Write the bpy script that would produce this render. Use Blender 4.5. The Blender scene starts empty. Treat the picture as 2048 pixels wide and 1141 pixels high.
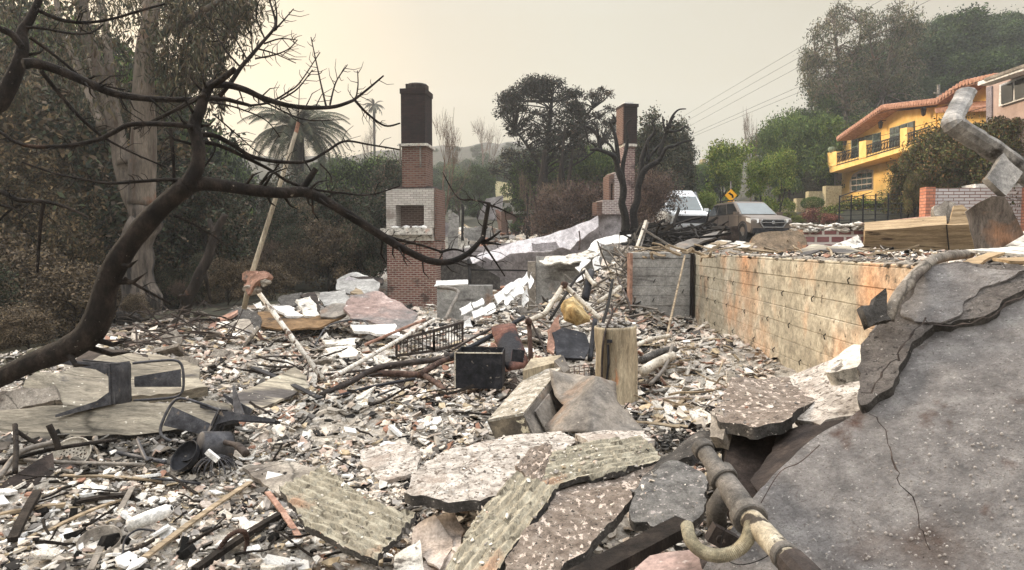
import bpy, bmesh, math, random
import numpy as np
from mathutils import Vector, Matrix, noise, geometry
R = math.radians
PI = math.pi
sc = bpy.context.scene
COL = sc.collection
random.seed(7)
# ---------------------------------------------------------------- camera
F, CX, CY, EYE = 1400.0, 1024.0, 570.5, 3.0
PITCH = math.atan((CY - 490.0) / F)
cam_d = bpy.data.cameras.new('camera')
cam = bpy.data.objects.new('camera', cam_d)
COL.objects.link(cam)
cam.location = (0, 0, EYE)
cam.rotation_euler = (PI / 2 - PITCH, 0, 0)
cam_d.sensor_width = 36.0
cam_d.lens = 36.0 * F / 2048.0
cam_d.clip_start = 0.05
cam_d.clip_end = 3000
sc.camera = cam
# ---------------------------------------------------------------- light
SUN_EL, SUN_AZ = R(24), R(-62)          # azimuth measured from +Y, towards -X
world = bpy.data.worlds.new("World")
sc.world = world
world.use_nodes = True
wn, wl = world.node_tree.nodes, world.node_tree.links
wn.clear()
wo = wn.new('ShaderNodeOutputWorld')
sky = wn.new('ShaderNodeTexSky')
sky.sky_type = 'NISHITA'
sky.sun_disc = False
sky.sun_elevation = SUN_EL
sky.sun_rotation = SUN_AZ
sky.dust_density = 8
sky.air_density = 1.5
bg0 = wn.new('ShaderNodeBackground'); bg0.inputs['Strength'].default_value = 0.03
wl.new(sky.outputs[0], bg0.inputs['Color'])
tc = wn.new('ShaderNodeTexCoord')
def wmath(op, a, b=None):
    n = wn.new('ShaderNodeMath'); n.operation = op
    for i, s in enumerate((a, b)):
        if s is None: continue
        if isinstance(s, (int, float)): n.inputs[i].default_value = s
        else: wl.new(s, n.inputs[i])
    return n.outputs[0]
dotn = wn.new('ShaderNodeVectorMath'); dotn.operation = 'DOT_PRODUCT'
gdir = Vector((-0.40, 0.88, 0.16)).normalized()
dotn.inputs[1].default_value = gdir
wl.new(tc.outputs['Generated'], dotn.inputs[0])
rmp = wn.new('ShaderNodeValToRGB')
e = rmp.color_ramp.elements
e[0].position = 0.55; e[0].color = (0.36, 0.312, 0.228, 1)
e[1].position = 1.0; e[1].color = (0.55, 0.425, 0.26, 1)
x = e.new(0.86); x.color = (0.415, 0.378, 0.282, 1)
x = e.new(0.945); x.color = (0.41, 0.352, 0.25, 1)
wl.new(dotn.outputs['Value'], rmp.inputs[0])
sep = wn.new('ShaderNodeSeparateXYZ'); wl.new(tc.outputs['Generated'], sep.inputs[0])
# unseen overhead sky boosted to light the rubble; slightly blue right at the skyline
zr = wn.new('ShaderNodeMapRange'); zr.inputs[1].default_value = 0.32; zr.inputs[2].default_value = 0.9
zr.inputs[3].default_value = 1.0; zr.inputs[4].default_value = 5.6
wl.new(sep.outputs[2], zr.inputs[0])
cr = wn.new('ShaderNodeTexNoise'); cr.inputs['Scale'].default_value = 2.2; cr.inputs['Detail'].default_value = 3
wl.new(tc.outputs['Generated'], cr.inputs['Vector'])
cm = wn.new('ShaderNodeMapRange'); cm.inputs[3].default_value = 0.93; cm.inputs[4].default_value = 1.07
wl.new(cr.outputs[0], cm.inputs[0])
hz = wn.new('ShaderNodeMapRange'); hz.inputs[1].default_value = 0.0; hz.inputs[2].default_value = 0.22
hz.inputs[3].default_value = 0.55; hz.inputs[4].default_value = 0.0
wl.new(sep.outputs[2], hz.inputs[0])
mx = wn.new('ShaderNodeMix'); mx.data_type = 'RGBA'
wl.new(hz.outputs[0], mx.inputs[0]); wl.new(rmp.outputs[0], mx.inputs[6]); mx.inputs[7].default_value = (0.37, 0.39, 0.375, 1)
zn = wn.new('ShaderNodeMapRange'); zn.inputs[1].default_value = 0.30; zn.inputs[2].default_value = 0.6
wl.new(sep.outputs[2], zn.inputs[0])
mx2 = wn.new('ShaderNodeMix'); mx2.data_type = 'RGBA'
wl.new(zn.outputs[0], mx2.inputs[0]); wl.new(mx.outputs[2], mx2.inputs[6]); mx2.inputs[7].default_value = (0.50, 0.50, 0.50, 1)
bg1 = wn.new('ShaderNodeBackground')
wl.new(mx2.outputs[2], bg1.inputs['Color'])
wl.new(wmath('MULTIPLY', zr.outputs[0], cm.outputs[0]), bg1.inputs['Strength'])
adds = wn.new('ShaderNodeAddShader')
wl.new(bg0.outputs[0], adds.inputs[0]); wl.new(bg1.outputs[0], adds.inputs[1])
wl.new(adds.outputs[0], wo.inputs[0])
sun_d = bpy.data.lights.new('sun', 'SUN'); sun_d.energy = 2.8; sun_d.angle = R(12); sun_d.color = (1.0, 0.80, 0.58)
sun = bpy.data.objects.new('sun', sun_d); COL.objects.link(sun)
sdir = Vector((math.sin(SUN_AZ) * math.cos(SUN_EL), math.cos(SUN_AZ) * math.cos(SUN_EL), math.sin(SUN_EL)))
sun.rotation_euler = sdir.to_track_quat('Z', 'Y').to_euler()
sun.location = (-20, 10, 30)
sc.view_settings.view_transform = 'Standard'
sc.view_settings.look = 'None'
sc.view_settings.exposure = 0.5
sc.view_settings.gamma = 1.0
sc.cycles.use_denoising = True
sc.cycles.max_bounces = 6
sc.cycles.diffuse_bounces = 3
sc.cycles.volume_bounces = 0
sc.cycles.transparent_max_bounces = 8

# ---------------------------------------------------------------- geometry helpers
sp_, cp_ = math.sin(PITCH), math.cos(PITCH)
def at(px, py, Y):
    """point in the world at forward distance Y seen at a pixel of the 2048 px photograph"""
    a, b = (px - CX) / F, (CY - py) / F
    d = Vector((a, cp_ + b * sp_, -sp_ + b * cp_))
    return Vector((0, 0, EYE)) + d * (Y / d.y)
def V(*a): return Vector(a)
ORG = {}
class MB:
    def __init__(s): s.v = []; s.f = []; s.m = []
    def add(s, vs, fs, mi=0):
        o = len(s.v)
        s.v += [tuple(v) for v in vs]
        for f in fs: s.f.append(tuple(i + o for i in f)); s.m.append(mi)
        return s
    def box(s, c, size, rot=None, mi=0, taper=1.0):
        c = Vector(c); x, y, z = [q / 2 for q in size]
        vs = []
        for sz in (-1, 1):
            t = taper if sz > 0 else 1.0
            for sx, sy in ((-1, -1), (1, -1), (1, 1), (-1, 1)):
                p = Vector((sx * x * t, sy * y * t, sz * z))
                if rot is not None: p = rot @ p
                vs.append(c + p)
        return s.add(vs, [(3, 2, 1, 0), (4, 5, 6, 7), (0, 1, 5, 4), (1, 2, 6, 5), (2, 3, 7, 6), (3, 0, 4, 7)], mi)
    def bar(s, p0, p1, w, h, up=(0, 0, 1), mi=0, roll=0.0):
        p0, p1 = Vector(p0), Vector(p1)
        d = (p1 - p0); L = d.length
        if L < 1e-6: return s
        d /= L; up = Vector(up)
        if abs(d.dot(up)) > 0.97: up = Vector((0, 1, 0))
        sx = d.cross(up).normalized(); uz = sx.cross(d)
        m = Matrix((sx, d, uz)).transposed()
        if roll: m = m @ Matrix.Rotation(roll, 3, 'Y')
        return s.box((p0 + p1) / 2, (w, L, h), m, mi)
    def tube(s, pts, r, n=8, mi=0, cap=True, flat=1.0):
        pts = [Vector(p) for p in pts]
        if isinstance(r, (int, float)): r = [r] * len(pts)
        rings = []
        prev = None
        for i, p in enumerate(pts):
            t = (pts[min(i + 1, len(pts) - 1)] - pts[max(i - 1, 0)])
            if t.length < 1e-9: t = Vector((0, 0, 1))
            t.normalize()
            if prev is None:
                a = Vector((0, 0, 1)) if abs(t.z) < 0.9 else Vector((1, 0, 0))
                u = t.cross(a).normalized()
            else:
                u = (prev - t * prev.dot(t))
                u = u.normalized() if u.length > 1e-6 else t.orthogonal().normalized()
            prev = u
            w = t.cross(u)
            rings.append([p + (u * math.cos(2 * PI * k / n) + w * math.sin(2 * PI * k / n) * flat) * r[i] for k in range(n)])
        vs = [q for ring in rings for q in ring]
        fs = []
        for i in range(len(pts) - 1):
            for k in range(n):
                a, b = i * n + k, i * n + (k + 1) % n
                fs.append((a, b, b + n, a + n))
        if cap:
            fs.append(tuple(range(n - 1, -1, -1))); fs.append(tuple((len(pts) - 1) * n + k for k in range(n)))
        return s.add(vs, fs, mi)
    def lathe(s, c, prof, n=24, rot=None, mi=0, ang=2 * PI):
        """profile of (radius, height)"""
        c = Vector(c); vs = []; full = ang > 6.28
        cols = n if full else n + 1
        for r, z in prof:
            for k in range(cols):
                a = ang * k / n
                p = Vector((r * math.cos(a), r * math.sin(a), z))
                if rot is not None: p = rot @ p
                vs.append(c + p)
        fs = []
        for i in range(len(prof) - 1):
            for k in range(n):
                a = i * cols + k; b = i * cols + (k + 1) % cols if full else a + 1
                fs.append((a, b, b + cols, a + cols))
        return s.add(vs, fs, mi)
    def ico(s, c, r, sub=2, jit=0.2, seed=0, scale=(1, 1, 1), mi=0, rot=None):
        bm = bmesh.new(); bmesh.ops.create_icosphere(bm, subdivisions=sub, radius=1.0)
        vs = []
        for v in bm.verts:
            p = v.co.copy()
            k = 1 + jit * noise.noise(p * 1.7 + Vector((seed * 7.3, seed, 0))) + jit * 0.5 * noise.noise(p * 4.1 + Vector((seed, 0, 3)))
            p = Vector((p.x * scale[0], p.y * scale[1], p.z * scale[2])) * (r * k)
            if rot is not None: p = rot @ p
            vs.append(Vector(c) + p)
        fs = [tuple(v.index for v in f.verts) for f in bm.faces]
        bm.free()
        return s.add(vs, fs, mi)
    def build(s, name, mats, parent=None, smooth=False, uv=None, origin=None):
        if not isinstance(mats, (list, tuple)): mats = [mats]
        a = np.array(s.v, dtype=float) if s.v else np.zeros((0, 3))
        if parent is not None: o = ORG[parent.name]
        elif origin is not None: o = Vector(origin)
        else:
            lo, hi = a.min(0), a.max(0); o = Vector(((lo[0] + hi[0]) / 2, (lo[1] + hi[1]) / 2, lo[2]))
        me = bpy.data.meshes.new(name)
        me.from_pydata((a - np.array(o)).tolist(), [], s.f)
        for m in mats: me.materials.append(m)
        if len(mats) > 1: me.polygons.foreach_set('material_index', s.m)
        if smooth: me.polygons.foreach_set('use_smooth', [True] * len(me.polygons))
        if uv is not None: box_uv(me, a, uv)
        me.update()
        ob = bpy.data.objects.new(name, me); COL.objects.link(ob)
        if parent is None: ob.location = o
        else: ob.parent = parent
        ORG[ob.name] = Vector(o)
        return ob
def box_uv(me, wv, frame):
    """uv in metres; frame = (X, Y) directions in the world that count as right and forward, Z up"""
    X = Vector(frame).normalized(); Yv = Vector((-X.y, X.x, 0))
    uvl = me.uv_layers.new(name='uv'); data = np.zeros(len(me.loops) * 2)
    for p in me.polygons:
        n = p.normal
        nx, ny, nz = abs(n.dot(X)), abs(n.dot(Yv)), abs(n.z)
        for li in p.loop_indices:
            w = Vector(wv[me.loops[li].vertex_index])
            if nz > nx and nz > ny: u, v = w.dot(X), w.dot(Yv)
            elif ny >= nx: u, v = w.dot(X), w.z
            else: u, v = w.dot(Yv), w.z
            data[li * 2], data[li * 2 + 1] = u, v
    uvl.data.foreach_set('uv', data)
def tag(o, label=None, cat=None, group=None, kind=None):
    if label: o['label'] = label
    if cat: o['category'] = cat
    if group: o['group'] = group
    if kind: o['kind'] = kind
    return o
def thing(name, loc, label, cat, group=None):
    o = bpy.data.objects.new(name, None); COL.objects.link(o)
    o.location = loc; o.empty_display_size = 0.2
    ORG[o.name] = Vector(loc)
    return tag(o, label, cat, group)
def copy_tree(o, parent=None):
    c = o.copy(); COL.objects.link(c); c.parent = parent
    for ch in list(o.children): copy_tree(ch, c)
    return c
def fbm(p, oct=4):
    s, a, t = 0, 1, 0
    for i in range(oct):
        s += a * noise.noise(p); t += a; p = p * 2.03 + Vector((3.1, 1.7, 5.2)); a *= 0.5
    return s / t

# ---------------------------------------------------------------- materials
def srgb(r, g, b):
    f = lambda c: (c / 255 / 12.92) if c <= 10 else ((c / 255 + 0.055) / 1.055) ** 2.4
    return (f(r), f(g), f(b), 1)
def mat(name, cols, scale=3.0, rough=0.9, bump=0.3, bscale=30.0, detail=6, metal=0.0, coord='Object',
        layers=(), stretch=(1, 1, 1), spec=0.2, bdist=0.02, positions=None, distort=0.0, grain=.38, cracks=0):
    """cols: list of sRGB triples along a noise ramp; layers: (scale, threshold, softness, colour, stretch) patches on top"""
    m = bpy.data.materials.new(name); m.use_nodes = True
    N, L = m.node_tree.nodes, m.node_tree.links
    b = N['Principled BSDF']
    b.inputs['Roughness'].default_value = rough; b.inputs['Metallic'].default_value = metal
    b.inputs['Specular IOR Level'].default_value = spec
    t = N.new('ShaderNodeTexCoord'); mp = N.new('ShaderNodeMapping'); mp.inputs['Scale'].default_value = stretch
    L.new(t.outputs[coord], mp.inputs[0])
    n = N.new('ShaderNodeTexNoise'); n.inputs['Scale'].default_value = scale; n.inputs['Detail'].default_value = detail
    n.inputs['Roughness'].default_value = 0.62; n.inputs['Distortion'].default_value = distort
    L.new(mp.outputs[0], n.inputs['Vector'])
    r = N.new('ShaderNodeValToRGB'); el = r.color_ramp.elements
    k = len(cols)
    pos = positions or [0.32 + 0.36 * i / max(1, k - 1) for i in range(k)]
    el[0].position = pos[0]; el[0].color = srgb(*cols[0])
    el[1].position = pos[-1] if k > 1 else 1; el[1].color = srgb(*cols[-1])
    for i in range(1, k - 1):
        q = el.new(pos[i]); q.color = srgb(*cols[i])
    L.new(n.outputs[0], r.inputs[0])
    out = r.outputs[0]
    for j, ly in enumerate(layers):
        lscale, th, soft, col = ly[:4]
        lm = N.new('ShaderNodeMapping'); lm.inputs['Location'].default_value = (j * 3.7 + 1, j * 1.3, j * 2.1)
        lm.inputs['Scale'].default_value = ly[4] if len(ly) > 4 else (1, 1, 1)
        L.new(t.outputs[coord], lm.inputs[0])
        ln = N.new('ShaderNodeTexNoise'); ln.inputs['Scale'].default_value = lscale; ln.inputs['Detail'].default_value = 5
        ln.inputs['Roughness'].default_value = 0.6
        L.new(lm.outputs[0], ln.inputs['Vector'])
        mr = N.new('ShaderNodeMapRange'); mr.inputs[1].default_value = th; mr.inputs[2].default_value = th + soft
        L.new(ln.outputs[0], mr.inputs[0])
        mxn = N.new('ShaderNodeMix'); mxn.data_type = 'RGBA'
        L.new(mr.outputs[0], mxn.inputs[0]); L.new(out, mxn.inputs[6]); mxn.inputs[7].default_value = srgb(*col)
        out = mxn.outputs[2]
    if bump <= .05: grain = 0
    if grain:       # fine dirt and pores in the surface's own colour
        for gs, lo_, hi_ in ((scale * 5.5, 1 - grain, 1 + grain * .35), (scale * 21, 1 - grain * .8, 1 + grain * .3)):
            gn = N.new('ShaderNodeTexNoise'); gn.inputs['Scale'].default_value = gs; gn.inputs['Detail'].default_value = 8; gn.inputs['Roughness'].default_value = 0.75
            L.new(mp.outputs[0], gn.inputs['Vector'])
            gm = N.new('ShaderNodeMapRange'); gm.inputs[1].default_value = .36; gm.inputs[2].default_value = .60; gm.inputs[3].default_value = lo_; gm.inputs[4].default_value = hi_
            L.new(gn.outputs[0], gm.inputs[0])
            vs_ = N.new('ShaderNodeVectorMath'); vs_.operation = 'SCALE'; L.new(out, vs_.inputs[0]); L.new(gm.outputs[0], vs_.inputs['Scale']); out = vs_.outputs[0]
    if cracks:
        vo = N.new('ShaderNodeTexVoronoi'); vo.feature = 'DISTANCE_TO_EDGE'; vo.inputs['Scale'].default_value = cracks
        wv = N.new('ShaderNodeVectorMath'); wv.operation = 'MULTIPLY_ADD'; wv.inputs[1].default_value = (.12, .12, .12)
        L.new(n.outputs[1], wv.inputs[0]); L.new(mp.outputs[0], wv.inputs[2]); L.new(wv.outputs[0], vo.inputs['Vector'])
        cm_ = N.new('ShaderNodeMapRange'); cm_.inputs[1].default_value = 0; cm_.inputs[2].default_value = .014; cm_.inputs[3].default_value = .35
        L.new(vo.outputs[0], cm_.inputs[0]); vs_ = N.new('ShaderNodeVectorMath'); vs_.operation = 'SCALE'; L.new(out, vs_.inputs[0]); L.new(cm_.outputs[0], vs_.inputs['Scale']); out = vs_.outputs[0]
    L.new(out, b.inputs['Base Color'])
    if bump:
        bn = N.new('ShaderNodeTexNoise'); bn.inputs['Scale'].default_value = bscale; bn.inputs['Detail'].default_value = 7
        bn.inputs['Roughness'].default_value = 0.72
        L.new(mp.outputs[0], bn.inputs['Vector'])
        bu = N.new('ShaderNodeBump'); bu.inputs['Strength'].default_value = bump; bu.inputs['Distance'].default_value = bdist
        L.new(bn.outputs[0], bu.inputs['Height']); L.new(bu.outputs[0], b.inputs['Normal'])
    return m
def brick_mat(name, c1, c2, mortar, bw=0.215, bh=0.075, stain=None, stain_th=0.5, msize=0.018, bump=0.8, paint=None, paint_th=0.5):
    m = bpy.data.materials.new(name); m.use_nodes = True
    N, L = m.node_tree.nodes, m.node_tree.links; b = N['Principled BSDF']
    b.inputs['Roughness'].default_value = 0.92; b.inputs['Specular IOR Level'].default_value = 0.15
    t = N.new('ShaderNodeTexCoord')
    wob = N.new('ShaderNodeTexNoise'); wob.inputs['Scale'].default_value = 9; wob.inputs['Detail'].default_value = 3
    L.new(t.outputs['UV'], wob.inputs['Vector'])
    wa = N.new('ShaderNodeVectorMath'); wa.operation = 'MULTIPLY_ADD'
    wa.inputs[1].default_value = (0.014, 0.014, 0); L.new(wob.outputs[1], wa.inputs[0]); L.new(t.outputs['UV'], wa.inputs[2])
    bt = N.new('ShaderNodeTexBrick'); bt.inputs['Scale'].default_value = 1
    bt.inputs['Brick Width'].default_value = bw; bt.inputs['Row Height'].default_value = bh
    bt.inputs['Mortar Size'].default_value = msize; bt.inputs['Mortar Smooth'].default_value = 0.3
    bt.inputs['Color1'].default_value = srgb(*c1); bt.inputs['Color2'].default_value = srgb(*c2)
    bt.inputs['Mortar'].default_value = srgb(*mortar)
    L.new(wa.outputs[0], bt.inputs['Vector'])
    out = bt.outputs[0]
    for col, th, sc_ in ((paint, paint_th, 2.6), (stain, stain_th, 1.1)):
        if col is None: continue
        ln = N.new('ShaderNodeTexNoise'); ln.inputs['Scale'].default_value = sc_; ln.inputs['Detail'].default_value = 7
        ln.inputs['Roughness'].default_value = 0.7
        L.new(t.outputs['UV'], ln.inputs['Vector'])
        mr = N.new('ShaderNodeMapRange'); mr.inputs[1].default_value = th; mr.inputs[2].default_value = th + 0.1
        mr.inputs[4].default_value = 0.85
        L.new(ln.outputs[0], mr.inputs[0])
        mxn = N.new('ShaderNodeMix'); mxn.data_type = 'RGBA'
        L.new(mr.outputs[0], mxn.inputs[0]); L.new(out, mxn.inputs[6]); mxn.inputs[7].default_value = srgb(*col)
        out = mxn.outputs[2]
    L.new(out, b.inputs['Base Color'])
    bu = N.new('ShaderNodeBump'); bu.inputs['Strength'].default_value = bump; bu.inputs['Distance'].default_value = 0.02
    bu.invert = True
    L.new(bt.outputs['Fac'], bu.inputs['Height']); L.new(bu.outputs[0], b.inputs['Normal'])
    return m
def attr_mat(name, rough=0.9, var=0.25, nscale=20, bump=0.3, bscale=60, trans=0.0):
    """colour from the mesh's own colour attribute: each shard or leaf has its own colour"""
    m = bpy.data.materials.new(name); m.use_nodes = True
    N, L = m.node_tree.nodes, m.node_tree.links; b = N['Principled BSDF']
    b.inputs['Roughness'].default_value = rough; b.inputs['Specular IOR Level'].default_value = 0.15
    a = N.new('ShaderNodeAttribute'); a.attribute_name = 'tint'
    t = N.new('ShaderNodeTexCoord'); n = N.new('ShaderNodeTexNoise'); n.inputs['Scale'].default_value = nscale
    n.inputs['Detail'].default_value = 4; L.new(t.outputs['Object'], n.inputs['Vector'])
    mr = N.new('ShaderNodeMapRange'); mr.inputs[1].default_value = 0.3; mr.inputs[2].default_value = 0.7
    mr.inputs[3].default_value = 1 - var; mr.inputs[4].default_value = 1 + var * 0.5
    L.new(n.outputs[0], mr.inputs[0])
    vm = N.new('ShaderNodeVectorMath'); vm.operation = 'SCALE'
    L.new(a.outputs['Color'], vm.inputs[0]); L.new(mr.outputs[0], vm.inputs['Scale'])
    L.new(vm.outputs[0], b.inputs['Base Color'])
    if bump:
        bn = N.new('ShaderNodeTexNoise'); bn.inputs['Scale'].default_value = bscale; bn.inputs['Detail'].default_value = 3
        L.new(t.outputs['Object'], bn.inputs['Vector'])
        bu = N.new('ShaderNodeBump'); bu.inputs['Strength'].default_value = bump; bu.inputs['Distance'].default_value = 0.01
        L.new(bn.outputs[0], bu.inputs['Height']); L.new(bu.outputs[0], b.inputs['Normal'])
    return m
M = {}
M['plaster'] = mat('plaster', [(150, 144, 135), (205, 200, 190), (228, 224, 216)], 6, layers=[(9, .56, .08, (95, 90, 84)), (3, .6, .12, (205, 175, 160))])
M['white'] = mat('white_plaster', [(190, 188, 184), (228, 227, 224), (240, 238, 234)], 5, layers=[(7, .6, .1, (140, 135, 128))])
M['pitted'] = mat('pitted_plaster', cracks=2.2, cols= [(126, 118, 110), (172, 165, 157), (204, 198, 190)], scale=12, bump=.6, bscale=40,
                  layers=[(34, .57, .03, (100, 90, 82)), (4, .58, .1, (150, 138, 128)), (1.6, .56, .15, (128, 118, 110))])
M['stucco'] = mat('grey_stucco', [(116, 113, 112), (146, 142, 140), (172, 168, 165)], 9, grain=.2, bump=1.0, bscale=48, bdist=.06,
                  layers=[(1.3, .55, .12, (98, 82, 74)), (60, .64, .03, (206, 201, 197)), (80, .62, .03, (124, 117, 113)), (2.2, .60, .12, (104, 84, 76), (2.2, 2.2, .35)), (1.6, .63, .16, (124, 116, 111)), (60, .69, .02, (60, 54, 52))])
M['stucco_low'] = mat('dull_stucco', [(84, 80, 77), (108, 102, 98), (132, 126, 121)], 6, bump=1, bscale=50, bdist=.04, layers=[(36, .60, .03, (66, 62, 60)), (40, .66, .03, (190, 184, 178)), (1.5, .6, .1, (84, 72, 66))])
M['stucco_edge'] = mat('dark_cement', [(58, 56, 54), (82, 79, 76), (108, 104, 100)], 8, bump=1, bscale=40, bdist=.03, layers=[(40, .64, .03, (175, 168, 160))])
M['cement'] = mat('cement', cracks=1.6, cols= [(104, 98, 90), (138, 130, 120), (168, 160, 148)], scale=4, bump=.5, bscale=35, layers=[(2, .58, .1, (84, 76, 70)), (30, .66, .04, (190, 184, 176))])
M['speckle'] = mat('speckled_cement', [(92, 82, 74), (126, 114, 104), (150, 140, 130)], 16, bump=.9, bscale=60,
                   layers=[(34, .57, .04, (205, 190, 178), (1, .5, 1)), (50, .6, .03, (60, 55, 52))])
M['darkspeck'] = mat('grey_speckled_cement', [(82, 80, 78), (112, 110, 107), (134, 131, 128)], 18, bump=.9, bscale=60,
                   layers=[(45, .61, .03, (178, 170, 166)), (7, .66, .03, (196, 172, 164))])
M['shingle'] = mat('moulded_shingle', cracks=3.5, cols= [(116, 110, 96), (154, 147, 130), (186, 180, 162)], scale=7, bump=.6, bscale=60, coord='UV', stretch=(1, 3, 1),
                   layers=[(2.2, .62, .1, (168, 136, 112)), (14, .6, .06, (100, 94, 82)), (24, .67, .03, (228, 224, 212))])
M['beamcement'] = mat('weathered_beam_cement', cracks=.8, cols= [(86, 82, 74), (140, 132, 118), (176, 168, 150)], scale=2.2, bump=.4, stretch=(.35, 2, 2), bscale=25,
                      layers=[(1.5, .56, .08, (84, 80, 78), (.4, 2.5, 2.5)), (20, .66, .04, (206, 200, 186))])
M['formwall'] = mat('board_formed_concrete', [(144, 137, 122), (174, 166, 148), (196, 188, 171)], 1.6, bump=.5, bscale=18,
                    layers=[(.6, .51, .20, (208, 158, 120), (1.3, 1.3, .9)), (3.0, .60, .10, (104, 92, 76)), (11, .63, .05, (92, 82, 70)), (1.1, .64, .10, (178, 172, 158))])  # first layer paints warm orange sunlight onto the wall in patches
M['formgrey'] = mat('grey_board_concrete', [(118, 116, 113), (152, 150, 146), (176, 174, 169)], 2.0, bump=.5, bscale=18, layers=[(2.6, .57, .12, (80, 76, 74), (.4, .4, 2)), (.8, .60, .1, (146, 118, 98))])
M['smoothgrey'] = mat('smooth_grey_render', [(120, 114, 114), (152, 146, 147), (178, 172, 172)], .9, bump=.15, layers=[(.7, .6, .14, (74, 70, 70))])
M['blackmetal'] = mat('blackened_steel', [(22, 23, 27), (40, 41, 46), (62, 62, 66)], 9, rough=.65, metal=.3, bump=.2, layers=[(16, .66, .04, (150, 142, 132))])
M['chairmetal'] = mat('burnt_chair_steel', [(44, 44, 47), (70, 70, 74), (92, 91, 92)], 9, rough=.6, metal=.3, bump=.15, layers=[(14, .64, .06, (120, 108, 96))])
M['rust'] = mat('rusted_steel', [(42, 32, 28), (72, 54, 47), (108, 88, 78)], 10, rough=.85, bump=.4, layers=[(7, .6, .08, (60, 56, 56)), (22, .66, .04, (170, 140, 120))])
M['rustdark'] = mat('dark_rusted_steel', [(38, 34, 32), (58, 51, 48), (84, 74, 68)], 8, rough=.8, bump=.4, layers=[(12, .64, .05, (130, 118, 110))])
M['greymetal'] = mat('ash_dusted_sheet_metal', [(88, 84, 80), (120, 114, 107), (146, 138, 128)], 2.4, rough=.7, metal=.35, bump=.2, layers=[(2, .62, .14, (132, 112, 96)), (30, .66, .04, (176, 168, 158)), (1.5, .62, .1, (66, 63, 62))])
M['ductmetal'] = mat('heat_bleached_duct', [(96, 94, 92), (134, 131, 127), (168, 163, 156)], 6, rough=.65, metal=.4, bump=.3, stretch=(1, .2, 1), layers=[(4, .58, .1, (62, 58, 55))])
M['heater'] = mat('scorched_tank_enamel', [(118, 106, 88), (156, 144, 122), (188, 176, 152)], 3.5, rough=.6, bump=.3, stretch=(1.5, 1.5, .3),
                  layers=[(2.0, .57, .1, (92, 82, 66), (2, 2, .25)), (2.4, .60, .06, (180, 122, 84), (1.5, 1.5, .4)), (9, .64, .04, (80, 66, 54))])
M['insul'] = mat('yellow_insulation', [(140, 114, 74), (186, 160, 112), (212, 194, 152)], 7, bump=.8, bscale=18, stretch=(1, 1, .3), layers=[(5, .6, .1, (110, 92, 68))])
M['palepipe'] = mat('pale_scorched_pipe', [(150, 142, 128), (188, 180, 166), (214, 208, 196)], 9, rough=.6, bump=.2, layers=[(18, .6, .04, (90, 70, 56)), (4, .62, .08, (176, 128, 96))])
M['char'] = mat('charcoal', [(14, 13, 13), (30, 28, 27), (52, 49, 47)], 12, rough=.8, bump=.9, bscale=25, bdist=.04, layers=[(20, .66, .04, (110, 106, 102))])
M['charwood'] = mat('scorched_bark', [(26, 22, 20), (44, 38, 34), (66, 58, 52)], 8, bump=1, bscale=22, bdist=.04, stretch=(1, 1, .3), layers=[(5, .64, .06, (96, 70, 56))])
M['bark'] = mat('foreground_bark', [(20, 17, 16), (36, 31, 28), (62, 54, 48)], 14, bump=1, bscale=60, bdist=.02, stretch=(1, 1, .6), layers=[(26, .69, .03, (140, 130, 118)), (70, .70, .02, (130, 122, 112)), (5, .64, .05, (70, 52, 42)), (3, .56, .1, (20, 18, 17))])
M['eucbark'] = mat('eucalyptus_bark', [(74, 68, 63), (108, 99, 90), (142, 131, 120)], 1.6, bump=.5, bscale=12, stretch=(1, 1, .22), layers=[(1.6, .55, .08, (82, 70, 62), (2, 2, .25)), (.9, .60, .1, (128, 90, 68)), (2.4, .68, .04, (190, 182, 174), (2, 2, .3))])
M['eucburnt'] = mat('scorched_eucalyptus_trunk', [(60, 54, 50), (94, 86, 79), (124, 114, 104)], 1.6, bump=.6, bscale=12, stretch=(1.5, 1.5, .22), layers=[(1.6, .55, .08, (40, 38, 37), (2, 2, .25)), (1.2, .64, .06, (150, 120, 98))])
M['greywood'] = mat('weathered_wood', [(104, 92, 76), (146, 130, 108), (174, 158, 134)], 3, bump=.4, bscale=40, stretch=(.3, 4, 4), layers=[(3, .6, .08, (72, 62, 52)), (1.4, .62, .08, (170, 126, 86))])
M['oakwood'] = mat('scorched_timber', [(126, 106, 80), (160, 138, 108), (184, 162, 130)], 2.2, bump=.35, bscale=30, stretch=(.35, 4, 6), layers=[(2.2, .62, .06, (84, 68, 54), (.4, 3, 3)), (7, .72, .03, (28, 24, 22))])
M['fence'] = mat('fence_wood', [(70, 62, 56), (96, 86, 78), (116, 106, 96)], 2, stretch=(6, 6, .3), bump=.3)
M['terracotta'] = mat('terracotta', [(112, 86, 74), (150, 116, 100), (182, 152, 136)], 7, bump=.4, layers=[(9, .62, .06, (110, 96, 88))])
M['pinkplaster'] = mat('pink_plaster', [(148, 137, 128), (180, 167, 156), (202, 191, 181)], 3, bump=.3, layers=[(5, .6, .08, (120, 104, 96)), (2, .6, .1, (208, 200, 194))])
M['pinksheet'] = mat('pinkish_sheet', [(118, 102, 97), (146, 126, 119), (172, 154, 147)], 1.6, bump=.2, layers=[(.9, .52, .12, (112, 108, 106)), (6, .64, .06, (206, 196, 190))])
M['brownsheet'] = mat('burnt_brown_sheet', [(70, 56, 42), (112, 88, 62), (140, 114, 84)], 3, bump=.4, stretch=(1, 1, 3), layers=[(2, .6, .1, (46, 40, 36))])
M['brick'] = brick_mat('red_brick', (98, 58, 52), (126, 82, 73), (154, 142, 131), stain=(62, 52, 48), stain_th=.54, paint=(186, 168, 156), paint_th=.62)
M['brickdark'] = brick_mat('sooty_brick', (42, 33, 33), (56, 41, 40), (44, 40, 39), stain=(36, 33, 32), stain_th=.47, msize=.012)
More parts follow.
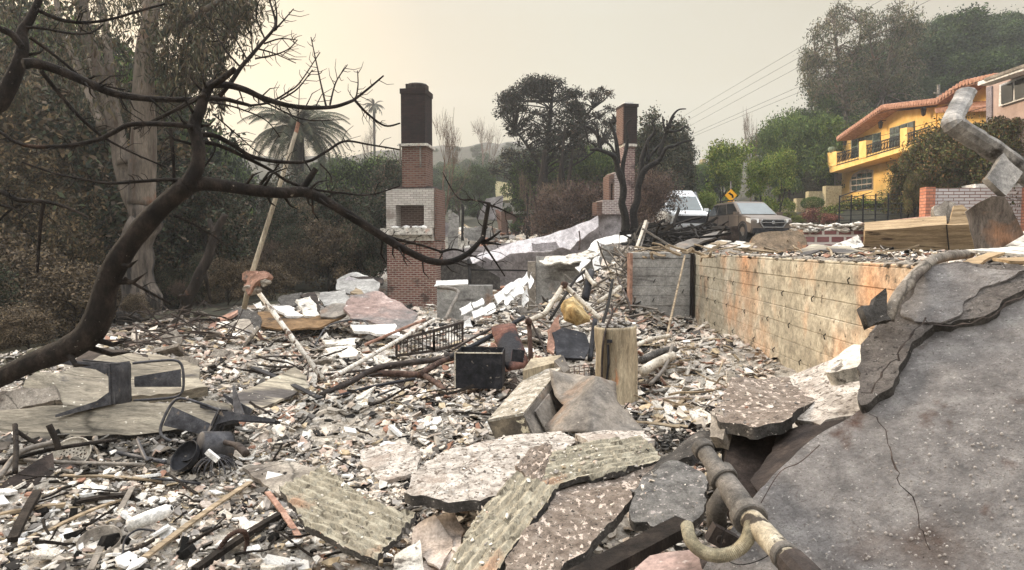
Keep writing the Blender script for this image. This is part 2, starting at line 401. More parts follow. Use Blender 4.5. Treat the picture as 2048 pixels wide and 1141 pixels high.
M['brickraw'] = brick_mat('rough_red_brick', (92, 62, 53), (120, 86, 74), (118, 106, 98), stain=(62, 48, 44), stain_th=.56, msize=.018, bump=1)
M['brickwhite'] = brick_mat('whitewashed_brick', (176, 171, 164), (200, 194, 187), (142, 135, 128), stain=(128, 118, 110), stain_th=.55, msize=.010)
M['brickgrey'] = brick_mat('grey_purple_brick', (112, 96, 96), (150, 132, 128), (186, 178, 172), stain=(60, 54, 54), stain_th=.60)
M['brickbig'] = brick_mat('large_white_brick', (188, 184, 186), (204, 200, 200), (128, 98, 86), bw=.40, bh=.125, stain=(150, 90, 70), stain_th=.66, msize=.016, bump=1)
M['brickplum'] = brick_mat('plum_brick', (120, 78, 78), (150, 110, 110), (200, 192, 186), bw=.3, bh=.16, stain=(190, 184, 180), stain_th=.6, msize=.03, bump=1)
M['soot_shade'] = mat('soot_shade', [(30, 26, 25), (52, 45, 42), (80, 70, 64)], 6, bump=.6)  # soot colour, also used to paint the shade of the hole
M['glass'] = mat('window_glass', [(50, 62, 64), (72, 86, 88)], 1.5, rough=.08, bump=0, spec=.8)
M['darkglass'] = mat('dark_glass', [(20, 22, 24), (34, 36, 38)], 1, rough=.08, bump=0, spec=.8)
M['leaf'] = attr_mat('leaves', rough=.75, var=.2, bump=0)
M['twig'] = mat('dry_twigs', [(74, 60, 50), (104, 88, 76), (130, 112, 98)], 5, bump=0)
M['twigdark'] = mat('burnt_twigs', [(36, 31, 29), (56, 49, 45), (78, 68, 62)], 5, bump=0)
M['shard'] = attr_mat('broken_plaster_and_ash', var=.35, nscale=24, bump=.35)
# ---------------------------------------------------------------- ground
# (pixel column, forward distance, metres below the eye)
CT = [(-400,3,1.7),(0,3,1.75),(500,3,1.75),(1000,3,1.8),(1400,3,2.0),(1900,3,2.1),(2600,3,2.1),
 (-300,4.2,1.65),(0,4.2,1.7),(500,4.2,1.7),(1000,4.2,1.7),(1350,4.2,1.8),(1700,4.2,1.8),(2300,4.2,1.8),
 (-300,5.5,1.6),(0,5.5,1.62),(500,5.5,1.65),(1000,5.5,1.62),(1300,5.5,1.55),(1500,5.3,1.40),(1700,5,1.4),
 (-300,7,1.5),(0,7,1.5),(400,7,1.52),(800,7,1.6),(1200,7,1.62),(1400,7,1.5),(1560,6.6,1.35),(1660,5.6,1.25),
 (-300,9,1.7),(0,9,1.55),(300,9,1.38),(600,9,1.55),(900,9,1.62),(1150,9,1.6),(1330,9,1.38),(1420,9.5,1.35),
 (-100,12,2.0),(200,12,1.5),(500,12,1.5),(800,12,1.72),(1000,12,1.65),(1130,12,1.5),(1220,12.0,1.1),(1330,11.5,1.5),
 (1245,13,.6),(1255,14.5,.2),(1150,14,1.2),(1140,9.6,1.30),(1060,10.4,1.38),(1200,10.5,1.15),(420,11,1.28),(1050,14,1.6),(1190,16,.75),(1120,16,1.2),
 (300,17,1.7),(600,17,1.5),(850,17,1.9),(1050,17,1.8),
 (500,24,1.7),(620,24,1.6),(830,24,2.2),(1000,24,2.2),(1150,24,1.6),(1250,24,1.0),
 (500,30,1.8),(700,30,1.3),(850,30,1.0),(1000,30,.9),(1150,30,.6),
 (0,14,2.2),(-200,20,3.2),(100,20,2.8),(100,30,3.3),(-600,20,3.8),(-1500,8,2.5),(-1500,30,4),(-800,50,4),(0,50,2.5),
 (950,40,-.2),(700,42,.3),(1150,40,0),(950,60,-2.2),(600,60,.5),(1200,60,-1.5),
 (1350,20,.3),(1700,15,.4),(2400,12,.5),(1400,30,.1),(1800,30,-.4),(2300,30,-1),
 (1500,42,-1.4),(1700,46,-2.0),(2000,42,-2.6),(2500,40,-4),(1500,60,-4),(1750,62,-8),(2050,60,-9),(2700,50,-9),
 (1400,90,-5),(1700,90,-19),(2048,90,-27),(2800,90,-34),(1500,130,-12),(1600,200,-26),(2000,130,-38),
 (0,100,-3),(500,100,-6),(900,110,-6),(950,150,-14),(1150,130,-11),(600,200,-22),(950,250,-36),(1150,240,-34),(300,260,-25),(1400,260,-27),
 (-300,150,-8),(-1500,150,-10),(-1500,400,-40),(500,450,-40),(1000,500,-45),(2000,400,-70),(3000,200,-60),(4000,400,-70),
 (-2000,1,2.2),(3500,2,2.2),(1024,-12,2.2),(-900,0.6,2),(1024,0.6,1.85),(3000,800,-60),(1024,900,-45),(-1500,800,-40)]
_c = np.array([((p - CX) / F * abs(Y), Y, -d) for p, Y, d in CT], dtype=float)
def _warp(x, y):            # distances are compressed so near points rule the near ground
    r = np.sqrt(x * x + y * y) + 1e-6
    k = np.log1p(r / 4.0) / r * 10
    return x * k, y * k
_wx, _wy = _warp(_c[:, 0], _c[:, 1])
_d = np.sqrt((_wx[:, None] - _wx[None]) ** 2 + (_wy[:, None] - _wy[None]) ** 2)
_A = np.zeros((len(_c) + 1,) * 2); _A[:-1, :-1] = np.sqrt(_d ** 2 + .15) ; _A[-1, :-1] = 1; _A[:-1, -1] = 1
_A[:-1, :-1] -= np.eye(len(_c)) * .10
_w = np.linalg.solve(_A, np.append(_c[:, 2], 0))
def gz_np(x, y):
    x = np.asarray(x, float).ravel(); y = np.asarray(y, float).ravel()
    wx, wy = _warp(x, y); out = np.zeros(len(x))
    for i in range(0, len(x), 20000):
        s = slice(i, i + 20000)
        d = np.sqrt((wx[s, None] - _wx[None]) ** 2 + (wy[s, None] - _wy[None]) ** 2 + .15)
        out[s] = d @ _w[:-1] + _w[-1]
    return EYE + out
rng = np.random.default_rng(5)
_lat = rng.random((256, 256))
def vnoise(x, y, s):
    x = np.asarray(x) * s; y = np.asarray(y) * s
    xi = np.floor(x).astype(int); yi = np.floor(y).astype(int); fx = x - xi; fy = y - yi
    fx = fx * fx * (3 - 2 * fx); fy = fy * fy * (3 - 2 * fy)
    a = _lat[xi % 256, yi % 256]; b = _lat[(xi + 1) % 256, yi % 256]; c = _lat[xi % 256, (yi + 1) % 256]; d = _lat[(xi + 1) % 256, (yi + 1) % 256]
    return (a * (1 - fx) + b * fx) * (1 - fy) + (c * (1 - fx) + d * fx) * fy
def relief(x, y):
    r = np.sqrt(np.asarray(x) ** 2 + np.asarray(y) ** 2)
    fade = np.clip((40 - r) / 20, 0, 1)
    return fade * ((vnoise(x, y, 1.3) - .5) * .12 + (vnoise(x, y, 4.1) - .5) * .07 + (vnoise(x, y, 11) - .5) * .035)
def gz(x, y): return float(gz_np([x], [y])[0] + relief(np.array([x]), np.array([y]))[0])
TERR_EDGE = [(2.86, 2.0), (2.90, 4.5), (3.13, 12.0), (2.04, 12.02), (2.7, 18.0), (3.3, 24.0), (4.5, 36.0)]
def terr_z(x, y):
    y = np.asarray(y, float); x = np.asarray(x, float)
    return EYE + np.interp(y, [0, 12, 20, 30, 38, 50], [-.20, -.17, -.06, .06, .3, .9]) + (vnoise(x, y, 1.7) - .5) * .05
def axis(segs):
    out = []
    for a, b, st in segs: out += list(np.arange(a, b, st))
    return np.array(out)
gx = axis([(-340, -200, 20), (-200, -60, 8), (-60, -14, 1.2), (-14, -6, .16), (-6, 4, .055), (4, 8, .15), (8, 60, 1.3), (60, 200, 8), (200, 341, 20)])
gy = axis([(-60, 0, 6), (0, 2.4, .3), (2.4, 10, .055), (10, 16, .10), (16, 30, .25), (30, 100, 1.6), (100, 321, 8)])
X, Y = np.meshgrid(gx, gy)
Z = (gz_np(X, Y).reshape(X.shape) + relief(X, Y))
far = np.clip((np.sqrt(X ** 2 + Y ** 2) - 60) / 60, 0, 1)
Z += far * ((vnoise(X, Y, .03) - .5) * 8 + (vnoise(X, Y, .1) - .5) * 3)
# keep the pit side of the upper lot below its surface
under = (X > 3.0) & (Y > 2) & (Y < 36)
Z = np.where(under & (X > 3.4), np.minimum(Z, EYE - 1.0), Z)
nx_, ny_ = len(gx), len(gy)
me = bpy.data.meshes.new('ground')
idx = np.arange(nx_ * ny_).reshape(ny_, nx_)
fa = np.stack([idx[:-1, :-1], idx[:-1, 1:], idx[1:, 1:], idx[1:, :-1]], -1).reshape(-1, 4)
me.from_pydata(np.stack([X.ravel(), Y.ravel(), Z.ravel()], -1).tolist(), [], fa.tolist())
me.polygons.foreach_set('use_smooth', [True] * len(me.polygons))
M['ash'] = mat('ash_ground', [(96, 91, 84), (152, 145, 134), (190, 182, 171), (212, 206, 196)], 9, bump=1, bscale=22, bdist=.05,
               layers=[(1.1, .56, .08, (120, 96, 72)), (.9, .66, .05, (60, 56, 52)), (30, .60, .04, (205, 200, 192))])
M['soil'] = mat('dark_soil', [(38, 38, 30), (56, 54, 42), (74, 70, 54)], .8, bump=.5, layers=[(3, .6, .1, (60, 66, 44))])
me.materials.append(M['ash']); me.materials.append(M['soil'])
cxx = (X[:-1, :-1]).ravel(); cyy = (Y[:-1, :-1]).ravel()
edge = -5.2 - np.maximum(0, 9 - cyy) * .6 + (vnoise(cxx, cyy, .6) - .5) * 2
mi = ((cxx < edge - (cyy > 14) * 1.0) | (cyy > 33) | (cxx > 14)).astype(int)
me.polygons.foreach_set('material_index', mi)
g = bpy.data.objects.new('ground', me); COL.objects.link(g)
tag(g, 'ash covered floor of the burnt lot running into dark hillside soil', 'ground', kind='structure')

# ---------------------------------------------------------------- slabs, sheets: outlines in 3-D with real thickness
def plane_of(P3):
    c = sum(P3, Vector()) / len(P3)
    n = Vector()
    for i in range(len(P3)):
        a, b = P3[i] - c, P3[(i + 1) % len(P3)] - c
        n += a.cross(b)
    n.normalize()
    return c, n
def slab(name, pts, thick, m, label=None, cat=None, group=None, parent=None, sp=.05, edge=.5, disp=None, wob=.01,
         uvang=None, udir=None, curve=None, smooth=True, side=None, raw3=False, seed=0, planar=False):
    """pts: (px, py, Y) corners of the face nearest the viewer. edge: how ragged, wob: relief in metres, disp(u,v)->height"""
    P3 = [Vector(p) if raw3 else at(*p) for p in pts]
    c, n = plane_of(P3)
    if n.dot(Vector((0, 0, EYE)) - c) < 0: n = -n
    X = (P3[1] - P3[0]); X -= n * X.dot(n); X.normalize(); Yv = n.cross(X)
    if udir is not None:
        ua, ub = at(*udir[0], P3[0].y if not raw3 else 1), at(*udir[1], P3[0].y if not raw3 else 1)
        def hitp(q):
            o_ = Vector((0, 0, EYE)); dd = (q - o_).normalized(); return o_ + dd * ((c - o_).dot(n) / dd.dot(n))
        X = hitp(ub) - hitp(ua); X -= n * X.dot(n); X.normalize(); Yv = n.cross(X)
    if uvang is not None:
        q = Matrix.Rotation(uvang, 3, n); X = q @ X; Yv = q @ Yv
    loc = [((p - c).dot(X), (p - c).dot(Yv), (p - c).dot(n)) for p in P3]
    per = []
    for i in range(len(loc)):
        a, b = loc[i], loc[(i + 1) % len(loc)]
        L = math.hypot(b[0] - a[0], b[1] - a[1]); k = max(1, int(L / sp))
        tx, ty = (b[0] - a[0]) / max(L, 1e-6), (b[1] - a[1]) / max(L, 1e-6)
        for j in range(k):
            t = j / k; s_e = t * L
            def kn(sc_, o_):
                q_ = s_e / sc_; f_ = math.floor(q_); hh = lambda m_: (math.sin((m_ + i * 17 + seed * 5 + o_) * 127.1) * 43758.5) % 1.0 - .5
                return hh(f_) * (1 - q_ + f_) + hh(f_ + 1) * (q_ - f_)
            j1 = edge * min(1, 5 * t, 5 - 5 * t) * (min(sp, .08) * 1.5 * kn(sp * 6.3, 0) + min(sp, .08) * .8 * kn(sp * 2.4, 40) + min(sp, .06) * .25 * kn(sp, 90)) if 0 < j else 0
            per.append((a[0] + (b[0] - a[0]) * t - ty * j1, a[1] + (b[1] - a[1]) * t + tx * j1))
    us = [p[0] for p in per]; vs_ = [p[1] for p in per]
    def inside(u, v):
        r = False; j = len(per) - 1
        for i in range(len(per)):
            (xi, yi), (xj, yj) = per[i], per[j]
            if (yi > v) != (yj > v) and u < (xj - xi) * (v - yi) / (yj - yi) + xi: r = not r
            j = i
        return r
    P2 = [Vector(p) for p in per]; E2 = [(i, (i + 1) % len(per)) for i in range(len(per))]
    u = min(us) + sp / 2
    pn = np.array(per)
    row = 0
    while u < max(us):
        v = min(vs_) + sp * (.5 if row % 2 else .05)
        while v < max(vs_):
            if inside(u, v) and ((pn[:, 0] - u) ** 2 + (pn[:, 1] - v) ** 2).min() > (sp * .45) ** 2:
                P2.append(Vector((u + random.uniform(-.15, .15) * sp, v + random.uniform(-.15, .15) * sp)))
            v += sp
        u += sp * .9; row += 1
    vo, eo, fo, ov, _, _ = geometry.delaunay_2d_cdt(P2, E2, [], 1, 1e-6)
    lw = np.array(loc)
    V3 = []
    for q in vo:
        d2 = (lw[:, 0] - q.x) ** 2 + (lw[:, 1] - q.y) ** 2 + 1e-6
        w = 1 / d2 ** 1.0; h = 0.0 if planar else float((w * lw[:, 2]).sum() / w.sum())
        if wob: h += wob * .35 * fbm(Vector((q.x * 3 + seed, q.y * 3, seed * 1.3)), 2) + wob * .30 * fbm(Vector((q.x * 17 + seed, q.y * 17, seed * 1.3)), 3)
        if disp: h += disp(q.x, q.y)
        if curve: h += curve(q.x, q.y)
        V3.append((q.x, q.y, h))
    nv = len(V3)
    top = [c + X * a + Yv * b + n * h for a, b, h in V3]
    bot = [p - n * thick + n * (.15 * thick * noise.noise(p * 6)) for p in top]
    from collections import Counter
    F1 = []
    for f in fo:
        f = tuple(f)
        a, b, cc = top[f[0]], top[f[1]], top[f[2]]
        if (b - a).cross(cc - a).dot(n) < 0: f = f[::-1]
        F1.append(f)
    cnt = Counter()
    for f in F1:
        for i in range(len(f)): cnt[frozenset((f[i], f[(i + 1) % len(f)]))] += 1
    sides = []
    for f in F1:
        for i in range(len(f)):
            a, b = f[i], f[(i + 1) % len(f)]
            if cnt[frozenset((a, b))] == 1: sides.append((b, a, a + nv, b + nv))
    mb = MB(); mats = [m] if side is None else [m, side]
    mb.add(top + bot, F1 + [tuple(i + nv for i in f[::-1]) for f in F1])
    # sides get their own vertices so the edge stays sharp
    o = len(mb.v)
    mp = {}
    for s_ in sides:
        for i in s_:
            if i not in mp: mp[i] = len(mb.v); mb.v.append(tuple((top + bot)[i]))
        mb.f.append(tuple(mp[i] for i in s_)); mb.m.append(0 if side is None else 1)
    ob = mb.build(name, mats, parent)
    if smooth: ob.data.polygons.foreach_set('use_smooth', [True] * len(ob.data.polygons))
    inv = {}
    uvl = ob.data.uv_layers.new(name='uv'); dat = np.zeros(len(ob.data.loops) * 2)
    allp = V3 + V3 + [None] * (len(mb.v) - 2 * nv)
    for i, j in mp.items(): allp[j] = V3[i % nv]
    for li, l in enumerate(ob.data.loops):
        q = allp[l.vertex_index]; dat[li * 2], dat[li * 2 + 1] = q[0], q[1]
    uvl.data.foreach_set('uv', dat)
    if label: tag(ob, label, cat, group)
    return ob
def shingle_disp(rw=.055, cw=.20, h=.016):
    def f(u, v):
        u += .010 * noise.noise(Vector((u * 9, v * 9, 2))); v += .012 * noise.noise(Vector((u * 7, v * 7, 9)))
        r = math.floor(v / rw); fv = v / rw - r
        off = (math.sin(r * 12.9898) * 43758.5) % 1.0
        c = math.floor((u + off * cw) / cw); rnd = (math.sin(r * 7.1 + c * 3.7) * 9973.1) % 1.0
        fu = (u + off * cw) / cw - c
        k = h * (1 - fv) * (.5 + .8 * rnd)
        if fv > .86: k -= h * .7
        if fu < .10: k -= h * .5
        return k
    return f
# ---------------------------------------------------------------- terrace (the street-level lot)
def terr_grid():
    P2 = [Vector(p) for p in TERR_EDGE] + [Vector((12, 37)), Vector((34, 38)), Vector((46, 30)), Vector((46, 2))]
    n0 = len(P2); E2 = [(i, (i + 1) % n0) for i in range(n0)]
    poly = [tuple(p) for p in P2]
    def inside(u, v):
        r = False; j = len(poly) - 1
        for i in range(len(poly)):
            (xi, yi), (xj, yj) = poly[i], poly[j]
            if (yi > v) != (yj > v) and u < (xj - xi) * (v - yi) / (yj - yi) + xi: r = not r
            j = i
        return r
    y = 2.2
    while y < 37.5:
        st = .25 if y < 20 else .7; x = 2
        while x < 45:
            s2 = st if x < 14 else 1.5
            if inside(x, y) and inside(x - .1, y) and inside(x, y - .1) and inside(x + .1, y + .1): P2.append(Vector((x, y)))
            x += s2
        y += st
    vo, _, fo, *_ = geometry.delaunay_2d_cdt(P2, E2, [], 1, 1e-6)
    xs = np.array([q.x for q in vo]); ys = np.array([q.y for q in vo])
    z = terr_z(xs, ys) + (vnoise(xs, ys, 5) - .5) * .04
    mb = MB(); mb.add([(a, b, c) for a, b, c in zip(xs, ys, z)], [tuple(f) for f in fo])
    vv = mb.v
    for i in range(6):      # earth face of the pit side behind the walls
        a, b = TERR_EDGE[i], TERR_EDGE[i + 1]
        za, zb = float(terr_z(a[0], a[1])), float(terr_z(b[0], b[1]))
        mb.add([(a[0], a[1], za), (b[0], b[1], zb), (b[0], b[1], zb - 2.6), (a[0], a[1], za - 2.6)], [(0, 1, 2, 3)])
    o = mb.build('terrace', mat('scorched_yard', [(48, 44, 41), (86, 79, 72), (134, 124, 114)], 3, bump=1, bscale=18, layers=[(1.4, .57, .1, (150, 118, 96)), (18, .62, .04, (190, 182, 172))]), smooth=True, origin=(0, 0, 0))
    tag(o, 'scorched street level yard above the concrete wall', 'yard', kind='structure')
terr_grid()
# road behind the burnt lot, where the vehicles stand, with a kerb towards the houses
mb = MB()
rp = [(4.2, 22.2), (9, 24.2), (17, 26), (30, 27), (44, 27)]
def strip(mb, pts, w0, w1, dz, mi=0, th=.05):
    for i in range(len(pts) - 1):
        (x0, y0), (x1, y1) = pts[i], pts[i + 1]
        q = []
        for (x, y), w in (((x0, y0), w0), ((x1, y1), w0), ((x1, y1), w1), ((x0, y0), w1)):
            q.append((x, y + w, EYE + .03 + dz))
        mb.add(q + [(a, b, c - th) for a, b, c in q], [(0, 1, 2, 3), (0, 4, 5, 1), (3, 2, 6, 7), (7, 6, 5, 4)], mi)
strip(mb, rp, 0, 7.5, .06)
rd = mb.build('road', mat('asphalt', [(66, 64, 62), (86, 83, 80), (104, 100, 96)], 3, bump=.3), origin=(0, 0, 0)); tag(rd, 'grey asphalt street behind the burnt lot', 'road', kind='structure')
mb = MB(); strip(mb, rp, 7.504, 7.75, .19, th=.25)
kb = mb.build('kerb', M['cement'], origin=(0, 0, 0)); tag(kb, 'pale concrete kerb on the far side of the street', 'kerb', kind='structure')

# ---------------------------------------------------------------- loose rubble: ash, chips and shards nobody could count
PAL = np.array([srgb(*c)[:3] for c in [(218, 212, 202), (200, 191, 178), (180, 170, 157), (230, 226, 218), (206, 192, 178), (190, 168, 154), (160, 154, 148), (132, 127, 122), (92, 88, 84), (42, 40, 39), (176, 160, 134), (152, 116, 98)]])
def shards(name, x, y, z, r, tint, thick, tilt, label, seed=1):
    g_ = np.random.default_rng(seed); n = len(x); k = 5
    ang = (np.arange(k)[None] + g_.uniform(-.35, .35, (n, k))) * 2 * PI / k
    rad = r[:, None] * g_.uniform(.55, 1.15, (n, k))
    asp = g_.uniform(.35, 1, n)[:, None]
    lx, ly = np.cos(ang) * rad, np.sin(ang) * rad * asp
    az = g_.uniform(0, 2 * PI, n)
    nx = g_.normal(0, tilt, n); ny = g_.normal(0, tilt, n); nn = np.stack([nx, ny, np.ones(n)], -1); nn /= np.linalg.norm(nn, axis=1)[:, None]
    ux = np.stack([np.cos(az), np.sin(az), np.zeros(n)], -1); ux -= nn * (ux * nn).sum(1)[:, None]; ux /= np.linalg.norm(ux, axis=1)[:, None]
    uy = np.cross(nn, ux)
    c = np.stack([x, y, z], -1)
    top = c[:, None] + lx[..., None] * ux[:, None] + ly[..., None] * uy[:, None]
    bend = g_.normal(0, .25, n)[:, None] * (lx ** 2) / np.maximum(r[:, None], 1e-3)
    top += nn[:, None] * bend[..., None]
    bot = top - nn[:, None] * thick[:, None, None] * 1.0 + 0
    vs = np.concatenate([top, bot], 1).reshape(-1, 3)
    base = np.arange(n)[:, None] * 10
    tf = base + np.arange(5)[None]
    sf = np.stack([base + np.arange(5)[None], base + 5 + np.arange(5)[None], base + 5 + (np.arange(5) + 1)[None] % 5, base + ((np.arange(5) + 1) % 5)[None]], -1).reshape(-1, 4)
    me = bpy.data.meshes.new(name)
    me.from_pydata(vs.tolist(), [], tf.tolist() + sf.tolist())
    col = me.color_attributes.new('tint', 'FLOAT_COLOR', 'POINT')
    cc = np.concatenate([np.repeat(tint, 10, 0), np.ones((n * 10, 1))], 1)
    col.data.foreach_set('color', cc.ravel())
    me.materials.append(M['shard'])
    o = bpy.data.objects.new(name, me); COL.objects.link(o)
    return tag(o, label, 'rubble', kind='stuff')
def pick(g_, n, w):
    w = np.array(w, float); w /= w.sum()
    t = PAL[g_.choice(len(PAL), n, p=w)] * g_.uniform(.74, 1.06, (n, 1)); return np.clip(t, 0, .92)
def in_poly(px_, py_, poly):
    r = np.zeros(len(px_), bool); j = len(poly) - 1
    for i in range(len(poly)):
        (xi, yi), (xj, yj) = poly[i], poly[j]
        with np.errstate(divide='ignore', invalid='ignore'):
            r ^= ((yi > py_) != (yj > py_)) & (px_ < (xj - xi) * (py_ - yi) / (yj - yi) + xi)
        j = i
    return r
VOID_SHADE = [([(-300, 885), (470, 848), (500, 892), (330, 935), (-300, 965)], .22), ([(905, 700), (1060, 700), (1060, 790), (1000, 800), (905, 760)], .2), ([(600, 790), (760, 800), (700, 860), (580, 850)], .45), ([(1320, 860), (1460, 850), (1440, 1050), (1240, 1141)], .15), ([(200, 640), (470, 600), (470, 660), (230, 700)], .35), ([(520, 655), (700, 650), (640, 700), (520, 690)], .4), ([(1270, 725), (1350, 735), (1330, 800), (1270, 790)], .3)]  # chips inside these outlines are darkened, painting in the shade of voids
def field(n, pxr, Yr, rr, w, seed, name='rubble', tilt=.35, zoff=.0, fn=None, label='broken plaster, ash and charred bits covering the ground', power=1.0):
    g_ = np.random.default_rng(seed)
    Yq = Yr[0] + (Yr[1] - Yr[0]) * g_.random(n) ** power
    px = g_.uniform(pxr[0], pxr[1], n); x = (px - CX) / F * Yq
    ok = (x < np.interp(Yq, [2, 12], [2.86, 3.1])) | (Yq > 12.05) & (x < np.interp(Yq, [12, 24], [2.0, 3.2]))
    ok &= ~((Yq > 12) & (x < -5.5 + (Yq > 17) * 0)) & ~((x > -6.5) & (x < -5.0) & (Yq < 4))
    ok &= (vnoise(x + 17, Yq + 3, 1.1) * .7 + vnoise(x, Yq + 40, 3.3) * .3 < .60) | (g_.random(n) < .30)
    x, Yq = x[ok], Yq[ok]; n = len(x)
    cl = vnoise(x, Yq, 2.3) * .6 + vnoise(x + 9, Yq, 7) * .4
    r = rr[0] + (rr[1] - rr[0]) * g_.random(n) ** 4.5
    z = gz_np(x, Yq) + relief(x, Yq) + r * .25 + g_.random(n) * zoff
    t = pick(g_, n, w)
    t2 = pick(g_, n, [0, 0, 0, 0, 0, 0, .1, .2, .5, 1, .1, 0]); dark = (cl < .36) & (g_.random(n) < .7); t = np.where(dark[:, None], t2, t)
    t3 = pick(g_, n, [.2, .2, 0, .1, 1, 1, 0, 0, 0, 0, .6, .5]); warm = (vnoise(x + 31, Yq + 5, .55) > .58) & (g_.random(n) < .35); t = np.where(warm[:, None], t3, t)
    py_ = CY + F * np.tan(np.arctan((EYE - z) / Yq) - PITCH); px_ = CX + F * x / Yq
    for poly, k_ in VOID_SHADE:
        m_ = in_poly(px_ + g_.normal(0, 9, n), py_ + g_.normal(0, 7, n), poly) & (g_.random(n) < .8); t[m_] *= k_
    th = np.minimum(.014, r * .35) * g_.uniform(.5, 1.3, n)
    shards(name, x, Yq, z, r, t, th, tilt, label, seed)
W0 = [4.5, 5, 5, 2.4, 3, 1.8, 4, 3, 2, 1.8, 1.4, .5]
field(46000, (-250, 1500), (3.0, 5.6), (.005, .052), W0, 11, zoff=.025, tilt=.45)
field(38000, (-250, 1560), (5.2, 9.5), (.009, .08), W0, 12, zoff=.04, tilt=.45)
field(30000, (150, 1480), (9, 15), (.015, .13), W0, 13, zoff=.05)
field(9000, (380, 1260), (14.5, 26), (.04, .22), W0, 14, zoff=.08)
# on the yard above the wall
g_ = np.random.default_rng(3); n = 9000
x = g_.uniform(2.1, 11, n); y = 5 + 13 * g_.random(n)
ok = in_poly(x, y, TERR_EDGE + [(30, 37), (30, 2)]) ; x, y = x[ok], y[ok]; n = len(x)
r = .012 + .07 * g_.random(n) ** 3
shards('yard_rubble', x, y, terr_z(x, y) + r * .3 + .01, r, pick(g_, n, [3, 3, 3, 2, 2, 3, 3, 4, 5, 7, 2, 3]), np.minimum(.02, r * .4), .4, 'small burnt chips scattered on the yard above the concrete wall', 4)
# ---------------------------------------------------------------- plants
def leaf_mesh(name, pts, size, tints, seed=1, asp=.45, droop=0.0, shade=None):
    """many small leaf blades round the given points (n,3); tints (k,3)"""
    g_ = np.random.default_rng(seed); n = len(pts); pts = np.asarray(pts, float)
    s = size * g_.uniform(.6, 1.3, n)
    d = g_.normal(0, 1, (n, 3)); d[:, 2] -= droop * 2.0; d /= np.linalg.norm(d, axis=1)[:, None]
    e_ = g_.normal(0, 1, (n, 3)); e_ -= d * (d * e_).sum(1)[:, None]; e_ /= np.linalg.norm(e_, axis=1)[:, None]
    a = pts - e_ * (s * asp / 2)[:, None]; b = pts + e_ * (s * asp / 2)[:, None]
    c1 = pts + d * s[:, None]; 
    a2 = pts - d * (s * .1)[:, None]
    mid1 = pts + d * (s * .45)[:, None] - e_ * (s * asp / 2)[:, None]; mid2 = pts + d * (s * .45)[:, None] + e_ * (s * asp / 2)[:, None]
    vs = np.stack([a2, mid1, c1, mid2], 1).reshape(-1, 3)
    f = (np.arange(n)[:, None] * 4 + np.arange(4)[None])
    me = bpy.data.meshes.new(name); me.from_pydata(vs.tolist(), [], f.tolist())
    t = np.asarray(tints, float)[g_.integers(0, len(tints), n)] * g_.uniform(.7, 1.25, (n, 1))
    if shade is not None: t = t * shade[:, None]
    col = me.color_attributes.new('tint', 'FLOAT_COLOR', 'POINT')
    cc = np.concatenate([np.repeat(t, 4, 0), np.ones((n * 4, 1))], 1); col.data.foreach_set('color', cc.ravel())
    me.materials.append(M['leaf'])
    return me
def mesh_part(name, me, parent):
    o = bpy.data.objects.new(name, me); COL.objects.link(o); o.parent = parent; ORG[o.name] = ORG[parent.name]; return o
def grow(rs, p, d, L, r, lev, out, tips, spread=.6, up=.15, nseg=4, taper=.55, kids=(2, 4), minr=.006, wig=.22, ratio=(.55, .8)):
    """recursive branching; out gets (points, radii)"""
    pts = [p.copy()]; rad = [r]; q = p.copy(); dd = d.normalized()
    for i in range(nseg):
        dd = (dd + Vector((rs.gauss(0, wig), rs.gauss(0, wig), rs.gauss(0, wig) + up * .3))).normalized()
        q = q + dd * (L / nseg); pts.append(q.copy()); rad.append(max(minr, r * (1 - (1 - taper) * (i + 1) / nseg)))
    out.append((pts, rad))
    if lev <= 0: tips.append((q.copy(), dd.copy())); return
    for k in range(rs.randint(*kids)):
        i = rs.randint(max(1, nseg // 2), nseg) if k else nseg
        ax_ = Vector((rs.gauss(0, 1), rs.gauss(0, 1), rs.gauss(0, .6))); ax_ -= dd * ax_.dot(dd)
        if ax_.length < .01: ax_ = dd.orthogonal()
        nd = (dd + ax_.normalized() * spread * rs.uniform(.6, 1.4) + Vector((0, 0, up))).normalized()
        grow(rs, pts[i], nd, L * rs.uniform(*ratio), max(minr, rad[i] * rs.uniform(.55, .8)), lev - 1, out, tips, spread, up, nseg, taper, kids, minr, wig, ratio)
def tubes_mesh(mb, out, n=5, mi=0):
    for pts, rad in out: mb.tube(pts, rad, n if rad[0] > .03 else 3, mi, cap=False)
def lin(*c): return [srgb(*q)[:3] for q in c]
GREEN = lin((68, 90, 42), (88, 108, 52), (54, 72, 38), (102, 116, 58))
DGREEN = lin((40, 50, 38), (52, 62, 46), (64, 72, 52), (34, 42, 34))
BRIGHT = lin((92, 116, 44), (118, 134, 56), (72, 96, 40), (134, 138, 66))
BROWN = lin((84, 74, 58), (104, 90, 68), (70, 62, 50), (64, 66, 50), (118, 100, 74))
BURNT = lin((72, 63, 53), (94, 81, 66), (56, 51, 45), (108, 94, 76))
OLIVE = lin((92, 90, 58), (112, 104, 64), (76, 76, 50), (130, 112, 70))
EUC = lin((60, 64, 50), (78, 78, 60), (46, 50, 42), (96, 88, 66))
BLACKG = lin((30, 32, 30), (42, 42, 38), (54, 52, 46), (24, 25, 24))
